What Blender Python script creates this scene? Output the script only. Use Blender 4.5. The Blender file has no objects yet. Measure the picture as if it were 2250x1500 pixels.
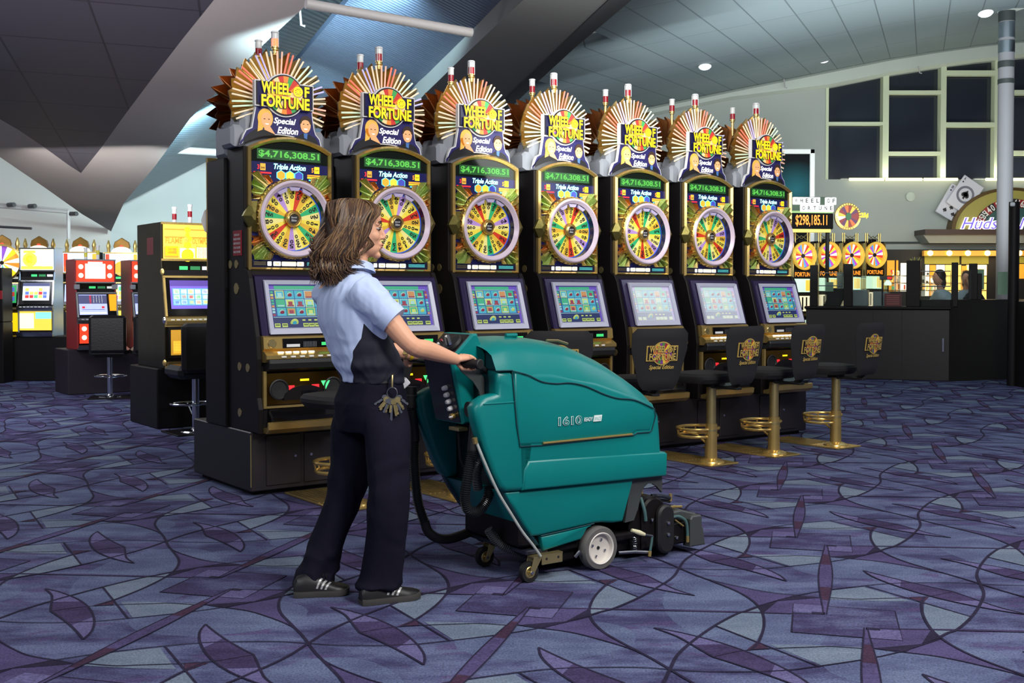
import bpy, bmesh, math, random
from mathutils import Vector, Matrix, noise
from math import pi, sin, cos, radians, atan2, sqrt, tan
SC = bpy.context.scene
COL = SC.collection
random.seed(7)
# ------------------------------------------------------------ camera (taken for a 2250 x 1500 frame)
F, PIT, CY, EYE = 2450.0, .025, 704.25, 1.27
cd = bpy.data.cameras.new('camera'); cam = bpy.data.objects.new('camera', cd); COL.objects.link(cam)
cam.location = (0, 0, EYE); cam.rotation_euler = (pi/2-PIT, 0, 0)
cd.sensor_width = 36; cd.lens = 36*F/2250; cd.shift_y = (CY-750)/2250; cd.clip_end = 200; cd.clip_start = .05
SC.camera = cam
SC.view_settings.view_transform = 'Standard'; SC.view_settings.look = 'None'
SC.view_settings.gamma = 1; SC.view_settings.use_curve_mapping = False
SC.view_settings.exposure = 0.0
# ------------------------------------------------------------ world, overhead lights and added fill lights
wd = bpy.data.worlds.new('hall_ambient'); SC.world = wd; wd.use_nodes = True
bg = wd.node_tree.nodes['Background']; bg.inputs[0].default_value = (.72, .74, .84, 1); bg.inputs[1].default_value = .17
def area(name, loc, target, size, power, col, sy=None, spread=pi):
    l = bpy.data.lights.new(name, 'AREA'); l.shape = 'RECTANGLE'; l.size = size; l.size_y = sy or size
    l.energy = power; l.color = col; l.spread = spread
    o = bpy.data.objects.new(name, l); COL.objects.link(o); o.location = loc
    o.rotation_euler = (Vector(target)-Vector(loc)).to_track_quat('-Z', 'Y').to_euler(); return o
def point(name, loc, power, col, r=.1):
    l = bpy.data.lights.new(name, 'POINT'); l.energy = power; l.color = col; l.shadow_soft_size = r
    o = bpy.data.objects.new(name, l); COL.objects.link(o); o.location = loc; return o
area('overhead_light', (3.0, .6, 4.6), (.5, 5.4, .6), 1.4, 300, (1, .97, .93))  # key light put in for the flash from the front right
area('overhead_light', (-3.0, .2, 4.2), (-.8, 6.5, 1.3), 2.0, 110, (.93, .95, 1))
area('overhead_light', (6.5, 9.5, 5.6), (5.6, 11.5, 0), 3.6, 900, (.78, .84, 1))
area('overhead_light', (-6, 11.0, 4.0), (-5.5, 11.8, 0), 3.0, 300, (.9, .92, 1))
area('overhead_light', (2.2, 3.6, 5.6), (1.5, 8, 1.8), 2.0, 170, (1, .98, .95))  # fill light added for the machine row
area('wall_fill', (7.0, 19.0, 3.0), (7.0, 21.9, 4.6), 6.0, 55, (.93, 1, .88), sy=.3)  # unseen light added to brighten the right wall
area('vault_fill', (5.5, 13.5, 3.2), (5.0, 15.5, 7), 6.0, 390, (.85, .95, .96))  # unseen upward light added to brighten the vault
area('upward_fill', (-3.6, 9.0, 2.4), (-3.6, 13.5, 4.6), 3.0, 80, (.98, .96, 1))  # unseen upward light added to brighten the left ceiling
area('upward_fill', (-5.6, 15.0, 2.2), (-5.4, 18.6, 3.1), 1.8, 26, (1, .97, .93))  # unseen light added to brighten the far left walls
area('upward_fill', (1.0, 7.6, 2.9), (.9, 11.2, 5.2), 2.2, 60, (.95, .97, .93))  # unseen upward light added for the middle ribs
# ------------------------------------------------------------ pixel of the photograph to a point of the hall
_c, _s = cos(PIT), sin(PIT)
def ray(u, v):
    x = (u-1125)/F; y = (CY-v)/F
    return Vector((x, _c+y*_s, -_s+y*_c))
EY = Vector((0, 0, EYE))
def G(u, v, z=0): r = ray(u, v); return EY+r*((z-EYE)/r.z)
def P(u, v, Y): r = ray(u, v); return EY+r*(Y/r.y)
# ------------------------------------------------------------ materials
def lin(c):
    return tuple(((x/255)/12.92 if x/255 <= .04045 else ((x/255+.055)/1.055)**2.4) for x in c)
MATS = {}
def mat(name, col, rough=.5, metal=0, emit=0, ecol=None, nscale=40, namt=.06, bump=0, bscale=200, spec=.5, alpha=1, trans=0, coat=0, wave=None):
    if name in MATS: return MATS[name]
    m = bpy.data.materials.new(name); m.use_nodes = True; nt = m.node_tree; b = nt.nodes['Principled BSDF']
    c = lin(col)
    tc = nt.nodes.new('ShaderNodeTexCoord'); nz = nt.nodes.new('ShaderNodeTexNoise'); nz.inputs['Scale'].default_value = nscale
    nt.links.new(tc.outputs['Object'], nz.inputs['Vector'])
    mx = nt.nodes.new('ShaderNodeMix'); mx.data_type = 'RGBA'
    mx.inputs[6].default_value = tuple(x*(1-namt) for x in c)+(1,); mx.inputs[7].default_value = tuple(min(1, x*(1+namt)) for x in c)+(1,)
    nt.links.new(nz.outputs['Fac'], mx.inputs[0]); nt.links.new(mx.outputs[2], b.inputs['Base Color'])
    b.inputs['Roughness'].default_value = rough; b.inputs['Metallic'].default_value = metal
    b.inputs['Specular IOR Level'].default_value = spec; b.inputs['Alpha'].default_value = alpha
    b.inputs['Transmission Weight'].default_value = trans; b.inputs['Coat Weight'].default_value = coat
    if emit:
        b.inputs['Emission Strength'].default_value = emit
        b.inputs['Emission Color'].default_value = (lin(ecol) if ecol else c)+(1,)
    if bump:
        n2 = nt.nodes.new('ShaderNodeTexNoise'); n2.inputs['Scale'].default_value = bscale
        if wave:
            n2 = nt.nodes.new('ShaderNodeTexWave'); n2.inputs['Scale'].default_value = bscale; n2.bands_direction = wave
        nt.links.new(tc.outputs['Object'], n2.inputs['Vector'])
        bp = nt.nodes.new('ShaderNodeBump'); bp.inputs['Strength'].default_value = bump; bp.inputs['Distance'].default_value = .01
        nt.links.new(n2.outputs['Fac'], bp.inputs['Height']); nt.links.new(bp.outputs[0], b.inputs['Normal'])
    MATS[name] = m; return m
gold = mat('polished gold', (222, 190, 116), .27, .82, nscale=9, namt=.2)
brass = mat('satin brass', (190, 172, 120), .35, .85, nscale=20, namt=.15)
fangold = mat('pressed gold foil', (196, 174, 112), .36, 1, nscale=30, namt=.35, bump=.4, bscale=180)
fangreen = mat('pressed green gold foil', (150, 170, 96), .4, 1, nscale=40, namt=.4, bump=.4, bscale=180)
fancopper = mat('pressed copper foil', (196, 120, 66), .38, 1, nscale=40, namt=.4, bump=.4, bscale=180)
burst = mat('pleated sunburst foil', (176, 142, 82), .3, .95, nscale=12, namt=.35)
bronze = mat('brown bronze foil', (150, 100, 60), .34, 1, nscale=14, namt=.4)
black = mat('black laminate', (20, 17, 18), .45, nscale=12, namt=.2, spec=.2)
blackgl = mat('gloss black panel', (13, 12, 14), .12, spec=.6)
rubber = mat('matt black rubber', (20, 20, 22), .6, nscale=60, namt=.2)
plinthm = mat('charcoal plinth laminate', (32, 27, 33), .5, nscale=8, namt=.15)
chrome = mat('chrome', (215, 218, 222), .14, 1, nscale=5, namt=.05)
steel = mat('brushed steel', (150, 152, 156), .4, 1, nscale=60, namt=.15)
silver = mat('silver plastic trim', (222, 222, 224), .35, nscale=20, namt=.04)
greyp = mat('pale grey moulded housing', (134, 138, 146), .5, nscale=10, namt=.06)
white = mat('white enamel', (236, 236, 232), .4)
purple = mat('dark purple lacquer', (40, 30, 66), .16, nscale=6, namt=.2, coat=.5)
bezelm = mat('pale lilac bezel', (176, 178, 196), .4, nscale=10, namt=.03, emit=.10, ecol=(176, 178, 196))
glassc = mat('clear lamp glass', (225, 230, 235), .08, trans=.9, spec=.5)
redglass = mat('red lamp lens', (150, 20, 34), .18, nscale=50, namt=.2)
teal = mat('teal rotomoulded plastic', (0, 118, 116), .34, nscale=5, namt=.05, bump=.06, bscale=350, spec=.45)
tealg = mat('dark teal plastic with painted shade', (14, 58, 66), .45, nscale=5, namt=.1)  # teal darkened: shade of the recesses put into the colour
dgrey = mat('dark grey plastic', (62, 66, 66), .5, nscale=30, namt=.08, bump=.05)
dblue = mat('blue black plastic', (34, 38, 52), .45, nscale=30, namt=.1)
def em(name, col, e, base=None): return mat(name, base or col, .5, emit=e, ecol=col, nscale=25, namt=.1)
# ------------------------------------------------------------ mesh builder
FONT = {}
def font_mesh(s, off=0.0, shear=0.0, ext=0.0):
    k = (s, off, shear, ext)
    if k not in FONT:
        cu = bpy.data.curves.new('t', 'FONT'); cu.body = s; cu.offset = off; cu.shear = shear; cu.extrude = ext
        cu.resolution_u = 3; cu.align_x = 'LEFT'
        o = bpy.data.objects.new('t', cu); COL.objects.link(o)
        dg = bpy.context.evaluated_depsgraph_get(); me = o.evaluated_get(dg).to_mesh()
        vs = [v.co.copy() for v in me.vertices]; fs = [tuple(p.vertices) for p in me.polygons]
        o.evaluated_get(dg).to_mesh_clear(); bpy.data.objects.remove(o); bpy.data.curves.remove(cu)
        x0 = min(v.x for v in vs); x1 = max(v.x for v in vs); y0 = min(v.y for v in vs); y1 = max(v.y for v in vs)
        FONT[k] = ([((v.x-x0)/(x1-x0), (v.y-y0)/(y1-y0), v.z) for v in vs], fs)
    return FONT[k]
class MB:
    def __init__(s): s.v = []; s.f = []; s.m = []; s.mats = []; s.sm = []; s.M = Matrix()
    def mi(s, m):
        if m not in s.mats: s.mats.append(m)
        return s.mats.index(m)
    def add(s, vs, fs, m, smooth=False):
        n = len(s.v); s.v += [tuple(s.M @ Vector(p)) for p in vs]; k = s.mi(m)
        for f in fs: s.f.append(tuple(n+i for i in f)); s.m.append(k); s.sm.append(smooth)
        return s
    def box(s, x0, x1, y0, y1, z0, z1, m, bev=0):
        if bev:
            b = bev
            pts = [(x0+b, y0), (x1-b, y0), (x1, y0+b), (x1, y1-b), (x1-b, y1), (x0+b, y1), (x0, y1-b), (x0, y0+b)]
            cx, cy = (x0+x1)/2, (y0+y1)/2
            def ring(k, z): return [(cx+(px-cx)*(1-k*b/max(abs(x1-x0)/2, 1e-6)), cy+(py-cy)*(1-k*b/max(abs(y1-y0)/2, 1e-6)), z) for px, py in pts]
            return s.loft([ring(1, z0), ring(0, z0+b), ring(0, z1-b), ring(1, z1)], m, smooth=False)
        vs = [(x, y, z) for z in (z0, z1) for y in (y0, y1) for x in (x0, x1)]
        return s.add(vs, [(0, 2, 3, 1), (4, 5, 7, 6), (0, 1, 5, 4), (2, 6, 7, 3), (0, 4, 6, 2), (1, 3, 7, 5)], m)
    def loft(s, rings, m, closed=True, caps=True, smooth=True):
        n = len(rings[0]); vs = [p for r in rings for p in r]; fs = []
        for i in range(len(rings)-1):
            for j in range(n if closed else n-1):
                a = i*n+j; b = i*n+(j+1) % n; fs.append((a, b, b+n, a+n))
        s.add(vs, fs, m, smooth)
        if caps and closed:
            b = len(s.v)-len(vs); k = s.mi(m); q = (len(rings)-1)*n
            s.f += [tuple(b+i for i in range(n-1, -1, -1)), tuple(b+q+i for i in range(n))]; s.m += [k, k]; s.sm += [False, False]
        return s
    def prism(s, pts, a0, a1, m, ax='y', bev=0, smooth=False):
        # pts in the plane across the axis: ax y -> (x,z); ax x -> (y,z); ax z -> (x,y)
        def q(p, a): return (p[0], a, p[1]) if ax == 'y' else ((a, p[0], p[1]) if ax == 'x' else (p[0], p[1], a))
        if bev:
            sh = shrink(pts, bev); e = bev if a1 > a0 else -bev
            return s.loft([[q(p, a0) for p in sh], [q(p, a0+e) for p in pts], [q(p, a1-e) for p in pts], [q(p, a1) for p in sh]], m, smooth=smooth)
        return s.loft([[q(p, a0) for p in pts], [q(p, a1) for p in pts]], m, smooth=smooth)
    def poly(s, pts, m): return s.add(pts, [tuple(range(len(pts)))], m)
    def tube(s, path, r, m, n=8, caps=True, smooth=True):
        path = [Vector(p) for p in path]; rs = r if isinstance(r, (list, tuple)) else [r]*len(path)
        rings = []; up = None
        for i, p in enumerate(path):
            t = (path[min(i+1, len(path)-1)]-path[max(i-1, 0)])
            if t.length < 1e-9: t = Vector((0, 0, 1))
            t.normalize()
            if up is None:
                up = t.orthogonal().normalized()
            up = (up-t*up.dot(t)).normalized(); w = t.cross(up)
            rings.append([tuple(p+(up*cos(2*pi*k/n)+w*sin(2*pi*k/n))*rs[i]) for k in range(n)])
        return s.loft(rings, m, caps=caps, smooth=smooth)
    def lathe(s, prof, o, axis, m, n=24, smooth=True, caps=False):
        # prof: (radius, distance along axis)
        a = Vector(axis).normalized(); u = a.orthogonal().normalized(); w = a.cross(u); o = Vector(o)
        rings = [[tuple(o+a*h+(u*cos(2*pi*k/n)+w*sin(2*pi*k/n))*r) for k in range(n)] for r, h in prof]
        return s.loft(rings, m, caps=caps, smooth=smooth)
    def cyl(s, o, axis, r, h, m, n=20, smooth=True):
        return s.lathe([(r, 0), (r, h)], o, axis, m, n, smooth, caps=True)
    def ell(s, c, r, m, n=16, k=10, rot=None):
        rot = rot or Matrix(); rings = []
        for i in range(1, k):
            th = pi*i/k
            rings.append([tuple(Vector(c)+rot.to_3x3() @ Vector((r[0]*sin(th)*cos(2*pi*j/n), r[1]*sin(th)*sin(2*pi*j/n), -r[2]*cos(th)))) for j in range(n)])
        return s.loft(rings, m)
    def text(s, t, x0, z0, w, h, y, m, bold=0.0, shear=0.0, ext=0.0):
        vs, fs = font_mesh(t, bold, shear, .1 if ext else 0)
        k = ext/.1 if ext else 0
        return s.add([(x0+a*w, y-c*k, z0+b*h) for a, b, c in vs], fs, m)
    def build(s, name, parent=None, label=None, kind=None, cat=None, group=None, ang=35, loc=None, rz=0):
        me = bpy.data.meshes.new(name); me.from_pydata(s.v, [], s.f)
        for m in s.mats: me.materials.append(m)
        me.polygons.foreach_set('material_index', s.m); me.polygons.foreach_set('use_smooth', s.sm)
        me.update()
        bm = bmesh.new(); bm.from_mesh(me); bmesh.ops.recalc_face_normals(bm, faces=bm.faces); bm.to_mesh(me); bm.free()
        if any(s.sm):
            me.set_sharp_from_angle(angle=radians(ang))
        o = bpy.data.objects.new(name, me); COL.objects.link(o)
        if parent: o.parent = parent
        if loc is not None: o.location = loc
        if rz: o.rotation_euler.z = rz
        tag(o, label, cat, group, kind); return o
def shrink(pts, d):
    out = []; n = len(pts); A = sum(pts[i][0]*pts[(i+1) % n][1]-pts[(i+1) % n][0]*pts[i][1] for i in range(n)); sg = 1 if A > 0 else -1
    for i in range(n):
        p0 = Vector(pts[i-1]).to_2d(); p = Vector(pts[i]).to_2d(); p1 = Vector(pts[(i+1) % n]).to_2d()
        a = (p-p0); b = (p1-p)
        if a.length < 1e-9 or b.length < 1e-9: out.append(tuple(p)); continue
        a.normalize(); b.normalize()
        na = Vector((-a.y, a.x))*sg; nb = Vector((-b.y, b.x))*sg; m = na+nb
        k = max(.35, 1+na.dot(nb)); out.append(tuple(p+m*(d/k)))
    return out
def tag(o, label=None, cat=None, group=None, kind=None):
    if label: o['label'] = label
    if cat: o['category'] = cat
    if group: o['group'] = group
    if kind: o['kind'] = kind
    return o
def thing(name, label, cat, loc=(0, 0, 0), rz=0, group=None):
    o = bpy.data.objects.new(name, None); COL.objects.link(o); o.location = loc; o.rotation_euler.z = rz; o.empty_display_size = .1
    return tag(o, label, cat, group)
def copy_tree(o, parent=None):
    c = o.copy(); COL.objects.link(c)
    if parent: c.parent = parent
    for ch in list(o.children): copy_tree(ch, c)
    return c
def dup(o, loc, rz, label, group=None):
    c = copy_tree(o); c.location = loc; c.rotation_euler.z = rz; c['label'] = label
    if group: c['group'] = group
    return c
def cat_rom(pts, k=6, closed=False):
    pts = [Vector(p) for p in pts]; n = len(pts); out = []
    rng = range(n if closed else n-1)
    for i in rng:
        if closed: p0, p1, p2, p3 = pts[i-1], pts[i], pts[(i+1) % n], pts[(i+2) % n]
        else: p0, p1, p2, p3 = pts[max(i-1, 0)], pts[i], pts[i+1], pts[min(i+2, n-1)]
        for j in range(k):
            t = j/k; out.append(.5*((2*p1)+(-p0+p2)*t+(2*p0-5*p1+4*p2-p3)*t*t+(-p0+3*p1-3*p2+p3)*t**3))
    if not closed: out.append(pts[-1])
    return [tuple(p) for p in out]
def circ(cx, cz, r, n=24, a0=0, a1=360, rz=None):
    full = abs(a1-a0) == 360
    return [(cx+r*cos(radians(a0+(a1-a0)*i/(n if full else n-1))), cz+(rz or r)*sin(radians(a0+(a1-a0)*i/(n if full else n-1)))) for i in range(n)]
def remesh(mb, name, voxel, mfun=None, mats=None, parent=None, smooth=6, disp=None, label=None):
    o = mb.build('tmp'); md = o.modifiers.new('r', 'REMESH'); md.mode = 'VOXEL'; md.voxel_size = voxel
    if smooth:
        sm = o.modifiers.new('s', 'SMOOTH'); sm.iterations = smooth; sm.factor = .5
    dg = bpy.context.evaluated_depsgraph_get(); dg.update()
    me = bpy.data.meshes.new_from_object(o.evaluated_get(dg)); me.name = name
    old = o.data; bpy.data.objects.remove(o); bpy.data.meshes.remove(old)
    me.materials.clear()
    for m in mats: me.materials.append(m)
    if disp:
        ns = [v.normal.copy() for v in me.vertices]
        for v, nn in zip(me.vertices, ns): v.co += nn*disp(v.co, nn)
    for p in me.polygons:
        p.use_smooth = True; p.material_index = mfun(p.center, p.normal) if mfun else 0
    ob = bpy.data.objects.new(name, me); COL.objects.link(ob)
    if parent: ob.parent = parent
    if label: ob['label'] = label
    return ob
# ------------------------------------------------------------ hall shell: walls, folded ceiling, vault
def plain(name, col, rough=.8, bump=.05, bs=30): return mat(name, col, rough, nscale=1.5, namt=.06, bump=bump, bscale=bs, spec=.2)
wallm = plain('painted wall', (172, 176, 172)); walll = plain('painted wall warm grey', (214, 209, 203)); beam = plain('beige plaster beam', (158, 150, 148)); fasc = plain('pale plaster fascia', (196, 202, 194))
def gridmat(name, col, line, bw, bh, mortar, off=0.0, src='Object', dark=.9):
    m = bpy.data.materials.new(name); m.use_nodes = True; nt = m.node_tree; b = nt.nodes['Principled BSDF']; N = nt.nodes.new; L = nt.links.new
    tc = N('ShaderNodeTexCoord'); br = N('ShaderNodeTexBrick'); L(tc.outputs[src], br.inputs['Vector'])
    br.offset = off; br.inputs['Scale'].default_value = 1; br.inputs['Brick Width'].default_value = bw; br.inputs['Row Height'].default_value = bh; br.inputs['Mortar Size'].default_value = mortar
    c = lin(col); br.inputs['Color1'].default_value = c+(1,); br.inputs['Color2'].default_value = tuple(x*dark for x in c)+(1,); br.inputs['Mortar'].default_value = lin(line)+(1,)
    L(br.outputs['Color'], b.inputs['Base Color']); b.inputs['Roughness'].default_value = .6; b.inputs['Specular IOR Level'].default_value = .3
    return m
tilem = gridmat('charcoal ceiling tile', (66, 63, 74), (44, 42, 50), 1.0, 1.0, .012)
vaultm = gridmat('metal vault ceiling panel', (124, 136, 140), (88, 98, 102), 2.6, .52, .010, .0, 'UV', .95)
def corr(name, col):
    m = mat(name, col, .38, .35, nscale=2, namt=.06, bump=.8, bscale=5.5, wave='Y', spec=.4); return m
corrm = corr('corrugated blue grey ceiling', (74, 92, 106)); corrd = corr('corrugated dark slate ceiling', (84, 94, 116))
def plane_poly(name, pix, p0, nrm, m, thick=.12, dirpx=None, kind='structure'):
    nrm = Vector(nrm).normalized(); p0 = Vector(p0)
    def hit(u, v): r = ray(u, v); return EY+r*((p0-EY).dot(nrm)/r.dot(nrm))
    W3 = [hit(*q) for q in pix]; o = W3[0]
    d = (hit(*dirpx[1])-hit(*dirpx[0])).normalized() if dirpx else (W3[1]-W3[0]).normalized()
    if nrm.dot(o-EY) < 0: nrm = -nrm        # away from the camera
    ex = d; ey = nrm.cross(ex)
    pts = [((w-o).dot(ex), (w-o).dot(ey)) for w in W3]
    g = MB(); g.prism(pts, 0, thick, m, 'z'); ob = g.build(name, kind=kind)
    ob.matrix_world = Matrix(((ex.x, ey.x, nrm.x, o.x), (ex.y, ey.y, nrm.y, o.y), (ex.z, ey.z, nrm.z, o.z), (0, 0, 0, 1)))
    return ob
def pl3(a, b, c): A, B, Cc = P(*a), P(*b), P(*c); return A, (B-A).cross(Cc-A)
# walls
g = MB(); g.box(-14.2, 16.2, 22.6, 22.8, 0, 9, wallm); g.build('wall_back', kind='structure')
YW = 22.0
def wp(u, v, Y=YW): p = P(u, v, Y); return (p.x, p.z)
g = MB()
edge = [(1150, 292), (1280, 268), (1420, 240), (1600, 203), (1815, 160), (1950, 133), (2050, 117), (2150, 103), (2250, 93), (2330, 86), (2420, 80)]
def ez(x):
    q = [wp(u, v) for u, v in edge]; return zx(q, x)
def zx(pts, x):
    for (a, za), (b, zb) in zip(pts, pts[1:]):
        if a <= x <= b: return za+(zb-za)*(x-a)/(b-a)
    return pts[0][1] if x < pts[0][0] else pts[-1][1]
WIN = [(1820, 1939, [(392, 275), (268, 158)]), (1952, 2066, [(392, 341), (333, 207), (199, 132)]), (2078, 2184, [(396, 279), (269, 166), (155, 116)]), (2212, 2330, [(400, 341), (331, 208), (198, 100)])]
wL = wp(1130, 300)[0]; wR = 16.0; zs = wp(1900, 394)[1]; x1 = wp(1816, 300)[0]
g.box(wL, wR, YW, YW+.3, 0, zs, wallm)
q = [(x1, zs), (wL, zs)]+[wp(u, v) for u, v in edge if u < 1816]+[wp(1816, 158)]
g.prism(q[::-1], YW, YW+.3, wallm)
mull = plain('pale green window frame', (206, 212, 184), .5)
g2 = MB()
for a, b_ in ((1939, 1952), (2066, 2078), (2184, 2212), (2330, 2420)):
    xa, xb = wp(a, 300)[0], wp(b_, 300)[0]; g2.box(xa, xb, YW-.02, YW+.28, zs, min(ez(xa), ez(xb))-.02, mull)
g2.box(x1-.02, wp(1820, 300)[0], YW-.02, YW+.28, zs, ez(x1)-.1, mull)
for a, b_, rows in WIN:
    xa, xb = wp(a, 300)[0], wp(b_, 300)[0]
    for (l0, t0), (l1, t1) in zip(rows, rows[1:]): g2.box(xa, xb, YW-.02, YW+.12, wp(1900, t0)[1], wp(1900, l1)[1], mull)
g.build('wall_right', kind='structure'); g2.build('trim_1', kind='structure')
glassm = mat('dark window glass', (34, 38, 50), .12, nscale=.6, namt=.35, spec=.9)
for k, (a, b_, rows) in enumerate(WIN):
    xa, xb = wp(a, 300)[0], wp(b_, 300)[0]; g = MB()
    for bot, top_ in rows:
        zb_, zt_ = wp(1900, bot)[1], wp(1900, top_)[1]
        g.prism([(xa, zb_), (xb, zb_), (xb, min(zt_, ez(xb)-.12) if top_ < 170 else zt_), (xa, min(zt_, ez(xa)-.12) if top_ < 170 else zt_)], YW+.16, YW+.18, glassm)
    g.build('window_%d' % (k+1), kind='structure')
# curved pale fascia under the vault
g = MB(); rows = []
for i, (u, v) in enumerate(edge):
    x, z = wp(u, v); h = .13 if u < 1810 else .27; dd = .22
    rows.append([(x, YW-dd, z+.02), (x, YW-dd-.05, z-.05), (x, YW-dd-.04, z-h), (x, YW-.02, z-h-.03), (x, YW+.35, z-h-.03), (x, YW+.35, z+.3), (x, YW-dd, z+.3)])
g.loft(rows, fasc, smooth=False); g.build('trim_2', kind='structure')
g = MB(); g.box(wp(1940, 500)[0], wR, YW-.05, YW, wp(1940, 535)[1], wp(1940, 531)[1], plain('dark reveal line', (70, 78, 78))); g.build('trim_3', kind='structure')
# vault: ruled surface rising towards the camera's left
E3 = [P(u, v, YW) for u, v in ([(700, 372), (860, 344), (1000, 320)]+edge+[(2560, 70), (2760, 60)])]
B3 = Vector((-.369, -1, -.099)); me = bpy.data.meshes.new('vault'); vs, fs, uvs = [], [], []
NS = 28; dist = [0]
for a, b_ in zip(E3, E3[1:]): dist.append(dist[-1]+(b_-a).length)
for i, e in enumerate(E3):
    for s_ in range(NS+1): k = 14.0*s_/NS; vs.append(tuple(e+B3*k)); uvs.append((k*1.07, dist[i]))
for i in range(len(E3)-1):
    for s_ in range(NS):
        a = i*(NS+1)+s_; c = (Vector(vs[a])+Vector(vs[a+NS+2]))/2; d = c-EY
        u_, v_ = 1125+F*d.x/d.y, 643-F*d.z/d.y
        if u_ > 1388-1.14*v_-45: fs.append((a, a+1, a+NS+2, a+NS+1))
me.from_pydata(vs, [], fs); ul = me.uv_layers.new(name='UVMap')
for lp_ in me.loops: ul.data[lp_.index].uv = (uvs[lp_.vertex_index][1], uvs[lp_.vertex_index][0]) if False else uvs[lp_.vertex_index]
me.materials.append(vaultm)
for p in me.polygons: p.use_smooth = True
vo = bpy.data.objects.new('ceiling', me); COL.objects.link(vo); vo['kind'] = 'structure'
md = vo.modifiers.new('s', 'SOLIDIFY'); md.thickness = .15; md.offset = 1
# dark tiled fold at the left
A0, N0 = pl3((178, 380, 16.0), (0, 0, 10.4), (470, 0, 10.4))
plane_poly('ceiling_tiles', [(178, 380), (150, 362), (95, 322), (40, 285), (0, 262), (-260, 110), (-300, -120), (560, -120), (470, 0), (400, 87), (330, 178), (270, 258), (222, 325)], A0, N0, tilem, .1, [(105, 0), (211, 233)])
A1, N1 = pl3((244, 505, 16.5), (0, 300, 11.6), (640, 0, 10.4))
rb = [(178, 380), (222, 325), (270, 258), (330, 178), (400, 87), (470, 0), (560, -120), (900, -150), (686, 0), (600, 78), (540, 135), (478, 200), (417, 261), (339, 367), (272, 446), (244, 508)]
plane_poly('beam_right', rb, A0, N0, beam, .10)
lb = [(178, 380), (244, 508), (180, 470), (100, 413), (0, 345), (-260, 160), (-260, 110), (0, 262), (40, 285), (95, 322), (150, 362)]
A2, N2 = pl3((244, 508, 16.5), (178, 380, 15.6), (-100, 240, 10.8))
plane_poly('beam_left', lb, A0, N0, beam, .10)
# corrugated slopes
A3, N3 = pl3((270, 448, 19.2), (470, 345, 20), (700, 0, 12.5))
plane_poly('ceiling_slope', [(262, 452), (470, 347), (700, 322), (900, 300), (1010, 150), (1000, -60), (560, -60), (470, 190), (405, 250), (325, 360)], A3, N3, corrm, .1, [(470, 347), (700, 322)])
A4, N4 = pl3((640, 330, 18.0), (766, 0, 10.6), (1150, 0, 9.6))
plane_poly('ceiling_slope', [(600, 195), (655, 132), (766, 0), (800, -50), (1190, -50), (1150, 0), (1043, 100), (935, 205), (850, 300), (640, 330)], A4, N4, corrd, .1, [(700, 60), (1100, 245)])
A5, N5 = pl3((1150, 0, 9.4), (1345, 0, 9.6), (1000, 305, 16.0))
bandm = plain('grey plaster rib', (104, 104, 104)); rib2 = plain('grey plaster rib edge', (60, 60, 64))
def strip3(name, L_, R_, m, th=.25):
    vs = []; 
    for (a, b_) in zip(L_, R_):
        A_, B_ = P(*a), P(*b_); vs += [A_, B_, A_+Vector((0, th*.6, th)), B_+Vector((0, th*.6, th))]
    n = len(L_); fs = [(0, 1, 3, 2), (4*n-4, 4*n-2, 4*n-1, 4*n-3)]
    for i in range(n-1):
        k = 4*i
        for p_, q_ in ((0, 1), (1, 3), (3, 2), (2, 0)): fs.append((k+p_, k+q_, k+4+q_, k+4+p_))
    g = MB(); g.add([tuple(v) for v in vs], fs, m); return g.build(name, kind='structure')
strip3('beam_mid', [(1215, -60, 8.2), (1150, 0, 9.0), (1043, 100, 10.4), (935, 205, 12.2), (820, 325, 14.6)], [(1420, -60, 8.2), (1338, 0, 9.0), (1232, 100, 10.4), (1132, 195, 12.2), (1000, 312, 14.6)], bandm)
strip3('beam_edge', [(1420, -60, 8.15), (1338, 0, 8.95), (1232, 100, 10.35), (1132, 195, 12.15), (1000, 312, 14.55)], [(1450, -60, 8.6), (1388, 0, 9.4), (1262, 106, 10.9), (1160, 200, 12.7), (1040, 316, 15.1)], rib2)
# side walls at the left
A6, N6 = pl3((-40, 400, 12.6), (245, 500, 18.2), (-40, 800, 12.6)); N6 = Vector((N6.x, N6.y, 0))
o_ = P(-260, 500, 12.4); w2 = P(244, 600, 19.6); w3 = P(1160, 500, 22.6)
g = MB(); d = (w2-o_); 
def vwall(name, a, b_, z1, m):
    a, b_ = Vector((a.x, a.y, 0)), Vector((b_.x, b_.y, 0)); L_ = (b_-a).length; g = MB(); g.box(0, L_, 0, .2, 0, z1, m); ob = g.build(name, kind='structure'); ob.location = a; ob.rotation_euler.z = atan2(b_.y-a.y, b_.x-a.x)
wA = P(-420, 640, 17.6); wB = P(244, 640, 19.8); wC = P(1150, 640, 22.3)
vwall('wall_left', wA, wB, 5.2, walll); vwall('wall_far', wB, wC, 6.5, plain('painted wall cool grey', (206, 212, 210)))
# light coves on the corrugated ceiling
def cove(px1, px2, tgt, power, col, w=.25, sp=pi):
    a, b_ = P(*px1), P(*px2); l = area('cove_light', (a+b_)/2, P(*tgt), (b_-a).length, power, col, sy=w, spread=sp); d = (P(*tgt)-(a+b_)/2).normalized(); x = (b_-a).normalized(); y = (-d).cross(x).normalized(); x = y.cross(-d)
    l.matrix_world = Matrix(((x.x, y.x, -d.x, l.location.x), (x.y, y.y, -d.y, l.location.y), (x.z, y.z, -d.z, l.location.z), (0, 0, 0, 1)))
cove((628, 140, 11.5), (744, 2, 9.3), (800, 70, 11.4), 75, (.60, .92, 1), .12, 1.5)
cove((505, 318, 15.0), (430, 330, 15.0), (428, 280, 17.4), 230, (.70, .96, 1), .4)
cove((716, 330, 13.4), (660, 335, 13.4), (690, 220, 14.8), 25, (.62, .94, .98), .3)
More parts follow.
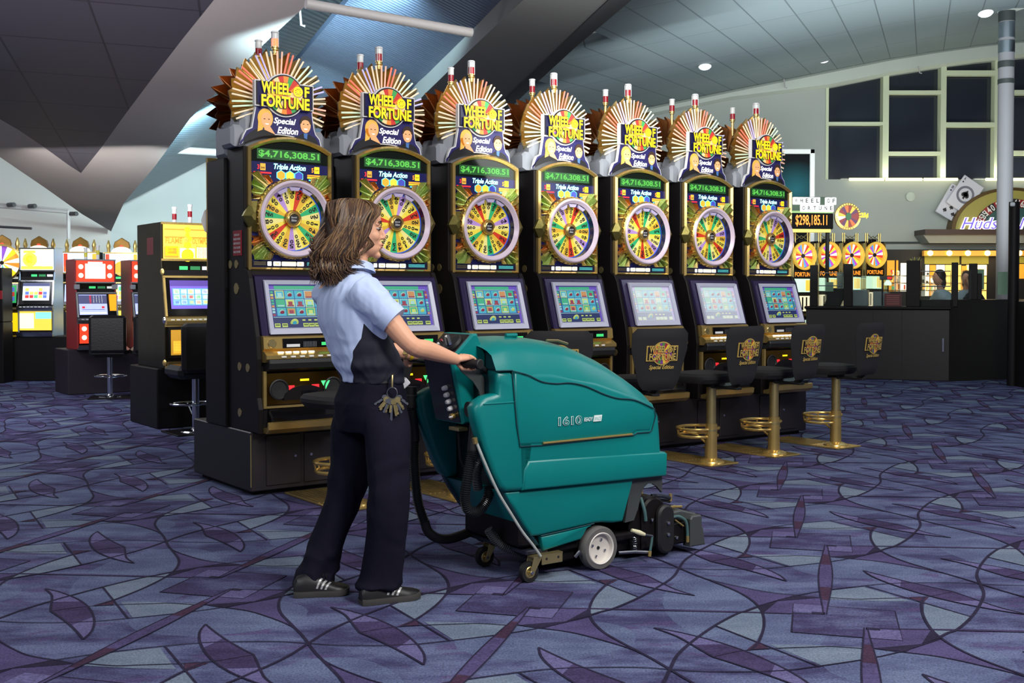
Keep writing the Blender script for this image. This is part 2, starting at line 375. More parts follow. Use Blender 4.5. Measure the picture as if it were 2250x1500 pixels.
# pipes and hooks
pipe = mat('pale grey painted pipe', (176, 172, 172), .45)
def bar(name, label, cat, a, b_, r, m=pipe, group=None):
    g = MB(); A_, B_ = P(*a), P(*b_); g.tube([tuple(Vector((0, 0, 0))), tuple(B_-A_)], r, m, 16); o = g.build(name, label=label, cat=cat, group=group); o.location = A_; return o
bar('ceiling_strut', 'long pale round strut crossing under the corrugated ceiling, above the second machine', 'strut', (672, 8, 8.9), (1036, 72, 9.6), .04)
bar('ceiling_strut', 'short pale round strut behind the top left of the first slot machine', 'strut', (366, 328, 17.2), (640, 345, 18.4), .06)
for k, (u, v0, v1, Y, lb_) in enumerate(((659, 22, 55, 11.4, 'thin drop hook under the beige beam above the lit beacon'), (454, 226, 247, 16.6, 'thin drop hook left of the first machine sunburst'), (1090, 58, 122, 13.2, 'thin drop hook on the grey rib above the third and fourth machines'), (1722, 172, 192, 21.6, 'thin drop hook on the pale fascia left of the windows'), (2018, 145, 160, 21.6, 'thin drop hook above the second window'))):
    g = MB(); a = P(u, v0, Y); b_ = P(u+3, v1, Y)-a; g.tube([(0, 0, 0), tuple(b_), tuple(b_+Vector((.04, 0, -.01)))], .012, pipe, 6); o = g.build('drop_hook', label=lb_, cat='hook'); o.location = a
# ------------------------------------------------------------ carpet
def carpet(name, c1, c2, c3=None, grain=.35, blot=0):
    m = bpy.data.materials.new(name); m.use_nodes = True; nt = m.node_tree; b = nt.nodes['Principled BSDF']; N = nt.nodes.new; L = nt.links.new
    tc = N('ShaderNodeTexCoord'); mp = N('ShaderNodeMapping'); mp.inputs['Scale'].default_value = (1, 2.2, 1); L(tc.outputs['Object'], mp.inputs[0])
    n1 = N('ShaderNodeTexNoise'); n1.inputs['Scale'].default_value = 2.6; n1.inputs['Detail'].default_value = 6; n1.inputs['Roughness'].default_value = .62; L(mp.outputs[0], n1.inputs['Vector'])
    r = N('ShaderNodeValToRGB'); L(n1.outputs['Fac'], r.inputs[0]); e = r.color_ramp.elements
    e[0].position = .40; e[0].color = lin(c1)+(1,); e[1].position = .60; e[1].color = lin(c2)+(1,)
    if c3: x = e.new(.5); x.color = lin(c3)+(1,)
    n2 = N('ShaderNodeTexNoise'); n2.inputs['Scale'].default_value = 130; n2.inputs['Detail'].default_value = 3; L(tc.outputs['Object'], n2.inputs['Vector'])
    mm = N('ShaderNodeMapRange'); mm.inputs[1].default_value = .3; mm.inputs[2].default_value = .7; mm.inputs[3].default_value = 1-grain; mm.inputs[4].default_value = 1+grain; L(n2.outputs['Fac'], mm.inputs[0])
    mu = N('ShaderNodeMix'); mu.data_type = 'RGBA'; mu.blend_type = 'MULTIPLY'; mu.inputs[0].default_value = 1
    src = r.outputs[0]
    if blot:
        n3 = N('ShaderNodeTexNoise'); n3.inputs['Scale'].default_value = 3.6; n3.inputs['Detail'].default_value = 9; n3.inputs['Roughness'].default_value = .7; L(mp.outputs[0], n3.inputs['Vector'])
        r3 = N('ShaderNodeMapRange'); r3.inputs[1].default_value = .555; r3.inputs[2].default_value = .60; r3.inputs[3].default_value = 0; r3.inputs[4].default_value = blot; L(n3.outputs['Fac'], r3.inputs[0])
        m3 = N('ShaderNodeMix'); m3.data_type = 'RGBA'; m3.inputs[7].default_value = lin((80, 64, 106))+(1,); L(r3.outputs[0], m3.inputs[0]); L(src, m3.inputs[6]); src = m3.outputs[2]
    L(src, mu.inputs[6]); L(mm.outputs[0], mu.inputs[7]); L(mu.outputs[2], b.inputs['Base Color'])
    b.inputs['Roughness'].default_value = .9; b.inputs['Specular IOR Level'].default_value = .15
    bp = N('ShaderNodeBump'); bp.inputs['Strength'].default_value = .35; bp.inputs['Distance'].default_value = .004; L(n2.outputs['Fac'], bp.inputs['Height']); L(bp.outputs[0], b.inputs['Normal'])
    return m
cBase = carpet('carpet slate blue pile', (60, 58, 92), (94, 101, 134), (78, 82, 116), .42, .62)
cClear = carpet('carpet clear blue pile', (78, 84, 116), (96, 106, 136), (86, 94, 126), .42)
cLight = carpet('carpet pale grey blue pile', (98, 110, 130), (112, 124, 142), None, .3)
cPurp = carpet('carpet violet pile', (68, 60, 96), (80, 72, 112), None, .35)
cDark = carpet('carpet plum pile', (54, 45, 76), (68, 58, 94), None, .35)
cRect = carpet('carpet plum and blue pile', (58, 50, 82), (84, 86, 120), (64, 60, 96), .4)
cInk = carpet('carpet ink line pile', (36, 31, 52), (44, 38, 62), None, .3)
cLav = carpet('carpet lavender pile', (90, 84, 124), (98, 93, 134), None, .35)
cMar = carpet('carpet maroon pile', (60, 40, 60), (68, 46, 68), None, .35)
UX, UY, WX, WY = 1.2978, .0656, -.1339, 1.397
PHI = -.2668; OX, OY = 1.2864, 4.2776
fl = MB()
LZ = {}
def cell(pts, i, j, m, lay, rot):
    out = []
    for x, y in pts:
        if rot: x, y = -x, -y
        x += i*UX+j*WX; y += i*UY+j*WY
        out.append((OX+x*cos(PHI)-y*sin(PHI), OY+x*sin(PHI)+y*cos(PHI), lay*.0004))
    fl.poly(out, m)
SN = [0]
def strip(pts, w, i, j, m, lay, rot, taper=False):
    q = [Vector(p) for k, p in enumerate(pts) if k == 0 or (Vector(p)-Vector(pts[k-1])).length > 1e-5]; n = len(q); A_, B_ = [], []
    for k in range(n):
        d = (q[min(k+1, n-1)]-q[max(k-1, 0)]).normalized(); p = Vector((-d.y, d.x)); ww = w*(sin(pi*k/(n-1))*.9+.1 if taper else 1)/2
        A_.append(tuple(q[k]+p*ww)); B_.append(tuple(q[k]-p*ww))
    SN[0] = (SN[0]+1) % 9; lz = lay+SN[0]*.09; vs = []
    for x, y in A_+B_:
        if rot: x, y = -x, -y
        x += i*UX+j*WX; y += i*UY+j*WY; vs.append((OX+x*cos(PHI)-y*sin(PHI), OY+x*sin(PHI)+y*cos(PHI), lz*.0004))
    fl.add(vs, [(k, k+1, n+k+1, n+k) for k in range(n-1)], m)
def c2(p, k=5): return [tuple(q[:2]) for q in cat_rom([(a, b, 0) for a, b in p], k)]
RECT = [(-.196, -.196), (.196, -.196), (.196, .196), (-.196, .196)]
NOTCH = [(-.196, .196), (-.074, .196), (-.074, .08), (-.196, .074)]
BAR = [(-.125, .095), (-.074, .097), (-.074, .066), (-.125, .064)]
LOBE = c2([(.33, .45), (.31, .36), (.3, .22), (.3, .11), (.31, -.01), (.33, -.11), (.37, -.22), (.44, -.34), (.56, -.48), (.64, -.57), (.716, -.665)])
ARCB = c2([(.09, -.315), (.16, -.33), (.3, -.35), (.43, -.41), (.56, -.49), (.64, -.57), (.716, -.665)])
SCUR = c2([(.33, -.12), (.37, -.05), (.41, .01), (.48, .19), (.54, .4), (.575, .57), (.582, .731), (.589, .89), (.624, 1.06), (.684, 1.27), (.754, 1.45), (.794, 1.51), (.834, 1.582)])
ARCT = c2([(-.40, -.0), (-.33, .13), (-.2, .31), (-.07, .44), (.1, .57), (.24, .65), (.46, .72), (.582, .731), (.72, .745), (.93, .81), (1.07, .9), (1.24, 1.03), (1.36, 1.15), (1.5, 1.33)])
ARCU = c2([(-.08, .33), (.05, .335), (.12, .36), (.27, .42), (.36, .47), (.45, .56)])
LEAFA = c2([(.1, .84), (.18, .768), (.28, .685), (.38, .612), (.45, .565)], 4)+c2([(.455, .56), (.50, .50), (.55, .43), (.61, .355), (.70, .28)], 4)
LEAFB = c2([(.1, .84), (.13, .75), (.19, .65), (.27, .55), (.36, .46), (.46, .385), (.56, .33), (.63, .30), (.70, .28)], 3)
TRI = [(.31, -.03), (.34, -.115), (.26, -.22)]
WEDGE = [(.26, -.22), (.2, -.325), (.09, -.318)]
KREG = [(.074, -.08), (.31, -.03), (.26, -.22), (.16, -.31), (.074, -.315)]
LENS = [(.06, -.31), (-.02, -.32), (-.14, -.335), (-.27, -.365), (-.21, -.425), (-.09, -.55), (-.02, -.5), (.06, -.44)]
LOBF = [(-.48, -.19), (-.32, -.355), (-.305, -.22), (-.3, -.11), (-.31, .01), (-.33, .11), (-.37, .05), (-.41, -.01)]
MAR = [(-.265, -.42), (-.345, -.45), (-.315, -.35)]
CONC = [tuple(p) for p in ([(.34, -.115)]+LOBE[26:]+ARCB[::-1][:-4]+[(.26, -.22)])]
CLEARC = LOBE+[(.72, -.52), (.66, -.3), (.6, -.1), (.55, .1), (.52, .32), (.45, .42)]
def ellp(cx, cy, a, b, rot=0, n=28):
    return [(cx+a*cos(t)*cos(rot)-b*sin(t)*sin(rot), cy+a*cos(t)*sin(rot)+b*sin(t)*cos(rot)) for t in [2*pi*k/n for k in range(n)]]
def do_cell(i, j):
    for rot in (0, 1):
        cell(CONC, i, j, cPurp, 2, rot)
        cell(LENS, i, j, cLight, 3, rot); cell(LOBF, i, j, cLight, 3, rot)
        cell(KREG, i, j, cPurp, 4, rot)
        # long thin seam between neighbouring motifs
        a = (.074, -.074); b = (UX-.074, UY+.074); mid = ((a[0]+b[0])/2, (a[1]+b[1])/2+.012)
        if not rot: strip(c2([a, mid, b], 8), .024, i, j, cDark, 5, rot, True); strip([a, b], .006, i, j, cInk, 6, rot)
        leaf = LEAFA+LEAFB[::-1][1:-1]
        cell(leaf, i, j, cLav, 5, rot)
        q = [p for p in LEAFA if .24 < p[0] < .545]+[p for p in LEAFB[::-1] if .215 < p[0] < .45]
        cell(q, i, j, cDark, 6, rot)
        strip(LEAFA, .009, i, j, cInk, 8, rot); strip(LEAFB, .009, i, j, cInk, 8, rot)
        cell(MAR, i, j, cMar, 6, rot); cell(TRI, i, j, cInk, 7, rot); cell(WEDGE, i, j, cInk, 7, rot)
        strip(LOBE, .011, i, j, cInk, 8, rot); strip(ARCB, .007, i, j, cInk, 8, rot)
        strip(ARCU, .006, i, j, cInk, 8, rot)
        strip([(.1, .565), (.48, .19)], .008, i, j, cInk, 8, rot)
    cell(RECT, i, j, cRect, 5, 0)
    strip(RECT+[RECT[0]], .007, i, j, cInk, 7, 0)
    for rot in (0, 1): cell(NOTCH, i, j, cLav, 8, rot); cell(BAR, i, j, cInk, 9, rot)
    # spike to the next motif
    a = Vector((.074, -.074)); b = Vector((-WX-.074, -WY+.074)); n = 12; d = b-a; p = Vector((-d.y, d.x)).normalized()
    L1 = [tuple(a+d*k/n+p*(.006+.024*sin(pi*k/n)**1.3)) for k in range(n+1)]; L2 = [tuple(a+d*k/n-p*(.006+.024*sin(pi*k/n)**1.3)) for k in range(n+1)]
    cell(L1+L2[::-1], i, j, cPurp, 9, 0)
    for s0, s1 in ((2, 4), (8, 10)): cell(L1[s0:s1+1]+L2[s0:s1+1][::-1], i, j, cMar, 10, 0)
    strip(L1, .006, i, j, cInk, 11, 0); strip(L2, .006, i, j, cInk, 11, 0)
    for rot in (0, 1):
        pass
    strip(SCUR, .013, i, j, cInk, 8, 0); strip(ARCT, .007, i, j, cInk, 8, 0)
    if (i+j) % 2: cell(ellp(.9, .1, .30, .55, .3), i, j, cClear, 1, 0)
    cell(ellp(.1, .95, .34, .24, .5), i, j, cClear, 1, 0)
fl.poly([(-14, -2, 0), (16, -2, 0), (16, 24, 0), (-14, 24, 0)], cBase)
for i in range(-12, 14):
    for j in range(-6, 18):
        x = i*UX+j*WX; y = i*UY+j*WY
        X = OX+x*cos(PHI)-y*sin(PHI); Y = OY+x*sin(PHI)+y*cos(PHI)
        if 1.2 < Y < 19 and abs(X) < Y*.5+1.6: do_cell(i, j)
fo = fl.build('floor', kind='structure')
# ------------------------------------------------------------ the row of wheel machines
RA = .634; RO = Vector((-1.657, 7.028, 0)); RX = Vector((cos(RA), sin(RA), 0)); RN = Vector((sin(RA), -cos(RA), 0)); SP = .765
def R(x, fw=0, z=0): return RO+RX*x+RN*fw+Vector((0, 0, z))
eYel = em('lit yellow lettering', (255, 214, 20), 1.1); eOr = em('lit orange', (255, 150, 40), .9); eRed = em('lit red', (235, 40, 50), .8)
eGr = em('lit green', (60, 200, 110), .7); ePur = em('lit purple', (130, 70, 180), .7); ePk = em('lit pink', (240, 190, 190), .8)
eWh = em('lit white', (240, 240, 235), .9); eLed = em('green display dots', (110, 230, 90), .85, (20, 60, 20)); eBl = em('lit blue', (50, 90, 190), .6)
eCy = em('lit cyan', (90, 210, 215), .6); navy = mat('navy star printed panel', (22, 24, 74), .3, emit=.25, ecol=(26, 30, 90), nscale=90, namt=.9)
ledbk = mat('dark display window', (10, 20, 12), .2); ledbg = em('unlit display dots', (28, 78, 34), .35)
skin1 = mat('printed skin tone', (228, 172, 120), .6, emit=.35, ecol=(228, 160, 100)); blond = mat('printed blond hair', (226, 178, 80), .6, emit=.3, ecol=(226, 170, 60))
darkh = mat('printed dark hair', (60, 38, 24), .6); suit = mat('printed black suit', (18, 16, 22), .5); shirtb = mat('printed blue shirt', (70, 110, 170), .5, emit=.2)
teeth = mat('printed white', (245, 245, 240), .5, emit=.4); ringm = mat('pearl translucent wheel surround', (206, 188, 204), .25, emit=.08, ecol=(235, 215, 228), nscale=4, namt=.1)
ringi = mat('pearl bulb lens', (170, 160, 190), .2, emit=.15, ecol=(170, 150, 190))
WC = [em('wheel yellow', (226, 206, 70), .30), em('wheel pale', (226, 214, 130), .30), em('wheel gold', (214, 170, 50), .28), em('wheel green', (40, 160, 100), .4), em('wheel red', (190, 50, 24), .4), em('wheel lilac', (164, 130, 190), .4)]
ink = mat('black print', (28, 22, 26), .5)
tubeC = [em('red neon tube', (250, 120, 100), .6), em('lilac neon tube', (186, 178, 226), .55), em('white neon tube', (232, 212, 180), .42), em('pale green neon tube', (204, 226, 196), .5), em('rose neon tube', (236, 184, 160), .42)]
LBL = ['nearest the restroom', '']
def yy(fw): return -fw
def jagged_fan(mb, cx, cz, r0, r1, a0, a1, n, yb, amp, m, m2=None):
    # a pleated metal fan: ridges and valleys, saw-tooth rim
    for k in range(n):
        A = [radians(a0+(a1-a0)*(k+t)/n) for t in (0, .5, 1)]
        p = [(cx+r0*cos(a), yb-amp*.2, cz+r0*sin(a)) for a in A]
        q = [(cx+r1*cos(A[0])*.87, yb+amp*.5, cz+r1*sin(A[0])*.87), (cx+r1*cos(A[1]), yb-amp*.5, cz+r1*sin(A[1])), (cx+r1*cos(A[2])*.87, yb+amp*.5, cz+r1*sin(A[2])*.87)]
        qb = [(x, y+.012, z) for x, y, z in q]; pb = [(x, y+.012, z) for x, y, z in p]
        mb.add(p+q+pb+qb, [(0, 3, 4, 1), (1, 4, 5, 2), (6, 7, 10, 9), (7, 8, 11, 10), (3, 9, 10, 4), (4, 10, 11, 5)], m if k % 2 else (m2 or m))
def logo_shape(cx, cz, w, h, rc, x_in=0):
    # box with a round lobe above and below
    a = math.asin(min(.95, (h/2)/rc)) if rc > h/2 else 0
    A = math.degrees(a); x = rc*cos(a)
    return ([(cx+w/2, cz-h/2), (cx+w/2, cz+h/2)]+circ(cx, cz, rc, 14, A, 180-A)+[(cx-w/2, cz+h/2), (cx-w/2, cz-h/2)]+circ(cx, cz, rc, 14, 180+A, 360-A))
def wheel_words(mb, cx, cz, k, y, m, bold=.035):
    # two rows of lettering, k = overall width
    w = k; h = k*.235
    mb.text('WHEEL', cx-w*.5, cz+h*.06, w*.61, h*.95, y, m, bold)
    mb.lathe([(h*.28, 0), (h*.42, 0), (h*.42, .003), (h*.28, .003)], (cx+w*.255, y, cz+h*.42), (0, -1, 0), m, 14, False)
    for q in range(8):
        a = q*pi/4; mb.tube([(cx+w*.255, y-.002, cz+h*.42), (cx+w*.255+h*.36*cos(a), y-.002, cz+h*.42+h*.36*sin(a))], h*.045, m, 4)
    mb.text('F', cx+w*.395, cz+h*.02, w*.1, h*.86, y, m, bold)
    mb.text('FORTUNE', cx-w*.5, cz-h*1.05, w, h*.98, y, m, bold)
def wedge_disc(mb, cx, cz, r0, r1, n, y, mats, seq, a0=0):
    for k in range(n):
        A = [a0+2*pi*k/n, a0+2*pi*(k+.5)/n, a0+2*pi*(k+1)/n]
        p = [(cx+r0*cos(a), y, cz+r0*sin(a)) for a in A]; q = [(cx+r1*cos(a), y, cz+r1*sin(a)) for a in A]
        mb.add(p+q, [(0, 1, 4, 3), (1, 2, 5, 4)], mats[seq[k % len(seq)]])
SIDED = ((.215, 1.452, .027), (.117, 1.452, .027), (.119, 1.297, .036), (.075, .803, .027), (-.054, .801, .027), (.076, .51, .027))
WNUM = ['100', '25', '50', '1000', '20', '75', '30', '150', '40', '60', '200', '25', '80', '100', '35', '500', '20', '50', '250', '30', '75', '40']
WSEQ = [0, 1, 3, 0, 2, 4, 0, 1, 5, 0, 2, 3, 1, 0, 4, 0, 2, 5, 1, 0, 3, 2]
def make_slot(label, pale=False):
    t = thing('slot_machine', label, 'slot machine', group='seven wheel slot machines in the front row')
    # ---- cabinet: dark body, side outline leaning forward at the foot
    c = MB()
    prof = [(.257, .402), (-.21, .402), (-.215, .55), (-.19, .62), (-.195, .86), (-.175, 1.0), (-.07, 1.36), (-.04, 1.41), (0, 1.43), (0, 2.19), (.257, 2.19)]
    for x0, x1 in ((-.034, .0), (.56, .594)): c.prism(prof, x0, x1, black, 'x', bev=.004)
    inner = [(p[0]+.012, p[1]) if p[0] < .2 else p for p in prof]
    c.prism(inner, 0, .56, black, 'x')
    arch = circ(.28, 1.745, .51, 18, 58, 122)
    c.prism([(.594, 2.19)]+arch+[(-.034, 2.19)], .0, .257, black, 'y')
    cab = c.build('cabinet', t)
    for dy, z, r_ in SIDED:
        d = MB(); d.lathe([(0.0001, 0), (r_, 0), (r_, .003), (.0001, .003)], (-.034, dy, z), (-1, 0, 0), brass, 18, False); d.build('side_medallion', t)
    # ---- gold frame of the upper panel
    f = MB(); y0, y1 = -.035, .0
    out = [(-.012, 1.408), (.568, 1.408), (.568, 2.185)]+circ(.278, 1.70, .565, 20, 59, 121)+[(-.012, 2.185)]
    inn = [(.012, 1.432), (.544, 1.432), (.544, 2.165)]+circ(.278, 1.70, .535, 20, 60.3, 119.7)+[(.012, 2.165)]
    n = len(out)
    for k in range(n):
        j = (k+1) % n; o0, o1, i0, i1 = out[k], out[j], inn[k], inn[j]
        mx0 = ((o0[0]+i0[0])/2, (o0[1]+i0[1])/2); mx1 = ((o1[0]+i1[0])/2, (o1[1]+i1[1])/2)
        f.add([(o0[0], y1, o0[1]), (o1[0], y1, o1[1]), (o1[0], y0+.01, o1[1]), (o0[0], y0+.01, o0[1]), (mx0[0], y0-.008, mx0[1]), (mx1[0], y0-.008, mx1[1]), (i0[0], y0+.012, i0[1]), (i1[0], y0+.012, i1[1]), (i0[0], y1, i0[1]), (i1[0], y1, i1[1])],
              [(0, 1, 2, 3), (3, 2, 5, 4), (4, 5, 7, 6), (6, 7, 9, 8)], gold)
    f.build('panel_frame', t)
    # ---- jackpot display
    d = MB(); d.prism([(.012, 2.10), (.544, 2.10), (.544, 2.165)]+circ(.278, 1.70, .535, 16, 60.3, 119.7)+[(.012, 2.165)], -.002, -.012, ledbk)
    d.box(.052, .492, -.016, -.012, 2.116, 2.182, ledbg)
    d.text('$4,716,308.51', .062, 2.124, .42, .05, -.0175, eLed, .03)
    d.build('jackpot_display', t)
    # ---- star printed panel with script and three hexagons
    a = MB(); a.box(.012, .544, -.010, -.002, 1.43, 2.10, navy)
    a.text('Triple Action', .165, 2.046, .225, .048, -.012, eCy, .05, .25); a.text('Triple Action', .167, 2.047, .221, .045, -.0135, eWh, .01, .25)
    for k, m in enumerate((eOr, em('lit gold', (240, 200, 60), .7), em('lit blue gem', (60, 70, 170), .6))):
        hx = .215+k*.062; a.prism(circ(hx, 2.02, .035, 6, 30, 390), -.010, -.014, eCy); a.prism(circ(hx, 2.02, .029, 6, 30, 390), -.014, -.016, m)
    for x0, x1, z, m in ((.03, .15, 2.03, eRed), (.03, .145, 2.008, eCy), (.40, .53, 2.03, eOr), (.40, .53, 2.016, eYel), (.41, .53, 2.0, eCy)): a.box(x0, x1, -.013, -.010, z-.005, z+.005, m)
    a.text('3', .055, 2.05, .014, .03, -.012, eRed, .03); a.box(.075, .11, -.013, -.01, 2.045, 2.088, em('lit orange card', (230, 170, 60), .5)); a.text('BAR', .08, 2.055, .026, .012, -.014, ink, .02)
    a.text('5', .43, 2.05, .014, .03, -.012, eOr, .03); a.box(.45, .485, -.013, -.01, 2.045, 2.088, eYel); a.text('BAR', .455, 2.06, .026, .012, -.014, ink, .02)
    a.build('artwork_panel', t)
    # ---- foil fans in the corners
    for cx, cz, a0, a1, ml in ((.20, 1.86, 112, 180, 0), (.365, 1.86, 0, 68, 1), (.20, 1.63, 180, 250, 1), (.365, 1.63, -70, 0, 0)):
        g = MB(); n = 5
        for k in range(n):
            A = [radians(a0+(a1-a0)*(k+q)/n) for q in (0, .5, 1)]
            def lim(a, s):
                dx, dz = cos(a), sin(a); r = .30*s
                if abs(dx) > 1e-4: r = min(r, ((.545-cx) if dx > 0 else (cx-.012))/abs(dx))
                if dz < -1e-4: r = min(r, (cz-1.478)/abs(dz))
                if dz > 1e-4: r = min(r, (2.015-cz+.02*(k % 2))/abs(dz))
                return r
            p = [(cx+.12*cos(q), -.03, cz+.12*sin(q)) for q in A]
            qq = [(cx+lim(q, s)*cos(q), yv, cz+lim(q, s)*sin(q)) for q, s, yv in zip(A, (.9, 1, .9), (-.012, -.05, -.012))]
            g.add(p+qq, [(0, 3, 4, 1), (1, 4, 5, 2)], [fangold, fangreen, fancopper, fangreen, fangold][(k*3+ml*2+int(a0)) % 5])
        g.build('foil_fan', t)
    # ---- gems at the sides
    for sx in (-1, 1):
        g = MB(); cx = .278+sx*.285
        o8 = [(cx+sx*a_, z) for a_, z in ((-.055, 1.65), (-.01, 1.655), (.015, 1.70), (.042, 1.75), (.015, 1.80), (-.01, 1.845), (-.055, 1.85))]
        i8 = [((x-cx)*.3+cx-.012*sx, (z-1.75)*.25+1.75) for x, z in o8]
        rings = [[(x, -.005, z) for x, z in o8], [(x, -.03, z) for x, z in o8], [(x, -.066, z) for x, z in i8]]
        g.loft(rings, brass if sx > 0 else mat('dark olive gold foil', (120, 112, 62), .45, .9, nscale=40, namt=.3), smooth=False); g.build('side_gem', t)
    # ---- wheel housing
    WX0, WZ0 = .285, 1.742
    h = MB(); o = (WX0, 0, WZ0); ax = (0, -1, 0)
    h.lathe([(.238, .0), (.252, .01), (.250, .03), (.256, .045), (.252, .06), (.254, .078), (.244, .088)], o, ax, gold, 48)
    for k in range(40):
        q = 2*pi*k/40; h.box(-.004, .004, -.07, -.02, .25, .258, gold) if False else h.tube([(WX0+.255*cos(q), -.018, WZ0+.255*sin(q)), (WX0+.255*cos(q), -.072, WZ0+.255*sin(q))], .0055, gold, 5)
    hb = h.build('wheel_housing', t)
    r = MB(); r.lathe([(.244, .088), (.236, .097), (.228, .096), (.207, .074)], o, ax, ringm, 48); r.lathe([(.207, .074), (.204, .02)], o, ax, mat('deep navy inner ring', (30, 34, 78), .2), 48)
    for k in range(3):
        q = radians(64+26*k); r.prism([(WX0+.205*cos(q+u), WZ0+.205*sin(q+u)) for u in (-.19, .19)]+[(WX0+.18*cos(q+u), WZ0+.18*sin(q+u)) for u in (.14, -.14)], -.055, -.07, ringi)
    r.build('wheel_surround', hb)
    w = MB(); nn = 22; wedge_disc(w, 0, 0, .05, .200, nn, 0, WC, WSEQ, 0)
    w.lathe([(.2, -.004), (.2055, -.004), (.2055, .006), (.2, .006)], (0, 0, 0), (0, -1, 0), eBl, 40)
    for k in range(nn):
        a_ = 2*pi*(k+.5)/nn; s_ = WNUM[k]
        for i, ch in enumerate(s_):
            vs, fs = font_mesh(ch, .03, 0, 0); rr = .186-i*.030; sz = (.030, .027) if i == 0 else (.026, .024)
            if ch == '1': sz = (.010, sz[1])
            ro = Matrix.Rotation(-(a_-pi/2), 3, 'Y')
            w.add([tuple(ro @ Vector(((x-.5)*sz[0]*(1-i*.12), -.0025, (z-1)*sz[1]+rr))) for x, z, _ in vs], fs, ink)
    wo = w.build('prize_wheel', hb); wo.location = (WX0, -.02, WZ0)
    b = MB(); b.lathe([(.058, 0), (.056, .02), (.050, .032), (.046, .028), (.042, .034), (.034, .038), (.032, .030), (.0005, .030)], (WX0, -.022, WZ0), ax, gold, 28)
    b.lathe([(.054, .0), (.0575, .012), (.0575, .02)], (WX0, -.0225, WZ0), ax, mat('rose red hub', (170, 60, 70), .3, .6), 28)
    b.lathe([(.031, .0315), (.0003, .0315)], (WX0, -.022, WZ0), ax, ink, 20, False)
    b.text('Special', WX0-.02, WZ0+.002, .04, .014, -.0545, silver, .01, .2); b.text('Edition', WX0-.018, WZ0-.016, .036, .014, -.0545, silver, .01, .2)
    b.build('wheel_hub', hb)
    # ---- strip with denomination windows
    s = MB(); s.box(.015, .542, -.022, -.006, 1.436, 1.474, mat('dark info strip', (22, 24, 48), .3))
    for x0, x1, m in ((.115, .142, eWh), (.155, .205, eWh), (.212, .312, em('lit cream window', (240, 236, 214), .8)), (.318, .366, eWh)): s.box(x0, x1, -.026, -.022, 1.441, 1.469, m, .003)
    s.text('5¢', .166, 1.447, .026, .016, -.0275, eOr, .02); s.text('25', .33, 1.447, .022, .016, -.0275, eOr, .02)
    for z in (1.447, 1.455, 1.463): s.box(.024, .105, -.024, -.022, z, z+.003, brass); s.box(.39, .52, -.024, -.022, z, z+.003, eCy)
    s.build('information_strip', t)
    # ---- monitor
    TB, TT = (-.20, 1.005), (-.085, 1.372)
    def mz(f_, off=0):  # point on the leaning monitor plane, f_ 0 bottom 1 top
        y = TB[0]+(TT[0]-TB[0])*f_; z = TB[1]+(TT[1]-TB[1])*f_
        return y-off*.954, z-off*.3
    m_ = MB()
    def slab(mb, x0, x1, f0, f1, o0, o1, m, tx=0):
        ps = [(x, *mz(f_, o_)) for o_ in (o0, o1) for x, f_ in ((x0, f0), (x1, f0), (x1-tx, f1), (x0+tx, f1))]
        mb.add(ps, [(0, 1, 2, 3), (4, 7, 6, 5), (0, 4, 5, 1), (1, 5, 6, 2), (2, 6, 7, 3), (3, 7, 4, 0)], m)
    slab(m_, .0, .56, 0, 1, -.04, .0005, purple)
    mo = m_.build('monitor', t)
    z_ = MB(); x0, x1, xa, xb, f0, f1, fa, fb = .044, .516, .076, .486, .05, .95, .13, .885
    O = [(x0, f0), (x1, f0), (x1-.004, f1), (x0+.004, f1)]; I = [(xa, fa), (xb, fa), (xb, fb), (xa, fb)]
    vs = [(x, *mz(f_, .012)) for x, f_ in O]+[(x, *mz(f_, .034)) for x, f_ in O]+[(x, *mz(f_, .024)) for x, f_ in I]+[(x, *mz(f_, .004)) for x, f_ in I]
    z_.add(vs, [(0, 1, 5, 4), (1, 2, 6, 5), (2, 3, 7, 6), (3, 0, 4, 7), (4, 5, 9, 8), (5, 6, 10, 9), (6, 7, 11, 10), (7, 4, 8, 11), (8, 9, 13, 12), (9, 10, 14, 13), (10, 11, 15, 14), (11, 8, 12, 15)], bezelm)
    z_.build('bezel', mo)
    q = MB(); rnd = random.Random(3)
    kk = 1.0
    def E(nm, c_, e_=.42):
        if pale: c_ = tuple(int(x*.28+150) for x in c_); nm += ' faded'; e_ = .5  # all colours lifted towards white for the two paler screens
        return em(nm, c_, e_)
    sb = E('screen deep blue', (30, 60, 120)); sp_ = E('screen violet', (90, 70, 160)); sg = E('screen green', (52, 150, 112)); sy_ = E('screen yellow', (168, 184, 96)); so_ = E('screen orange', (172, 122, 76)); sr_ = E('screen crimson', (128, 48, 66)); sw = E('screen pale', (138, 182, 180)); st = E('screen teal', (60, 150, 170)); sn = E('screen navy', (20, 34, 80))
    slab(q, xa, xb, fa, fb, 0, .0045, sp_)
    def sl(a0, a1, b0, b1, m, o_=.006): slab(q, xa+(xb-xa)*a0, xa+(xb-xa)*a1, fa+(fb-fa)*b0, fa+(fb-fa)*b1, o_-.002, o_, m)
    sl(.1, .82, .87, .95, sg); sl(.02, .92, .25, .86, sb, .0062); sl(.02, .95, .0, .24, sn, .0062); sl(0, .94, .855, .865, sw, .0068); sl(.03, .95, .235, .245, sw, .0068)
    cols = [sy_, st, so_, sw, sg, sr_]
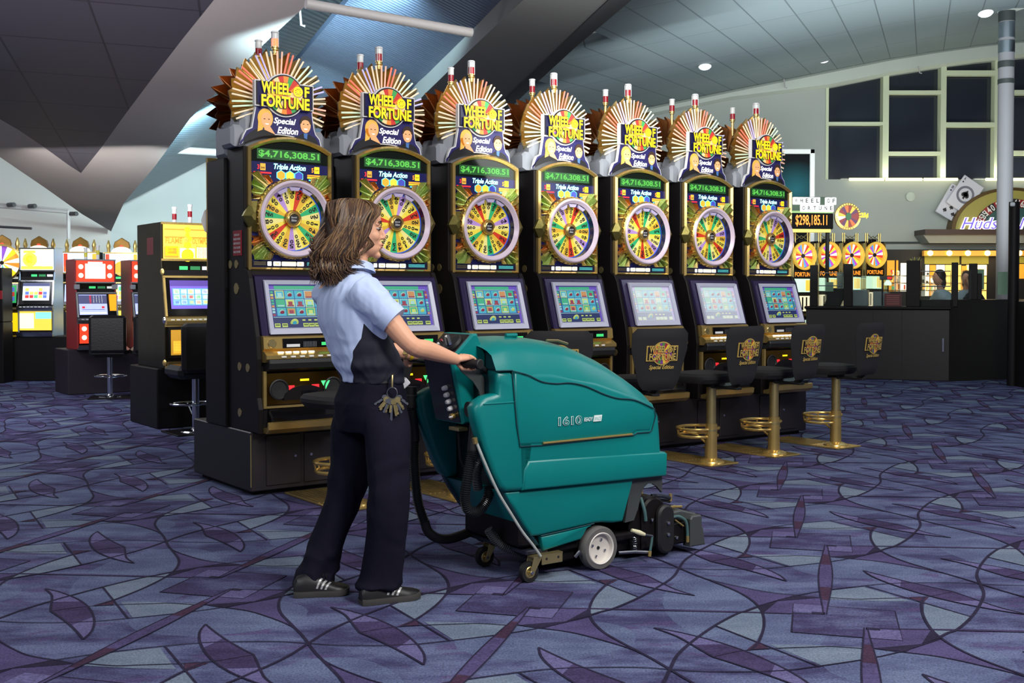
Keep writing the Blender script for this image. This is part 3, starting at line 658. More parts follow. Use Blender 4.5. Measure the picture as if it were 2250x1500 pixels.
    for i_ in range(5):
        for j_ in range(3):
            a0 = .10+i_*.162; b0 = .27+j_*.195; typ = rnd.choice('mfbcp')
            if typ in 'bcp': sl(a0, a0+.15, b0, b0+.18, rnd.choice([sy_, sg, so_, sw]), .0075); sl(a0+.015, a0+.135, b0+.015, b0+.165, rnd.choice([st, so_, sg, sy_]), .0085); sl(a0+.04, a0+.11, b0+.04, b0+.13, rnd.choice(cols), .0095); sl(a0+.02, a0+.13, b0+.02, b0+.05, rnd.choice([sr_, sw, sg]), .0098)
            else:
                sl(a0, a0+.15, b0, b0+.18, st, .0075)
                cx_ = xa+(xb-xa)*(a0+.075); f_ = fa+(fb-fa)*(b0+.085); m2 = sr_ if typ == 'f' else sy_
                y_, zz = mz(f_, .009)
                q.lathe([(.019, 0), (.015, .002), (.0003, .003)], (cx_, y_, zz), (0, -.954, -.3), sw, 12); q.lathe([(.0145, .002), (.011, .004), (.0003, .005)], (cx_+.002, y_, zz-.002), (0, -.954, -.3), m2, 12)
                sl(a0+.05, a0+.12, b0+.135, b0+.165, sg, .0105)
    for j_ in range(9):
        for a0 in (.025, .925):
            b0 = .27+j_*.064; sl(a0, a0+.045, b0, b0+.045, rnd.choice(cols), .0078)
    for x_, r_ in ((.08, .02), (.2, .022), (.55, .018), (.65, .018), (.75, .018), (.9, .024)):
        sl(x_-.045, x_+.045, .02, .1, sy_, .0078); sl(x_-.035, x_+.035, .05, .085, mat('screen button olive', (90, 110, 50), .5, emit=.2) if not pale else sw, .009)
    y_, zz = mz(fa+(fb-fa)*.11, .008); q.lathe([(.028, 0), (.024, .003), (.0003, .004)], (xa+(xb-xa)*.36, y_, zz), (0, -.954, -.3), sy_, 18); q.lathe([(.018, .003), (.0003, .005)], (xa+(xb-xa)*.36, y_, zz), (0, -.954, -.3), st, 18)
    for x_ in (.5, .6, .7): sl(x_, x_+.05, .155, .185, sy_, .008)
    q.build('screen', mo)
    # ---- gold console below the monitor
    g = MB(); g.prism([(-.17, .905), (-.20, .905), (-.222, .925), (-.215, .995), (-.20, 1.004), (-.17, 1.004)], .0, .56, gold, 'x')
    g.box(.125, .50, -.2245, -.205, .925, .985, blackgl)
    g.box(.15, .24, -.2265, -.2245, .932, .95, silver); g.box(.155, .235, -.228, -.2245, .934, .940, white)
    for k in range(9): g.box(.265+k*.0105, .271+k*.0105, -.2262, -.2245, .93, .965, steel)
    g.box(.39, .46, -.2262, -.2245, .938, .958, eGr)
    go = g.build('console', t)
    b = MB(); b.lathe([(.0005, .012), (.024, .012), (.028, .008), (.03, .0)], (.055, -.216, .955), (0, -1, 0), brass, 22); b.build('coin_slot_button', t)
    g = MB(); g.prism([(-.17, .84), (-.235, .84), (-.262, .862), (-.262, .885), (-.22, .908), (-.17, .908)], .0, .56, gold, 'x', smooth=False)
    g.prism([(-.17, .785), (-.225, .785), (-.262, .80), (-.272, .835), (-.262, .858), (-.17, .858)], .015, .545, rubber, 'x', bev=.006)
    g.build('button_deck', t)
    g = MB()
    for k in range(5): g.box(.085+k*.052, .122+k*.052, -.250, -.228, .893, .906, eWh, .003)
    for k in range(6): g.box(.098+k*.062, .13+k*.062, -.27, -.25, .868, .879, white, .002)
    g.box(.03, .06, -.26, -.25, .868, .88, eRed)
    g.build('play_button_set', t)
    # ---- belly: speakers, glowing strips
    g = MB(); g.box(.02, .54, -.205, -.19, .575, .77, mat('smoked gold mirror', (150, 112, 48), .2, 1, nscale=6, namt=.5)); g.box(.04, .07, -.21, -.2, .56, .77, gold) if False else None
    g.box(.0, .02, -.215, -.19, .56, .785, gold); g.box(.54, .56, -.215, -.19, .56, .785, gold); g.box(.25, .31, -.208, -.205, .715, .728, eYel)
    g.prism(circ(.28, .60, .15, 14, 0, 180, .09), -.204, -.222, black); g.box(.25, .36, -.224, -.222, .63, .655, blackgl); g.box(.17, .21, -.208, -.204, .66, .69, eRed); g.box(.33, .38, -.208, -.204, .665, .69, eRed)
    g.prism([(.395, .71), (.455, .71), (.425, .655)], -.204, -.209, em('lit green arrow', (60, 255, 110), 2.2))
    g.build('belly_panel', t)
    for cx in (.105, .475):
        g = MB(); g.lathe([(.062, 0), (.066, .008), (.058, .012), (.05, .004), (.0005, .002)], (cx, -.204, .668), (0, -1, 0), rubber, 26); g.build('speaker', t)
    g = MB(); g.prism([(-.19, .402), (-.25, .402), (-.285, .43), (-.29, .47), (-.27, .475), (-.262, .445), (-.19, .43)], .0, .56, gold, 'x', bev=.004)
    g.prism([(-.2, .43), (-.262, .445), (-.27, .50), (-.2, .56)], .03, .53, blackgl, 'x', bev=.01); g.box(.0, .56, -.215, -.19, .555, .568, gold)
    g.build('coin_tray', t)
    # ---- topper: moulded housing, sunburst, neon, sign, portraits
    g = MB()
    g.prism([(.04, 2.19), (.25, 2.19), (.25, 2.36), (.22, 2.42), (.06, 2.42), (.04, 2.36)], -.03, .50, greyp, 'x', bev=.03, smooth=True)
    g.prism([(.05, 2.19), (.23, 2.19), (.23, 2.30), (.2, 2.33), (.07, 2.33), (.05, 2.3)], -.09, .56, greyp, 'x', bev=.02, smooth=True)
    g.build('topper_housing', t)
    g = MB(); BX, BZ = .24, 2.495; jagged_fan(g, BX, BZ, .08, .345, -28, 208, 17, .10, .07, burst, MATS['satin brass'])
    g.build('sunburst', t)
    for k in range(17):
        a_ = radians(-28+236*(k+.5)/17)
        for e_ in (-1, 1):
            g = MB(); dx = e_*.011; ca, sa = cos(a_), sin(a_); ox = -sa*dx; oz = ca*dx
            g.tube([(BX+.15*ca+ox, .062, BZ+.15*sa+oz), (BX+.325*ca+ox*1.5, .05, BZ+.325*sa+oz*1.5)], .0060, tubeC[(2, 4, 2, 1, 2, 3, 2, 0, 4, 2, 1, 2, 0, 4, 2, 3, 2)[k]], 7)
            g.build('neon_tube', t)
    def plate(mb, pts, ya, yb, rim, m):
        mb.prism(pts, ya, yb, rim); mb.prism(shrink(pts, .0075), yb-.004, yb, m) if False else mb.prism(shrink(pts, .0075), yb, yb-.003, m)
    SX, SZ = .235, 2.527
    g = MB(); ar = circ(.278, 1.70, .578, 12, 60, 120)
    pts = [(.045, 2.45), (.035, 2.40), (.022, 2.33), (.018, 2.31), (-.02, 2.292), (-.04, 2.255), (-.056, 2.195)]
    low = [(x, z) for x, z in circ(.22, 1.70, .575, 14, 118.5, 62)]
    ptsR = [(.505, 2.21), (.490, 2.27), (.462, 2.30), (.452, 2.33), (.442, 2.39), (.436, 2.45)]
    plate(g, pts+low+ptsR, .01, -.012, silver, mat('deep blue violet print', (38, 34, 88), .4, emit=.08, ecol=(60, 50, 150)))
    po = g.build('portrait_sign', t)
    g = MB(); Y = -.0155
    g.prism([(.045, 2.30), (.005, 2.275), (-.03, 2.24), (-.04, 2.205), (.01, 2.229), (.06, 2.25), (.12, 2.266), (.175, 2.272), (.14, 2.30)], Y, Y-.002, suit)
    g.prism(circ(.108, 2.372, .052, 20, 0, 360, .062), Y-.002, Y-.004, blond); g.prism([(.062, 2.37), (.095, 2.37), (.09, 2.30), (.055, 2.285)], Y-.002, Y-.004, blond)
    g.prism(circ(.115, 2.362, .036, 20, 0, 360, .048), Y-.004, Y-.006, skin1); g.prism([(.10, 2.33), (.135, 2.33), (.175, 2.275), (.10, 2.30)], Y-.003, Y-.005, skin1)
    g.prism(circ(.118, 2.340, .013, 10, 180, 360, .007), Y-.006, Y-.007, teeth)
    for ex in (.101, .131): g.prism(circ(ex, 2.368, .006, 8, 0, 360, .003), Y-.006, Y-.007, darkh)
    g.build('woman_portrait', po)
    g = MB()
    g.prism([(.33, 2.275), (.37, 2.30), (.42, 2.29), (.455, 2.275), (.475, 2.24), (.482, 2.215), (.43, 2.236), (.37, 2.257), (.30, 2.270)], Y, Y-.002, suit)
    g.prism([(.372, 2.30), (.40, 2.30), (.395, 2.262), (.375, 2.27)], Y-.002, Y-.004, shirtb); g.prism(circ(.385, 2.352, .036, 20, 0, 360, .05), Y-.003, Y-.005, skin1)
    g.prism(circ(.385, 2.362, .042, 14, -5, 185, .050)+circ(.385, 2.362, .030, 10, 180, 0, .024), Y-.005, Y-.0065, darkh)
    g.prism(circ(.386, 2.330, .014, 10, 180, 360, .008), Y-.005, Y-.0065, teeth)
    for ex in (.371, .400): g.prism(circ(ex, 2.358, .005, 8, 0, 360, .003), Y-.005, Y-.0065, ink)
    g.build('man_portrait', po)
    g = MB(); g.text('Special', .165, 2.335, .155, .05, Y-.001, eWh, .025, .3); g.text('Edition', .19, 2.284, .145, .044, Y-.001, eWh, .025, .3); g.build('script_lettering', po)
    g = MB(); sh = logo_shape(SX, SZ, .405, .165, .138)
    plate(g, sh, .004, -.03, silver, ink)
    g.prism(shrink(logo_shape(SX, SZ, .405, .165, .138), .017), -.033, -.036, mat('starry black sign face', (16, 14, 40), .3, nscale=260, namt=.9, emit=.2, ecol=(60, 60, 140)))
    wedge_disc(g, SX, SZ, .002, .121, 20, -.038, [em('sign pale', (236, 200, 140), .4), em('sign orange', (226, 130, 50), .4), em('sign red', (190, 50, 40), .4), em('sign green', (60, 150, 80), .4), em('sign violet', (120, 80, 150), .4), em('sign yellow', (230, 190, 70), .45)], [0, 1, 2, 3, 1, 2, 0, 1, 4, 5, 1, 4, 3], .1)
    so = g.build('topper_sign', t)
    g = MB(); wheel_words(g, SX, SZ-.004, .344, -.046, ink, .10); wheel_words(g, SX, SZ-.004, .33, -.049, eYel, .03); g.build('lettering', so)
    # ---- beacon
    g = MB(); g.lathe([(.013, 0), (.013, .03), (.02, .034), (.02, .046), (.026, .048), (.026, .056)], (.225, .09, 2.80), (0, 0, 1), gold, 18); g.lathe([(.026, .143), (.026, .150), (.02, .154), (.0005, .155)], (.225, .09, 2.80), (0, 0, 1), silver, 18)
    for k in range(4): a_ = k*pi/2+.6; g.tube([(.225+.026*cos(a_), .09+.026*sin(a_), 2.85), (.225+.026*cos(a_), .09+.026*sin(a_), 2.948)], .0022, silver, 5)
    bo = g.build('beacon', t)
    g = MB(); g.cyl((.225, .09, 2.856), (0, 0, 1), .0225, .048, redglass, 18); g.build('red_lens', bo)
    g = MB(); g.cyl((.225, .09, 2.905), (0, 0, 1), .0225, .036, mat('frosted clear lens', (205, 208, 206), .3, emit=.1), 18); g.build('clear_lens', bo)
    return t
where = ['leftmost gold wheel slot machine, red age notice on its side, lit beacon on top', 'slot machine right behind the head of the woman in the blue shirt', 'slot machine above the control console of the teal scrubber, screen full of fruit symbols', 'slot machine above the rounded lid of the teal scrubber', 'slot machine with a washed-out screen above the first logo stool back right of the scrubber', 'slot machine with the palest, whitest screen in the row', 'rightmost slot machine of the tall gold wheel row, beside the cashier counter']
s0 = make_slot(where[0]); s0.location = R(0); s0.rotation_euler.z = RA
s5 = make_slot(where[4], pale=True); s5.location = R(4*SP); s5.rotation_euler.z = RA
slots = [s0]
for k in (1, 2, 3, 6): slots.append(dup(s0, R(k*SP), RA, where[k]))
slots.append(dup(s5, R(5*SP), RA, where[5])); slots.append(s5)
for k, s_ in enumerate(slots):
    for ch in s_.children_recursive:
        if ch.name.startswith('prize_wheel'): ch.rotation_euler.y = .9*k+.3
# lit beacon and age notice on the first machine
for ch in s0.children_recursive:
    if ch.name.startswith('red_lens'):
        ch.data = ch.data.copy(); ch.data.materials[0] = em('lit beacon lens', (255, 110, 70), 2.2); ch['label'] = 'glowing orange red beacon lens'
g = MB(); g.box(-.038, -.034, .03, .16, 1.505, 1.665, mat('red notice plate', (150, 22, 34), .35))
def side_text(mb, s_, yc, z0, w, h, m):
    vs, fs = font_mesh(s_, .02, 0, 0); mb.add([(-.0395, yc+w/2-x*w, z0+z*h) for x, z, _ in vs], fs, m)
for k, s_ in enumerate(('NEVADA LAW', 'PROHIBITS ANY PERSONS', 'UNDER THE AGE OF 21', 'TO PLAY OR LOITER', 'NEAR SLOT MACHINES')): side_text(g, s_, .095, 1.63-.027*k, .11 if k else .08, .014, white)
g.build('age_notice', s0, label='red plate with white law notice')
# ------------------------------------------------------------ machines standing back to back behind the row
def make_back(label):
    t = thing('slot_machine', label, 'slot machine', group='machines backed against the front row')
    c = MB(); c.box(-.034, .594, .0, .30, .402, 2.14, black, .006); c.prism([(0, .402), (.35, .402), (.35, .9), (.30, 1.3), (.0, 1.3)], -.03, .59, black, 'x'); c.build('cabinet', t)
    g = MB(); g.box(-.03, .59, .30, .325, 1.41, 2.17, gold, .004); g.build('panel_frame', t)
    for sx in (-1, 1):
        g = MB(); cx = .278+sx*.29; g.loft([[(cx+sx*a_, .325, z) for a_, z in ((-.03, 1.65), (.03, 1.68), (.055, 1.75), (.03, 1.82), (-.03, 1.85))], [(cx+sx*a_, .37, z) for a_, z in ((-.02, 1.72), (0, 1.73), (.01, 1.75), (0, 1.77), (-.02, 1.78))]], silver, smooth=False); g.build('side_gem', t)
    g = MB(); g.prism([(.0, 2.14), (.20, 2.14), (.20, 2.33), (.16, 2.38), (.02, 2.38), (.0, 2.33)], -.02, .52, greyp, 'x', bev=.03, smooth=True); g.build('topper_housing', t)
    g = MB(); jagged_fan(g, .28, 2.47, .10, .345, -28, 208, 15, .19, -.07, bronze); jagged_fan(g, .28, 2.47, .10, .345, 170, 208, 3, .10, .05, bronze); g.build('sunburst', t)
    g = MB(); g.lathe([(.012, 0), (.012, .12), (.02, .124), (.02, .136), (.026, .138), (.026, .146)], (.26, .12, 2.70), (0, 0, 1), gold, 16); g.lathe([(.026, .243), (.026, .25), (.02, .254), (.0005, .255)], (.26, .12, 2.70), (0, 0, 1), silver, 16)
    bo = g.build('beacon', t)
    g = MB(); g.cyl((.26, .12, 2.846), (0, 0, 1), .0225, .05, redglass, 16); g.build('red_lens', bo)
    g = MB(); g.cyl((.26, .12, 2.897), (0, 0, 1), .0225, .046, MATS['frosted clear lens'], 16); g.build('clear_lens', bo)
    return t
bw = ['leftmost of the machines seen from behind, its copper sunburst left of the lit beacon', 'machine seen from behind between the first and second gold sunbursts', 'machine seen from behind between the second and third gold sunbursts', 'machine seen from behind between the third and fourth gold sunbursts', 'machine seen from behind between the fourth and fifth gold sunbursts', 'machine seen from behind between the fifth and sixth gold sunbursts', 'rightmost machine seen from behind, left of the last gold sunburst']
b0 = make_back(bw[0]); b0.location = R(-.02, -.262); b0.rotation_euler.z = RA
for k in range(1, 7): dup(b0, R(-.02+k*SP, -.262), RA, bw[k])
# ------------------------------------------------------------ plinth with doors
t = thing('machine_plinth', 'long low charcoal plinth under the tall gold wheel slot machines', 'plinth', R(0), RA)
g = MB(); g.box(-.045, 6*SP+.68, -.12, .86, .03, .402, plinthm, .006); g.box(-.0, 6*SP+.64, -.07, .82, 0, .03, black); g.build('carcass', t)
g = MB(); g.tube([(-.046, -.121, .06), (-.046, -.121, .385)], .0035, brass, 6); g.build('corner_bead', t)
for k in range(14):
    x0 = .055+(k//2)*SP+(.26 if k % 2 else 0)
    d = MB(); d.box(x0, x0+.235, -.129, -.12, .06, .375, plinthm, .003); do = d.build('door', t)
    lx = x0+.195 if k % 2 == 0 else x0+.045
    d = MB(); d.cyl((lx, -.129, .235), (0, -1, 0), .009, .006, chrome, 12); d.build('lock', do)
# ------------------------------------------------------------ stools of the row
fab = mat('black stool upholstery', (24, 22, 25), .85, nscale=80, namt=.2, bump=.1, bscale=300)
fabs = mat('dark blue black seat cloth', (34, 34, 48), .8, nscale=80, namt=.15)
def swivel(o, a):
    for ch in o.children:
        if ch.name.split('.')[0] in ('seat', 'bracket', 'backrest'): ch.rotation_euler.z = a
def make_stool(label):
    t = thing('bar_stool', label, 'stool', group='logo stools along the wheel machines')
    g = MB(); g.box(-.15, .15, -.14, .62, .001, .014, gold, .003)
    for k in range(9): g.box(-.145+k*.034, -.135+k*.034, .15, .6, .014, .017, brass)
    g.build('floor_plate', t)
    g = MB(); g.lathe([(.10, .014), (.095, .024), (.07, .036), (.048, .042), (.046, .06), (.044, .3)], (0, 0, 0), (0, 0, 1), gold, 28); g.build('base_flange', t)
    g = MB(); g.lathe([(.043, .05), (.043, .24), (.0455, .242), (.0455, .26), (.036, .262), (.036, .60)], (0, 0, 0), (0, 0, 1), brass, 24); g.build('post', t)
    g = MB()
    for z, r_ in ((.255, .165), (.20, .155)):
        g.tube([(r_*cos(a), .155+r_*sin(a)*.9-.02, z) for a in [2*pi*k/28 for k in range(29)]], .011, gold, 8)
    for k in range(5): a = pi*(.1+.2*k); g.tube([(.165*cos(a), .135+.15*sin(a), .255), (.155*cos(a), .135+.14*sin(a), .20)], .006, gold, 6)
    g.tube([(0, 0, .12), (0, .14, .20), (0, .28, .21)], .009, gold, 6); g.tube([(.03, 0, .23), (.13, .05, .25)], .009, gold, 6); g.tube([(-.03, 0, .23), (-.13, .05, .25)], .009, gold, 6)
    g.build('footrest', t)
    sw_ = t
    def sq(rx, ry, z, cy=0, e=3.2): return [(rx*abs(cos(a))**(2/e)*(1 if cos(a) > 0 else -1), cy+ry*abs(sin(a))**(2/e)*(1 if sin(a) > 0 else -1), z) for a in [2*pi*k/32 for k in range(32)]]
    g = MB(); g.loft([sq(.14, .13, .60, .07), sq(.20, .18, .605, .08), sq(.215, .205, .635, .08), sq(.215, .205, .655, .08), sq(.2, .19, .675, .08), sq(.13, .12, .685, .08)], fab); g.build('seat', sw_)
    g = MB(); g.loft([sq(.06, .06, .575, 0), sq(.06, .06, .60, 0)], rubber); g.box(-.03, .03, -.26, .0, .565, .583, rubber, .004); g.tube([(0, -.2, .58), (0, -.262, .62), (0, -.28, .75)], .02, rubber, 8); g.build('bracket', sw_)
    # back: rounded panel, slightly curved
    W2, Z0, Z1 = .215, .61, 1.03
    def bp(x, z): return -.285-.05*((z-Z0)/.4)+.35*x*x
    rows = []
    N1, N2 = 18, 12
    ob = []
    def wz(tz): # half width by height
        e = min(1, (tz)/.16) ; e2 = min(1, (1-tz)/.10)
        return W2*(.66+.34*min(1, tz*1.5))*sqrt(max(.0, 1-(1-e)**2*.35))*sqrt(max(.0, 1-(1-e2)**2*.3))
    for i in range(N2+1):
        tz = i/N2; z = Z0+(Z1-Z0)*tz; w_ = wz(tz); ring = []
        for k in range(N1+1): x = -w_+2*w_*k/N1; ring.append((x, bp(x, z)-.022*(1-abs(2*k/N1-1)**4)*(1 if 0 < i < N2 else 0), z))
        for k in range(N1, -1, -1): x = -w_+2*w_*k/N1; ring.append((x, bp(x, z)+.030*(1-abs(2*k/N1-1)**4)*(1 if 0 < i < N2 else 0)+.004, z))
        rows.append(ring)
    g = MB(); g.loft(rows, fab); bk = g.build('backrest', sw_)
    # emblem on the rear of the back
    def lay(mb): # bend flat work onto the back
        out = []
        for x, y, z in mb.v: out.append((x, bp(x, z)-.0235+y, z))
        mb.v = out; return mb
    g = MB(); CZ = .862; sh = logo_shape(0, CZ, .24, .105, .08)
    g.prism(sh, 0, -.005, mat('emblem gold rim', (232, 196, 104), .35, .45)); g.prism(shrink(sh, .008), -.005, -.006, ink)
    wedge_disc(g, 0, CZ, .002, .071, 20, -.0065, [mat('emblem orange', (220, 120, 60), .5), mat('emblem violet', (120, 60, 140), .5), mat('emblem yellow', (226, 190, 60), .5), mat('emblem crimson', (150, 40, 60), .5), mat('emblem green', (70, 130, 70), .5)], [0, 1, 2, 3, 4, 1, 2, 0, 3], .1)
    wheel_words(g, 0, CZ+.004, .206, -.0085, ink, .04); wheel_words(g, 0, CZ+.004, .203, -.0105, mat('antique gold lettering', (232, 196, 104), .35, .4), .03)
    g.text('Special Edition', -.095, CZ-.115, .19, .036, -.004, MATS['antique gold lettering'], .02, .3)
    lay(g).build('emblem', bk)
    return t, sw_
stl = ['black logo stool, its seat just left of the woman, by the first slot machine', 'black logo stool hidden behind the woman and the rear of the scrubber', 'black logo stool whose backrest peeks over the sloping lid of the scrubber', 'black logo stool nearest the front end of the teal scrubber', 'black logo stool, first gold post to the right of the scrubber', 'black logo stool in the middle of the three with fully visible gold posts', 'rightmost black logo stool, its backrest against the dark cashier counter']
st0, _ = make_stool(stl[0])
bas = [None, None, None, None, G(1562, 1018), G(1700, 999), G(1836, 981)]
d0 = (bas[5]-bas[4]+bas[6]-bas[5])/2
turn = [1.7, -.3, -.6, -.25, .08, .08, .1]
for k in range(7):
    b = bas[k] or (bas[4]+(k-4)*d0)
    if k == 0: b = Vector((-.95, 6.60, 0))
    if k == 0: s_ = st0; s_.location = b; s_.rotation_euler.z = RA
    else: s_ = dup(st0, b, RA, stl[k])
    swivel(s_, turn[k])
# ------------------------------------------------------------ carpet scrubber (local x forward, y to its left, away from the camera)
PH = radians(35); SX_ = Vector((cos(PH), sin(PH), 0)); SL_ = Vector((-sin(PH), cos(PH), 0)); SO = Vector((.43, 5.08, 0))
def SW(x, y, z): return SO+SX_*x+SL_*y+Vector((0, 0, z))
deept = mat('deep shade moulding', (12, 28, 32), .5)  # shade of the hollow rear put into the colour
tm = thing('carpet_scrubber', 'teal walk-behind carpet scrubber pushed by the woman in the blue shirt', 'floor scrubber', SO, PH)
BW = .55
def zx(pts, x):   # height of a polyline at x
    for (a, za), (b, zb) in zip(pts, pts[1:]):
        if a <= x <= b: return za+(zb-za)*(x-a)/(b-a)
    return pts[0][1] if x < pts[0][0] else pts[-1][1]
# main tank: side outline extruded with rounded edges
hull = [(-.713, .785), (-.700, .717), (-.664, .61), (-.62, .501), (-.585, .437), (-.555, .414), (-.43, .410), (.172, .402), (.369, .400), (.372, .508), (.352, .516), (.345, .60), (.338, .68), (.305, .76), (.20, .80), (-.05, .88), (-.30, .92), (-.45, .932), (-.526, .934), (-.606, .935), (-.602, .885), (-.600, .84), (-.655, .830), (-.685, .815)]
rad = [(0, .0), (.006, .012), (.02, .022), (.04, .028)]
def body(mb, pts, y0, y1, ins, m, k=((0, 1), (.2, .55), (.55, .2), (1, 0))):
    d = y1-y0; rings = []
    for t_, s_ in k: rings.append([(p[0], y0+ins*t_, p[1]) for p in shrink(pts, ins*s_)] if s_ else [(p[0], y0+ins*t_, p[1]) for p in pts])
    for t_, s_ in reversed(k): rings.append([(p[0], y1-ins*t_, p[1]) for p in shrink(pts, ins*s_)] if s_ else [(p[0], y1-ins*t_, p[1]) for p in pts])
    mb.loft(rings, m)
# the hull keeps a hollow rear: two side wings and a centre block further forward
g = MB()
wing = [(-.713, .785), (-.700, .717), (-.664, .61), (-.62, .501), (-.585, .437), (-.555, .414), (-.43, .410), (-.40, .60), (-.44, .84), (-.526, .934), (-.606, .935), (-.602, .885), (-.600, .84), (-.655, .830), (-.685, .815)]
main = [(-.50, .412), (.172, .402), (.369, .400), (.372, .508), (.352, .518), (.346, .60), (.336, .685), (.300, .75), (.20, .79), (-.05, .87), (-.30, .92), (-.45, .932), (-.52, .934)]
body(g, main, 0, BW, .03, teal)
for ya, yb in ((0, .085), (BW-.085, BW)): body(g, wing, ya, yb, .022, teal)
hullo = g.build('tank_shell', tm, ang=50)
# raised band around the foot of the tank
g = MB(); band = [(-.47, .414), (.172, .401), (.374, .398), (.378, .505), (.362, .514), (-.44, .541), (-.463, .50)]
body(g, band, -.006, BW+.006, .010, teal); g.build('side_band', hullo, ang=50)
# recovery tank face standing slightly proud, with the stepped outline
g = MB(); face = [(-.498, .612), (-.368, .606), (.161, .610), (.183, .622), (.271, .620), (.300, .715), (.172, .766), (.064, .781), (-.019, .806), (-.122, .846), (-.212, .866), (-.291, .868), (-.368, .880), (-.444, .911), (-.500, .928), (-.516, .928)]
body(g, face, -.004, BW+.004, .012, teal); g.build('side_panel', hullo, ang=50)
def groove(name, pts, r=.003, y=-.004, m=None, ys=None):
    g = MB()
    g.tube([(x, y if ys is None else ys[i], z) for i, (x, z) in enumerate(pts)], r, m or tealg, 6); return g.build(name, hullo)
gl = cat_rom([(-.606, .938, 0), (-.57, .938, 0), (-.526, .937, 0)], 2)+cat_rom([(-.524, .934, 0), (-.444, .914, 0), (-.368, .882, 0), (-.291, .870, 0), (-.212, .869, 0), (-.122, .850, 0), (-.019, .810, 0), (.064, .786, 0), (.172, .771, 0), (.293, .723, 0)], 5)
groove('lid_seam', [(a, b) for a, b, c in gl], .0031)
groove('panel_seam', [(.293, .72), (.30, .69), (.276, .622), (.262, .616), (.185, .617), (.163, .608), (-.368, .603), (-.485, .606), (-.502, .70), (-.526, .932)], .0031)
groove('shelf_step', [(-.505, .80), (-.673, .800)], .0035, -.0, teal)
# lid: lofted dome from the seam
g = MB(); NX, NY = 34, 16
seam = [(-.606, .938), (-.526, .937), (-.444, .914), (-.368, .882), (-.291, .870), (-.212, .869), (-.122, .850), (-.019, .810), (.064, .786), (.172, .771), (.30, .72), (.345, .69), (.36, .66)]
topl = [(-.60, 1.045), (-.545, 1.064), (-.48, 1.073), (-.40, 1.074), (-.30, 1.066), (-.20, 1.050), (-.08, 1.020), (.05, .965), (.15, .905), (.25, .835), (.32, .765), (.36, .665)]
rows = []
for i in range(NX+1):
    x = -.606+(.36+.606)*i/NX
    if i == NX: x = .358
    zs = zx(seam, x); zt = max(zs+.004, zx(topl, x)); row = []
    nar = .0
    if x > .22: nar = (x-.22)**2*1.6
    for j in range(NY+1):
        u = -1+2*j/NY; au = abs(u); s_ = (1-au**2.6)**(1/2.3) if au < 1 else 0
        y = BW/2+(BW/2-.002-nar)*u*(1-.05*(1-au))
        row.append((x+(.0 if i else 0), y, zs+(zt-zs)*s_))
    rows.append(row)
n = NY+1; vs = [p for r_ in rows for p in r_]; fs = [(i*n+j, i*n+j+1, (i+1)*n+j+1, (i+1)*n+j) for i in range(NX) for j in range(NY)]
g.add(vs, fs, teal, True)
# rear face of the lid, concave, its shade painted in dark teal
rr = rows[0]; inner = [(p[0]+.05, BW/2+(p[1]-BW/2)*.86, .938+(p[2]-.938)*.86) for p in rr]
g.add(rr+inner, [(k, k+1, n+k+1, n+k) for k in range(n-1)], tealg, True); g.add(inner, [tuple(range(n))], tealg)
g.build('lid', tm, ang=50)
g = MB(); g.tube([(-.25, .12, 1.055), (-.18, .13, 1.052), (-.10, .16, 1.034)], .006, brass, 6); g.tube([(-.42, .2, 1.078), (-.36, .2, 1.078)], .01, teal, 8); g.build('lid_handle', tm)
# rear recess behind the lid on the near side
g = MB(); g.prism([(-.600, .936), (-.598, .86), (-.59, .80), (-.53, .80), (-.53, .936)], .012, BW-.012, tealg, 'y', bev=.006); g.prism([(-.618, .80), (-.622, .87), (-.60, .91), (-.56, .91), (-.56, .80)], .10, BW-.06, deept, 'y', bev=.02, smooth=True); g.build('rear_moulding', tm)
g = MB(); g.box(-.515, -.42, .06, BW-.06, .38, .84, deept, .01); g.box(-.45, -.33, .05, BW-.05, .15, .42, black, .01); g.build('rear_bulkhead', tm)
# lower chassis skirt
g = MB(); low = [(-.553, .412), (-.50, .335), (-.449, .259), (-.406, .200), (-.353, .197), (-.043, .216), (.00, .214), (.062, .204), (.125, .203), (.192, .400), (-.43, .412)]
body(g, low, .02, BW-.02, .015, teal); lo = g.build('solution_tank', tm, ang=50)
g = MB(); sk = [(-.353, .194), (-.334, .128), (-.125, .152), (-.108, .17), (-.09, .195), (-.06, .212), (-.20, .204)]
body(g, sk, .022, BW-.022, .01, teal); g.build('foot_skirt', tm, ang=50)
g = MB(); g.tube([(-.353, .024, .197), (-.2, .024, .206), (-.05, .024, .216)], .003, tealg, 6); g.build('skirt_seam', lo)
g = MB(); wingl = [(-.575, .44), (-.53, .36), (-.45, .25), (-.372, .155), (-.352, .155), (-.40, .22), (-.50, .36), (-.54, .43)]
g.prism(wingl, BW-.06, BW-.02, tealg, 'y', bev=.008); g.prism(wingl, .03, .06, tealg, 'y', bev=.008); g.build('rear_fin', tm)
# clear level tube down the near rear edge
tubem = mat('clear vinyl tube', (170, 176, 170), .12, nscale=30, namt=.3, spec=.7)
g = MB(); g.tube(cat_rom([(-.700, .012, .64), (-.672, .004, .57), (-.625, .0, .47), (-.585, .0, .40), (-.53, .0, .32), (-.47, .0, .235), (-.41, .0, .165), (-.372, .0, .115)], 5), .0065, tubem, 8); g.cyl((-.703, .013, .635), (-.2, 0, 1), .011, .025, gold, 10); g.build('level_tube', tm)
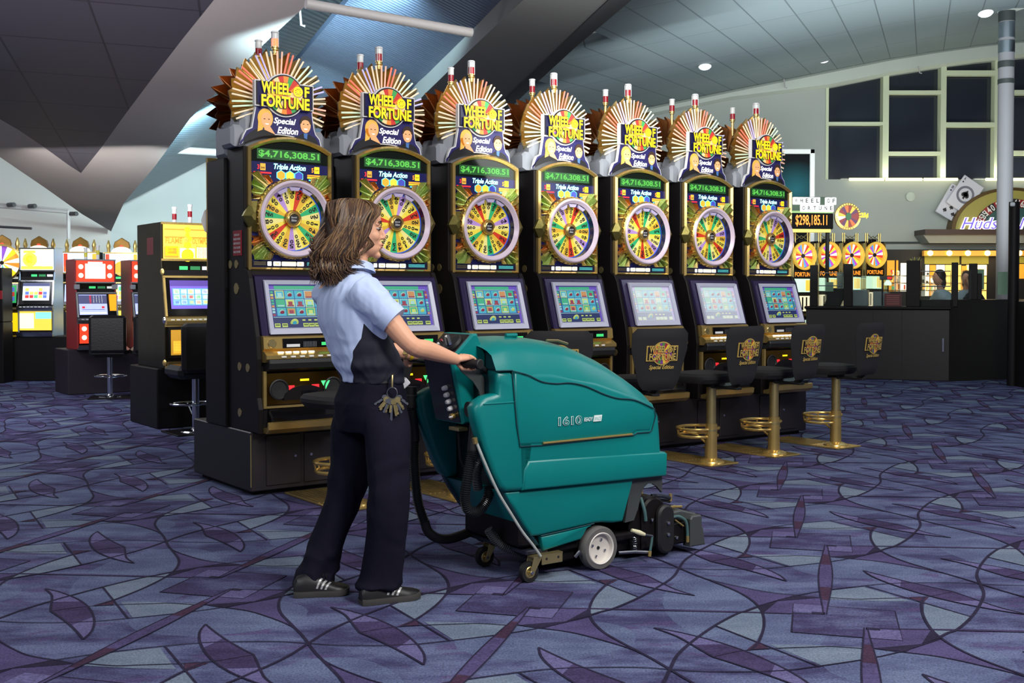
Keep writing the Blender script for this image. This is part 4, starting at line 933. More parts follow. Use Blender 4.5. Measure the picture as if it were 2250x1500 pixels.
# dark plate at the front
g = MB(); g.prism([(.185, .405), (.379, .392), (.379, .312), (.345, .345), (.317, .362), (.289, .365), (.262, .348), (.246, .32), (.225, .25), (.20, .20), (.145, .195)], .035, .05, dgrey); g.prism([(.185, .405), (.379, .392), (.379, .312), (.345, .345), (.317, .362), (.289, .365), (.262, .348), (.246, .32), (.225, .25), (.20, .20), (.145, .195)], BW-.05, BW-.035, dgrey)
g.box(.16, .22, .05, BW-.05, .2, .40, black); g.build('front_bracket', tm)
# lettering and chrome strip on the side
def side(mb, s_, x0, z0, w, h, y, m, bold=0, shear=0): mb.text(s_, x0, z0, w, h, y, m, bold, shear)
decw = mat('white decal', (225, 236, 232), .5)
g = MB(); side(g, '1610', -.281, .681, .134, .041, -.0085, decw, .045); side(g, '1610', -.2785, .6835, .129, .036, -.0105, teal, .0)
side(g, 'READY', -.136, .692, .052, .018, -.0085, decw, .02, .25); g.prism([(-.082, .688), (-.036, .688), (-.030, .716), (-.076, .716)], -.006, -.0085, decw)
side(g, 'SPACE', -.077, .694, .04, .015, -.0100, mat('faint decal lettering', (160, 200, 196), .5), .01, .25)
g.build('side_lettering', hullo)
g = MB(); g.tube([(-.365, -.008, .612), (.15, -.008, .614)], .0055, gold, 8); g.build('brass_rail', hullo)
# control console
co = MB()
RTL, RTR, RBL, RBR = (-.735, .395, .985), (-.735, .155, .985), (-.672, .395, .70), (-.672, .155, .70)
cprof = [(-.735, .985), (-.672, .70), (-.60, .705), (-.56, .80), (-.555, 1.0), (-.600, 1.092), (-.625, 1.090)]
co.prism(cprof, .155, .395, teal, 'y', bev=.008); cobj = co.build('control_console', tm)
g = MB()
def rear(y, f, o): return (-.735+(.063)*f-o*.976, y, .985-.285*f-o*.215)
def rslab(mb, ya, yb, fa, fb, o0, o1, m):
    ps = [rear(y, f, o) for o in (o0, o1) for y, f in ((ya, fa), (yb, fa), (yb, fb), (ya, fb))]
    mb.add(ps, [(0, 1, 2, 3), (4, 7, 6, 5), (0, 4, 5, 1), (1, 5, 6, 2), (2, 6, 7, 3), (3, 7, 4, 0)], m)
rslab(g, .175, .385, .02, .98, -.002, .003, blackgl); pn = g.build('switch_panel', cobj)
for k in range(4):
    g = MB(); o = rear(.235-.004*k, .45+.105*k, .003); g.lathe([(.011, 0), (.011, .012), (.008, .022), (.0005, .023)], o, (-.976, 0, -.215), silver, 14); g.build('breaker_button', pn)
g = MB(); o = rear(.215, .88, .003); g.lathe([(.013, 0), (.013, .02), (.006, .021), (.0005, .021)], o, (-.976, 0, -.215), gold, 14); g.cyl(rear(.205, .88, .02), (-.9, -.3, 0), .004, .02, silver, 8); g.build('key_switch', pn)
g = MB()
def top(y, f, o): return (-.735+.11*f-o*.69, y, .985+.105*f+o*.72)
ps = [top(y, f, o) for o in (.001, .006) for y, f in ((.17, .1), (.38, .1), (.38, .94), (.17, .94))]
g.add(ps, [(0, 1, 2, 3), (4, 7, 6, 5), (0, 4, 5, 1), (1, 5, 6, 2), (2, 6, 7, 3), (3, 7, 4, 0)], blackgl)
g.build('control_face', cobj)
for y, f, m, r_ in ((.345, .5, white, .006), (.345, .65, redglass, .006), (.36, .35, steel, .007), (.33, .8, white, .006)):
    g = MB(); g.lathe([(r_, 0), (r_, .006), (.0005, .007)], top(y, f, .006), (-.69, 0, .72), m, 10); g.build('control_button', cobj)
g = MB(); g.lathe([(.05, 0), (.046, .012), (.02, .02), (.0005, .02)], top(.235, .55, .006), (-.69, 0, .72), rubber, 22); g.tube([top(.20, .4, .03), top(.27, .7, .03)], .007, chrome, 8); g.tube([top(.22, .35, .028), top(.285, .62, .028)], .004, chrome, 8); g.build('control_dial', cobj)
g = MB(); g.box(-.69, -.64, .17, .25, .668, .684, brass, .002); g.tube([(-.665, .21, .67), (-.66, .21, .60), (-.655, .21, .54), (-.62, .18, .44)], .006, rubber, 6); g.build('cable_clamp', cobj)
# handle bar with grips
g = MB(); g.tube(cat_rom([(-.60, .09, .935), (-.655, .065, .955), (-.705, .05, .968), (-.735, .06, .975)], 4), .012, rubber, 10)
g.tube(cat_rom([(-.60, BW-.09, .935), (-.66, BW-.06, .955), (-.705, BW-.05, .965), (-.735, BW-.06, .97)], 4), .012, rubber, 10)
g.tube([(-.60, .09, .93), (-.60, BW-.09, .93)], .012, rubber, 10); hb = g.build('handle_bar', tm)
HG0, HG1 = (-.745, .085, .975), (-.715, -.045, .972)
def grip(a, b):
    a, b = Vector(a), Vector(b); d = (b-a); L_ = d.length; d.normalize()
    g = MB(); g.lathe([(.0005, 0), (.016, .0), (.0185, .006), (.0185, L_-.02), (.022, L_-.018), (.022, L_-.003), (.018, L_), (.0005, L_)], a, d, rubber, 18); return g.build('grip', hb)
grip(HG0, HG1); grip((-.745, BW-.085, .975), (-.72, BW+.04, .972))
g = MB(); g.prism([(-.735, .965), (-.70, .975), (-.64, .95), (-.60, .90), (-.60, .84), (-.615, .80), (-.63, .85), (-.66, .89), (-.72, .935)], .10, .106, dgrey); g.build('handle_plate', tm)
# hoses
def hose(name, pts, r, amp, pitch, m, caps=()):
    P_ = cat_rom(pts, 24); V = [Vector(p) for p in P_]; g = MB(); acc = [0]
    for a, b in zip(V, V[1:]): acc.append(acc[-1]+(b-a).length)
    n_ = int(acc[-1]/pitch*4); path = []; rs = []
    for i in range(n_+1):
        s_ = acc[-1]*i/n_; k = 0
        while k < len(acc)-2 and acc[k+1] < s_: k += 1
        t_ = (s_-acc[k])/max(1e-9, acc[k+1]-acc[k]); path.append(V[k].lerp(V[k+1], t_)); rs.append(r+(amp if i % 4 in (0, 1) else -amp))
    g.tube(path, rs, m, 12); return g.build(name, tm, ang=25)
hm = mat('corrugated black hose', (26, 28, 30), .34, nscale=30, namt=.15, spec=.5)
hose('recovery_hose', [(-.70, BW-.02, .60), (-.702, BW-.02, .50), (-.695, BW-.02, .40), (-.682, BW-.02, .30), (-.655, BW-.03, .21)], .021, .0025, .0085, hm)
g = MB(); g.tube(cat_rom([(-.655, BW-.03, .215), (-.635, BW-.03, .165), (-.59, BW-.035, .130), (-.53, BW-.04, .118), (-.46, BW-.045, .128), (-.40, BW-.05, .142), (-.36, BW-.06, .14)], 6), .0225, rubber, 12); g.build('smooth_hose', tm); g = MB(); g.tube([(-.715, BW-.02, .735), (-.70, BW-.02, .59)], .0235, rubber, 12); g.build('hose_cuff', tm)
g = MB(); g.lathe([(.028, -.05), (.034, -.045), (.034, .01), (.029, .015), (.027, .05), (.0005, .052)], (-.722, BW-.02, .79), (.05, 0, 1), rubber, 18); g.build('hose_coupling', tm)
hose('drain_hose', [(-.675, .08, .60), (-.688, .08, .54), (-.705, .08, .46), (-.708, .09, .40), (-.69, .10, .345), (-.645, .11, .322), (-.60, .12, .335), (-.56, .13, .38), (-.55, .14, .42)], .0205, .0028, .0092, hm)
g = MB(); g.tube([(-.662, .08, .73), (-.676, .08, .595)], .0225, rubber, 12); g.lathe([(.03, -.035), (.035, -.03), (.035, .02), (.028, .03), (.0005, .031)], (-.655, .08, .765), (.1, 0, 1), rubber, 18); g.cyl((-.665, .10, .77), (-1, .1, 0), .033, .022, rubber, 20); g.build('drain_cap', tm)
hose('coiled_hose', [(-.545, .13, .62), (-.555, .13, .56), (-.60, .14, .52), (-.615, .14, .46), (-.60, .15, .41)], .019, .003, .010, mat('glossy grey hose', (70, 74, 78), .25, nscale=30, namt=.1))
hose('squeegee_hose', [(-.50, .22, .21), (-.475, .21, .17), (-.435, .19, .13), (-.37, .16, .10), (-.30, .12, .085), (-.26, .09, .08)], .019, .003, .009, MATS['glossy grey hose'])
# wheels and castors
def wheel(x, y, r, w, rim, label=None):
    g = MB(); g.lathe([(r*.72, -w/2), (r*.93, -w/2), (r, -w*.3), (r, w*.3), (r*.93, w/2), (r*.72, w/2)], (x, y, r), (0, -1, 0), mat('grey rubber tyre', (92, 90, 88), .6, nscale=40, namt=.08), 40); wo = g.build('wheel', tm, label=label)
    g = MB(); g.lathe([(r*.75, w*.48), (r*.71, w*.56), (r*.66, w*.5), (r*.64, w*.12), (r*.30, w*.05), (.0005, w*.05)], (x, y, r), (0, -1, 0), rim, 36); g.lathe([(r*.72, -w*.45), (.0005, -w*.4)], (x, y, r), (0, -1, 0), rim, 24); ho = g.build('hub', wo)
    for k in range(4):
        a = pi/4+.4+k*pi/2; g = MB(); g.lathe([(.0075, 0), (.0065, .006), (.0005, .008)], (x+r*.4*cos(a), y-w*.08, r+r*.4*sin(a)), (0, -1, 0), chrome, 8); g.build('bolt', ho)
    g = MB(); g.cyl((x, y-w*.05, r), (0, -1, 0), .008, .004, rubber, 8); g.build('axle_end', ho)
wrim = mat('cream white wheel hub', (214, 208, 200), .45)
wheel(-.02, .035, .10, .055, wrim); wheel(-.02, BW-.035, .10, .055, wrim)
def castor(x, y, ox):
    g = MB(); r = .046; g.lathe([(r*.6, -.015), (r*.95, -.015), (r, -.008), (r, .008), (r*.95, .015), (r*.6, .015)], (x, y, r), (0, -1, 0), rubber, 26); g.lathe([(r*.62, .013), (r*.5, .016), (.006, .012), (.006, .02), (.0005, .021)], (x, y, r), (0, -1, 0), brass, 22); co_ = g.build('castor', tm)
    g = MB()
    for s_ in (-1, 1): g.prism([(x-.012, r-.01), (x+.012, r-.01), (x+.038+ox, .11), (x-.005+ox, .115)], y+s_*.022-.0015, y+s_*.022+.0015, brass)
    g.box(x-.01+ox, x+.042+ox, y-.024, y+.024, .108, .114, brass); g.cyl((x, y-.024, r), (0, -1, 0), .007, .005, chrome, 10); g.build('castor_fork', co_)
castor(-.415, .03, .02); castor(-.415, BW-.17, .02)
g = MB(); g.box(-.36, -.245, .005, .012, .072, .118, brass, .002); g.box(-.36, -.245, .005, .04, .112, .118, brass)
g.build('axle_bracket', tm)
for x in (-.335, -.27): g = MB(); g.lathe([(.006, 0), (.0005, 0.0012)], (x, .0045, .097), (0, -1, 0), ink, 10); g.build('bracket_hole', tm)
g = MB(); g.box(-.40, .30, .06, BW-.06, .10, .14, black, .01); g.box(-.42, -.30, .04, BW-.04, .115, .135, dblue, .004); g.build('chassis', tm)
g = MB(); g.tube([(-.155, .03, .075), (-.14, .02, .10), (-.12, .03, .085)], .008, steel, 6); g.build('pedal', tm)
# brush head at the front
g = MB(); g.prism([(.20, .17), (.24, .275), (.29, .30), (.37, .29), (.41, .23), (.43, .10), (.43, .03), (.22, .03)], .06, BW-.06, black, 'y', bev=.015, smooth=True); bh = g.build('brush_housing', tm)
g = MB(); o = circ(.385, .205, .052, 14, 0, 180); g.prism(o+[(.333, .09)]+circ(.385, .075, .052, 12, 180, 360), .005, .04, rubber, 'y', bev=.01, smooth=True)
g.prism(circ(.335, .22, .075, 14, 0, 180)+[(.26, .05), (.41, .05)], .04, .065, black, 'y', bev=.01, smooth=True); bc = g.build('belt_cover', bh)
for x, z in ((.39, .17), (.39, .115), (.47, .085), (.31, .19)):
    g = MB(); g.lathe([(.009, 0), (.008, .006), (.0005, .009)], (x, .004 if x < .42 and x > .35 else .03, z), (0, -1, 0), chrome, 10); g.build('bolt', bh)
g = MB(); g.prism([(.535, .035), (.535, .17), (.545, .185), (.605, .185), (.613, .175), (.615, .125), (.622, .118), (.637, .035)], .0, .06, dgrey, 'y', bev=.006)
g.prism([(.40, .17), (.43, .212), (.50, .216), (.60, .19), (.615, .16), (.635, .05), (.58, .04), (.56, .15), (.45, .17)], .03, BW, dgrey, 'y', bev=.008); g.box(.40, .58, .03, BW-.03, .05, .16, black, .01); g.build('brush_cover', tm, ang=30)
g = MB(); g.cyl((.42, .05, .06), (0, 1, 0), .05, BW-.1, rubber, 24); g.build('roller_brush', tm)
g = MB(); g.tube(cat_rom([(.36, .09, .29), (.42, .08, .285), (.47, .08, .27)], 4), .010, dblue, 8); g.tube(cat_rom([(.38, .10, .27), (.43, .10, .262), (.48, .09, .25)], 4), .008, dblue, 8); g.tube(cat_rom([(.43, .03, .185), (.47, .02, .19), (.51, .01, .165), (.522, .01, .115), (.522, .01, .08)], 5), .007, mat('teal vinyl tube', (70, 100, 100), .3), 8)
g.tube(cat_rom([(.255, .05, .30), (.262, .03, .24), (.27, .03, .19)], 4), .008, MATS['teal vinyl tube'], 8); g.build('water_line', bh)
for pa, pb, r_ in (((.475, .08, .255), (.475, .08, .29), .008), ((.27, .06, .315), (.27, .06, .35), .007), ((.523, .01, .06), (.523, .01, .09), .008), ((.45, .02, .175), (.50, .015, .14), .004), ((.43, .062, .229), (.49, .062, .229), .007), ((.49, .07, .226), (.54, .07, .222), .006)):
    g = MB(); g.tube([pa, pb], r_, gold, 8); g.build('brass_fitting', bh)
g = MB(); g.tube([(.155, .0, .165), (.195, -.01, .15), (.225, -.012, .138)], [.008, .012, .008], mat('ivory valve body', (214, 208, 170), .4), 10); g.tube([(.225, -.012, .138), (.275, -.012, .125)], .005, steel, 8); g.build('valve', bh)
g = MB(); g.tube([(.275, -.01, .125), (.27, -.01, .09), (.262, -.01, .055)], .006, MATS['teal vinyl tube'], 8); g.tube([(.262, -.01, .055), (.258, -.01, .03)], .008, gold, 8); g.build('valve_line', bh)
g = MB()
g.tube([(.20+.011*cos(t_*1.0), .03+.011*sin(t_*1.0), .055+.0016*t_) for t_ in [k*.5 for k in range(80)]], .0022, chrome, 5); g.build('spring', bh)
g = MB(); g.tube([(.10, .03, .06), (.19, .02, .055), (.27, .0, .045)], .008, steel, 6); g.build('lift_arm', bh)
# dark floor-side underside parts
g = MB(); g.box(-.28, .25, .09, BW-.09, .045, .12, black, .01); g.build('under_tray', tm)
# ------------------------------------------------------------ the woman (world space)
PX = Vector((0, 0, 0))
skin = mat('warm skin', (222, 166, 134), .5, nscale=12, namt=.05, spec=.4); skin.node_tree.nodes['Principled BSDF'].inputs['Subsurface Weight'].default_value = .06
lip = mat('rose lips', (204, 128, 116), .4); hairm = mat('brown hair', (78, 54, 38), .42, nscale=30, namt=.35, spec=.5); hairl = mat('brown hair highlight', (128, 98, 66), .4, nscale=30, namt=.25, spec=.5); haird = mat('dark brown hair', (44, 29, 22), .5, nscale=30, namt=.3)
shl = mat('light blue uniform cloth', (186, 202, 236), .75, nscale=60, namt=.04, bump=.08, bscale=500); shn = mat('navy uniform cloth', (22, 21, 40), .8, nscale=60, namt=.1)
trm = mat('dark navy trouser cloth', (20, 19, 34), .85, nscale=60, namt=.12, bump=.05, bscale=400, spec=.15); shoe = mat('black running shoe leather', (22, 22, 24), .45, nscale=30, namt=.2); sole = mat('dark grey shoe sole', (58, 56, 54), .7); stripe = mat('silver shoe stripe', (180, 180, 182), .35, .3)
wm = thing('person', 'woman in light blue and navy short-sleeved uniform pushing the teal scrubber', 'person', P(780, 1310, 4.6)*1.0)
wm.location.z = 0; OFFW = wm.location.copy()
FB = Vector((cos(radians(35)), sin(radians(35)), 0)); LB = Vector((-sin(radians(35)), cos(radians(35)), 0)); UP = Vector((0, 0, 1))
def lp(v): return tuple(Vector(v)-OFFW)
def ering(c, a, b, n=28, f=FB, l=LB, tilt=None, e=2.3):
    out = []
    for k in range(n):
        t_ = 2*pi*k/n; cx = abs(cos(t_))**(2/e)*(1 if cos(t_) > 0 else -1); sy = abs(sin(t_))**(2/e)*(1 if sin(t_) > 0 else -1)
        out.append(lp(Vector(c)+f*b*cx+l*a*sy))
    return out
def limb(mb, pts, rs, m, n=14, k=5):
    Pp = cat_rom([tuple(p) for p in pts], k); R_ = cat_rom([(r, 0, 0) for r in rs], k)
    mb.tube([lp(p) for p in Pp], [r[0] for r in R_], m, n)
    for p, r in ((pts[0], rs[0]), (pts[-1], rs[-1])): mb.ell(lp(p), (r*.98,)*3, m, 12, 8)
HIP = P(816, 868, 4.68)
Rsh, Rel, Rwr = P(802, 640, 4.52), P(903, 757, 4.50), P(1000, 789, 4.66)
Lsh, Lel, Lwr = P(722, 642, 4.83), P(842, 765, 4.98), P(912, 779, 5.03)
HC = P(786, 505, 4.68); HY = radians(9)
HF = Vector((cos(HY), sin(HY), 0)); HL = Vector((-sin(HY), cos(HY), 0))
def hp(x, y, z): return lp(HC+HF*x+HL*y+UP*z)
HROT = Matrix.Rotation(HY, 4, 'Z')
b = MB()
# head
b.ell(hp(-.018, 0, .03), (.098, .074, .088), skin, 24, 16, HROT); b.ell(hp(.036, 0, -.018), (.060, .060, .092), skin, 22, 14, HROT); b.ell(hp(.040, 0, -.075), (.052, .048, .040), skin, 20, 12, HROT)
b.ell(hp(.080, 0, -.106), (.017, .020, .015), skin, 12, 8, HROT); b.ell(hp(.066, 0, .048), (.032, .054, .044), skin, 14, 10, HROT)
b.tube([hp(.092, 0, .016), hp(.102, 0, -.006), hp(.110, 0, -.024), hp(.112, 0, -.030)], [.0065, .0075, .0095, .0085], skin, 10); b.ell(hp(.104, 0, -.033), (.012, .014, .008), skin, 12, 8, HROT)
b.ell(hp(.094, 0, -.060), (.011, .024, .009), skin, 12, 8, HROT); b.ell(hp(.090, 0, -.075), (.011, .021, .009), skin, 12, 8, HROT)
for s_ in (-1, 1): b.ell(hp(.062, s_*.034, -.028), (.028, .022, .024), skin, 12, 8, HROT); b.ell(hp(-.004, s_*.075, -.01), (.018, .008, .028), skin, 12, 8, HROT); b.ell(hp(.078, s_*.028, .021), (.012, .020, .007), skin, 10, 6, HROT)
limb(b, [HC+HF*.0+UP*-.07, P(782, 572, 4.67), P(778, 612, 4.66)], [.052, .05, .062], skin)
# trunk core
b.loft([ering(P(*q[:3]), q[3], q[4]) for q in ((775, 625, 4.67, .13, .07), (768, 660, 4.67, .16, .09), (780, 720, 4.67, .14, .10), (806, 790, 4.67, .12, .085), (818, 845, 4.68, .12, .085), (816, 905, 4.68, .14, .10))], skin)
limb(b, [Rsh, Rsh.lerp(Rel, .5), Rel, Rel.lerp(Rwr, .35), Rel.lerp(Rwr, .75), Rwr], [.050, .047, .038, .040, .031, .0255], skin)
limb(b, [Lsh, Lsh.lerp(Lel, .5), Lel, Lel.lerp(Lwr, .35), Lwr], [.048, .042, .036, .035, .0255], skin)
RAn, LAn = P(848, 1290, 4.58), P(692, 1275, 4.70); RKn, LKn = P(856, 1075, 4.55), P(770, 1075, 4.73)
limb(b, [P(838, 900, 4.60), P(852, 980, 4.57), P(853, 1070, 4.545), P(850, 1160, 4.555), P(838, 1275, 4.575)], [.065, .055, .045, .04, .035], skin); limb(b, [P(792, 900, 4.76), P(773, 980, 4.765), P(762, 1070, 4.75), P(730, 1160, 4.735), P(690, 1275, 4.71)], [.065, .055, .045, .04, .035], skin)
# hands: palms over the grips, fingers curled under
def hand(wr, gp, gd, back, side):
    # wr wrist, gp grip centre, gd grip direction (towards the little finger side), back = direction out of the back of the hand
    gd = gd.normalized(); fw_ = (gp-wr); fw_ = (fw_-gd*fw_.dot(gd)).normalized(); upd = UP
    pal = gp+upd*.026-fw_*.012
    rows = []
    for t_, w_, h_ in ((0, .024, .019), (.35, .030, .017), (.7, .040, .016), (1, .040, .014)):
        c = wr.lerp(pal+fw_*.012, t_); nrm = (upd-fw_*upd.dot(fw_)).normalized()
        rows.append([lp(c+gd*w_*cos(a)+nrm*h_*sin(a)) for a in [2*pi*k/16 for k in range(16)]])
    b.loft(rows, skin)
    for i, (o_, r_, k_) in enumerate(((-.030, .0088, 1), (-.010, .0092, 1.06), (.010, .0088, 1.0), (.029, .0076, .86))):
        c = gp+gd*o_; R_ = .0185+r_
        path = [pal+gd*o_*.95-fw_*.004+upd*.002]
        for a in (68, 38, 4, -30, -66, -100): path.append(c+(fw_*cos(radians(a))+upd*sin(radians(a)))*R_*(1.1 if a > 30 else 1)*k_**.3)
        path = path[:6 if i == 3 else 7]
        b.tube([lp(p) for p in cat_rom([tuple(p) for p in path], 3)], [r_*(1.06-.22*q/(len(path)*3-3)) for q in range((len(path)-1)*3+1)], skin, 10); b.ell(lp(path[-1]), (r_*.85,)*3, skin, 10, 6)
    s0_ = wr.lerp(pal, .45)-gd*.024*side
    tp = [s0_, gp-gd*.036*side-fw_*.020+upd*.004, gp-gd*.030*side-fw_*.024-upd*.016, gp-gd*.018*side-fw_*.010-upd*.028]
    b.tube([lp(p) for p in cat_rom([tuple(p) for p in tp], 4)], [.0125-.0035*q/12 for q in range(13)], skin, 10); b.ell(lp(tp[-1]), (.009,)*3, skin, 10, 6)
g0, g1 = SW(*HG0), SW(*HG1); hand(Rwr, g0.lerp(g1, .42), (g1-g0), UP, 1)
h0, h1 = SW(-.745, BW-.085, .975), SW(-.72, BW+.04, .972); hand(Lwr, h0.lerp(h1, .5), (h1-h0), UP, 1)
body_ = remesh(b, 'body', .0042, None, [skin], wm, smooth=5)
# lips, eyes, brows
g = MB(); g.ell(hp(.1035, 0, -.0615), (.0045, .020, .0042), lip, 14, 8, HROT); g.ell(hp(.0995, 0, -.0715), (.005, .018, .005), lip, 14, 8, HROT); g.build('lips', wm)
for s_ in (-1, 1):
    g = MB(); g.ell(hp(.0805, s_*.031, .004), (.0115, .013, .0055), mat('eye white', (190, 182, 176), .3), 14, 8, HROT); eo = g.build('eye', wm)
    g = MB(); g.ell(hp(.090, s_*.0300, .0025), (.006, .009, .0058), mat('dark brown iris', (50, 34, 26), .2), 12, 8, HROT); g.build('iris', eo)
    g = MB(); g.tube([hp(.0975, s_*.012, .030), hp(.0965, s_*.030, .035), hp(.085, s_*.048, .031)], [.0025, .0034, .0015], haird, 6); g.tube([hp(.096, s_*.018, .008), hp(.0965, s_*.031, .0125), hp(.087, s_*.044, .008)], [.0012, .0022, .0012], haird, 6); g.build('eyebrow', wm)
# shirt
sh = MB()
rgs = [(781, 590, 4.665, .058, .055), (778, 604, 4.665, .085, .066), (773, 622, 4.665, .145, .082), (769, 640, 4.665, .178, .098), (768, 668, 4.665, .186, .112), (774, 705, 4.665, .178, .124), (786, 745, 4.665, .165, .124), (802, 780, 4.67, .165, .130), (812, 802, 4.675, .170, .136), (819, 818, 4.68, .160, .128), (820, 837, 4.68, .157, .126)]
C_ = cat_rom([P(*q[:3]) for q in rgs], 4); A_ = cat_rom([(q[3], q[4], 0) for q in rgs], 4)
sh.loft([ering(c, a[0], a[1], 40) for c, a in zip(C_, A_)], shl)
Rd = (Rel-Rsh).normalized(); Ld = (Lel-Lsh).normalized()
cuffR = P(865, 703, 4.51); cuffL = Lsh+Ld*.17
def sleeve(s0_, c_, r0, r1):
    d = (c_-s0_); p = [s0_-d*.25, s0_, s0_+d*.5, c_]; sh.tube([lp(x) for x in p], [r0*.9, r0, (r0+r1)/2, r1], shl, 20)
sleeve(P(800, 645, 4.53), cuffR, .078, .060); sleeve(Lsh-LB*.01, cuffL, .076, .060)
hz0, hz1 = P(800, 600, 4.67).z, P(800, 830, 4.67).z
SCx = P(800, 740, 4.67)
def fold(co, nn):
    p = co+OFFW
    q = p+Vector((0, 0, .12*noise.noise(p*6)))
    d = .010*(.5-abs(noise.noise(Vector((q.x*13, q.y*13, q.z*4+3)))))+.007*(.4-abs(noise.noise(Vector((q.x*24+5, q.y*24, q.z*9)))))-.004
    low = max(0, min(1, (hz0-.25-p.z)/.12)); d += low*.009*noise.noise(Vector((p.x*12, p.y*12, p.z*26)))
    return d
PI_ = [P(*q[:3]) for q in rgs]
def panel(p):
    cc = None
    for q0, q1 in zip(PI_, PI_[1:]):
        if q1.z <= p.z <= q0.z: cc = q0.lerp(q1, (q0.z-p.z)/(q0.z-q1.z))
    if cc is None: return -1 if p.z > PI_[0].z else 1
    d = p-cc; ang = math.degrees(atan2(d.dot(LB), d.dot(FB))) % 360
    pv = 643+(EYE-p.z)*F/4.66; lo_ = -zx([(700, -259), (712, -257), (740, -249), (755, -238), (768, -228), (780, -224), (805, -211), (832, -203)], pv)
    a_ = max(min(ang-lo_, 330-ang), min(ang-30, 360-lo_-ang))*.0022
    for S0, D0 in ((Rsh, Rd), (Lsh, Ld)):
        t_ = (p-S0).dot(D0); rad_ = (p-(S0+D0*t_)).length
        if -.02 < t_ < .22: a_ = min(a_, rad_-.088)
    return min(a_, P(800, 703, 4.6).z-p.z)
sm_ = mat('two tone uniform cloth', (186, 202, 236), .78, nscale=60, namt=.04, bump=.08, bscale=500)
nt = sm_.node_tree; at_ = nt.nodes.new('ShaderNodeAttribute'); at_.attribute_name = 'panel'; gt_ = nt.nodes.new('ShaderNodeMath'); gt_.operation = 'GREATER_THAN'; gt_.inputs[1].default_value = 0; nt.links.new(at_.outputs['Fac'], gt_.inputs[0])
mx_ = nt.nodes.new('ShaderNodeMix'); mx_.data_type = 'RGBA'; mx_.inputs[7].default_value = lin((20, 20, 38))+(1,); bs_ = nt.nodes['Principled BSDF']; src_ = bs_.inputs['Base Color'].links[0].from_socket
nt.links.new(gt_.outputs[0], mx_.inputs[0]); nt.links.new(src_, mx_.inputs[6]); nt.links.new(mx_.outputs[2], bs_.inputs['Base Color'])
sho = remesh(sh, 'shirt', .006, None, [sm_], wm, smooth=3, disp=fold, label='light blue short-sleeved shirt with navy side panels')
at2 = sho.data.attributes.new('panel', 'FLOAT', 'POINT')
for v_ in sho.data.vertices: at2.data[v_.index].value = panel(v_.co+OFFW)
g = MB()
for s_, ang in ((-1, 0), (1, 0)):
    pass
nk = P(781, 592, 4.665)
colr = []
for t_, z_, o_ in ((0, .0, .056), (1, .034, .062), (2, .038, .066), (3, .004, .078)):
    colr.append([lp(nk+FB*(o_+.006)*cos(a)+LB*(o_+.010)*sin(a)+UP*(z_-.02*max(0, cos(a)))) for a in [2*pi*k/30 for k in range(30)]])
g.loft(colr, shl, caps=False); g.build('collar', sho)
g = MB(); dcu = (cuffR-P(800, 645, 4.53)).normalized(); g.tube([lp(cuffR-dcu*.035), lp(cuffR+dcu*.004)], [.0655, .0625], shl, 24); g.build('sleeve_cuff', sho)
g = MB(); pts = [P(733, 668, 4.62)]
g.tube([lp(P(788, 632, 4.575)), lp(P(808, 655, 4.50)), lp(P(812, 690, 4.49))], .0015, shn, 5); g.build('sleeve_seam', sho)
# trousers
tr = MB()
tr.loft([ering(P(*q[:3]), q[3], q[4], 36) for q in ((820, 822, 4.68, .148, .112), (818, 845, 4.68, .158, .122), (815, 880, 4.68, .172, .136), (814, 912, 4.68, .172, .134), (814, 945, 4.68, .160, .118))], trm)
def leg(pts, rs):
    Pp = cat_rom([tuple(P(*p)) for p in pts], 5); Rr = cat_rom([(a, b_, 0) for a, b_ in rs], 5)
    tr.loft([ering(c, r[0], r[1], 26, e=2.1) for c, r in zip(Pp, Rr)], trm)
leg([(838, 890, 4.60), (850, 940, 4.58), (853, 1000, 4.56), (853, 1070, 4.545), (852, 1130, 4.55), (847, 1190, 4.56), (842, 1235, 4.57), (836, 1272, 4.575), (832, 1287, 4.575)], [(.09, .10), (.092, .098), (.086, .090), (.080, .085), (.080, .085), (.078, .084), (.078, .085), (.080, .086), (.082, .092)])
leg([(792, 890, 4.76), (778, 940, 4.77), (772, 1000, 4.76), (762, 1070, 4.75), (743, 1130, 4.74), (719, 1190, 4.73), (702, 1235, 4.72), (690, 1272, 4.71), (686, 1284, 4.71)], [(.09, .10), (.094, .098), (.088, .090), (.080, .080), (.077, .080), (.076, .078), (.076, .082), (.076, .086), (.078, .092)])
def tfold(co, nn):
    p = co+OFFW; k = 1+1.6*max(0, min(1, (.22-p.z)/.14))+.8*max(0, 1-abs(p.z-.45)/.08)
    q = p+Vector((0, 0, .15*noise.noise(p*5)))
    return k*(.010*(.45-abs(noise.noise(Vector((q.x*9, q.y*9, q.z*5+1)))))+.0045*noise.noise(Vector((q.x*13, q.y*13, q.z*14))))-.002
tro = remesh(tr, 'trousers', .006, None, [trm], wm, smooth=3, disp=tfold)
g = MB(); g.loft([ering(P(820, 822, 4.68), .153, .117, 36), ering(P(819, 836, 4.68), .157, .121, 36)], rubber, caps=False); g.build('belt', tro)
g = MB(); pc = P(772, 870, 4.60)
g.tube([lp(p) for p in [P(770, 848, 4.595), P(785, 850, 4.565), P(800, 851, 4.555)]], .0014, shn, 5); g.build('pocket_seam', tro)
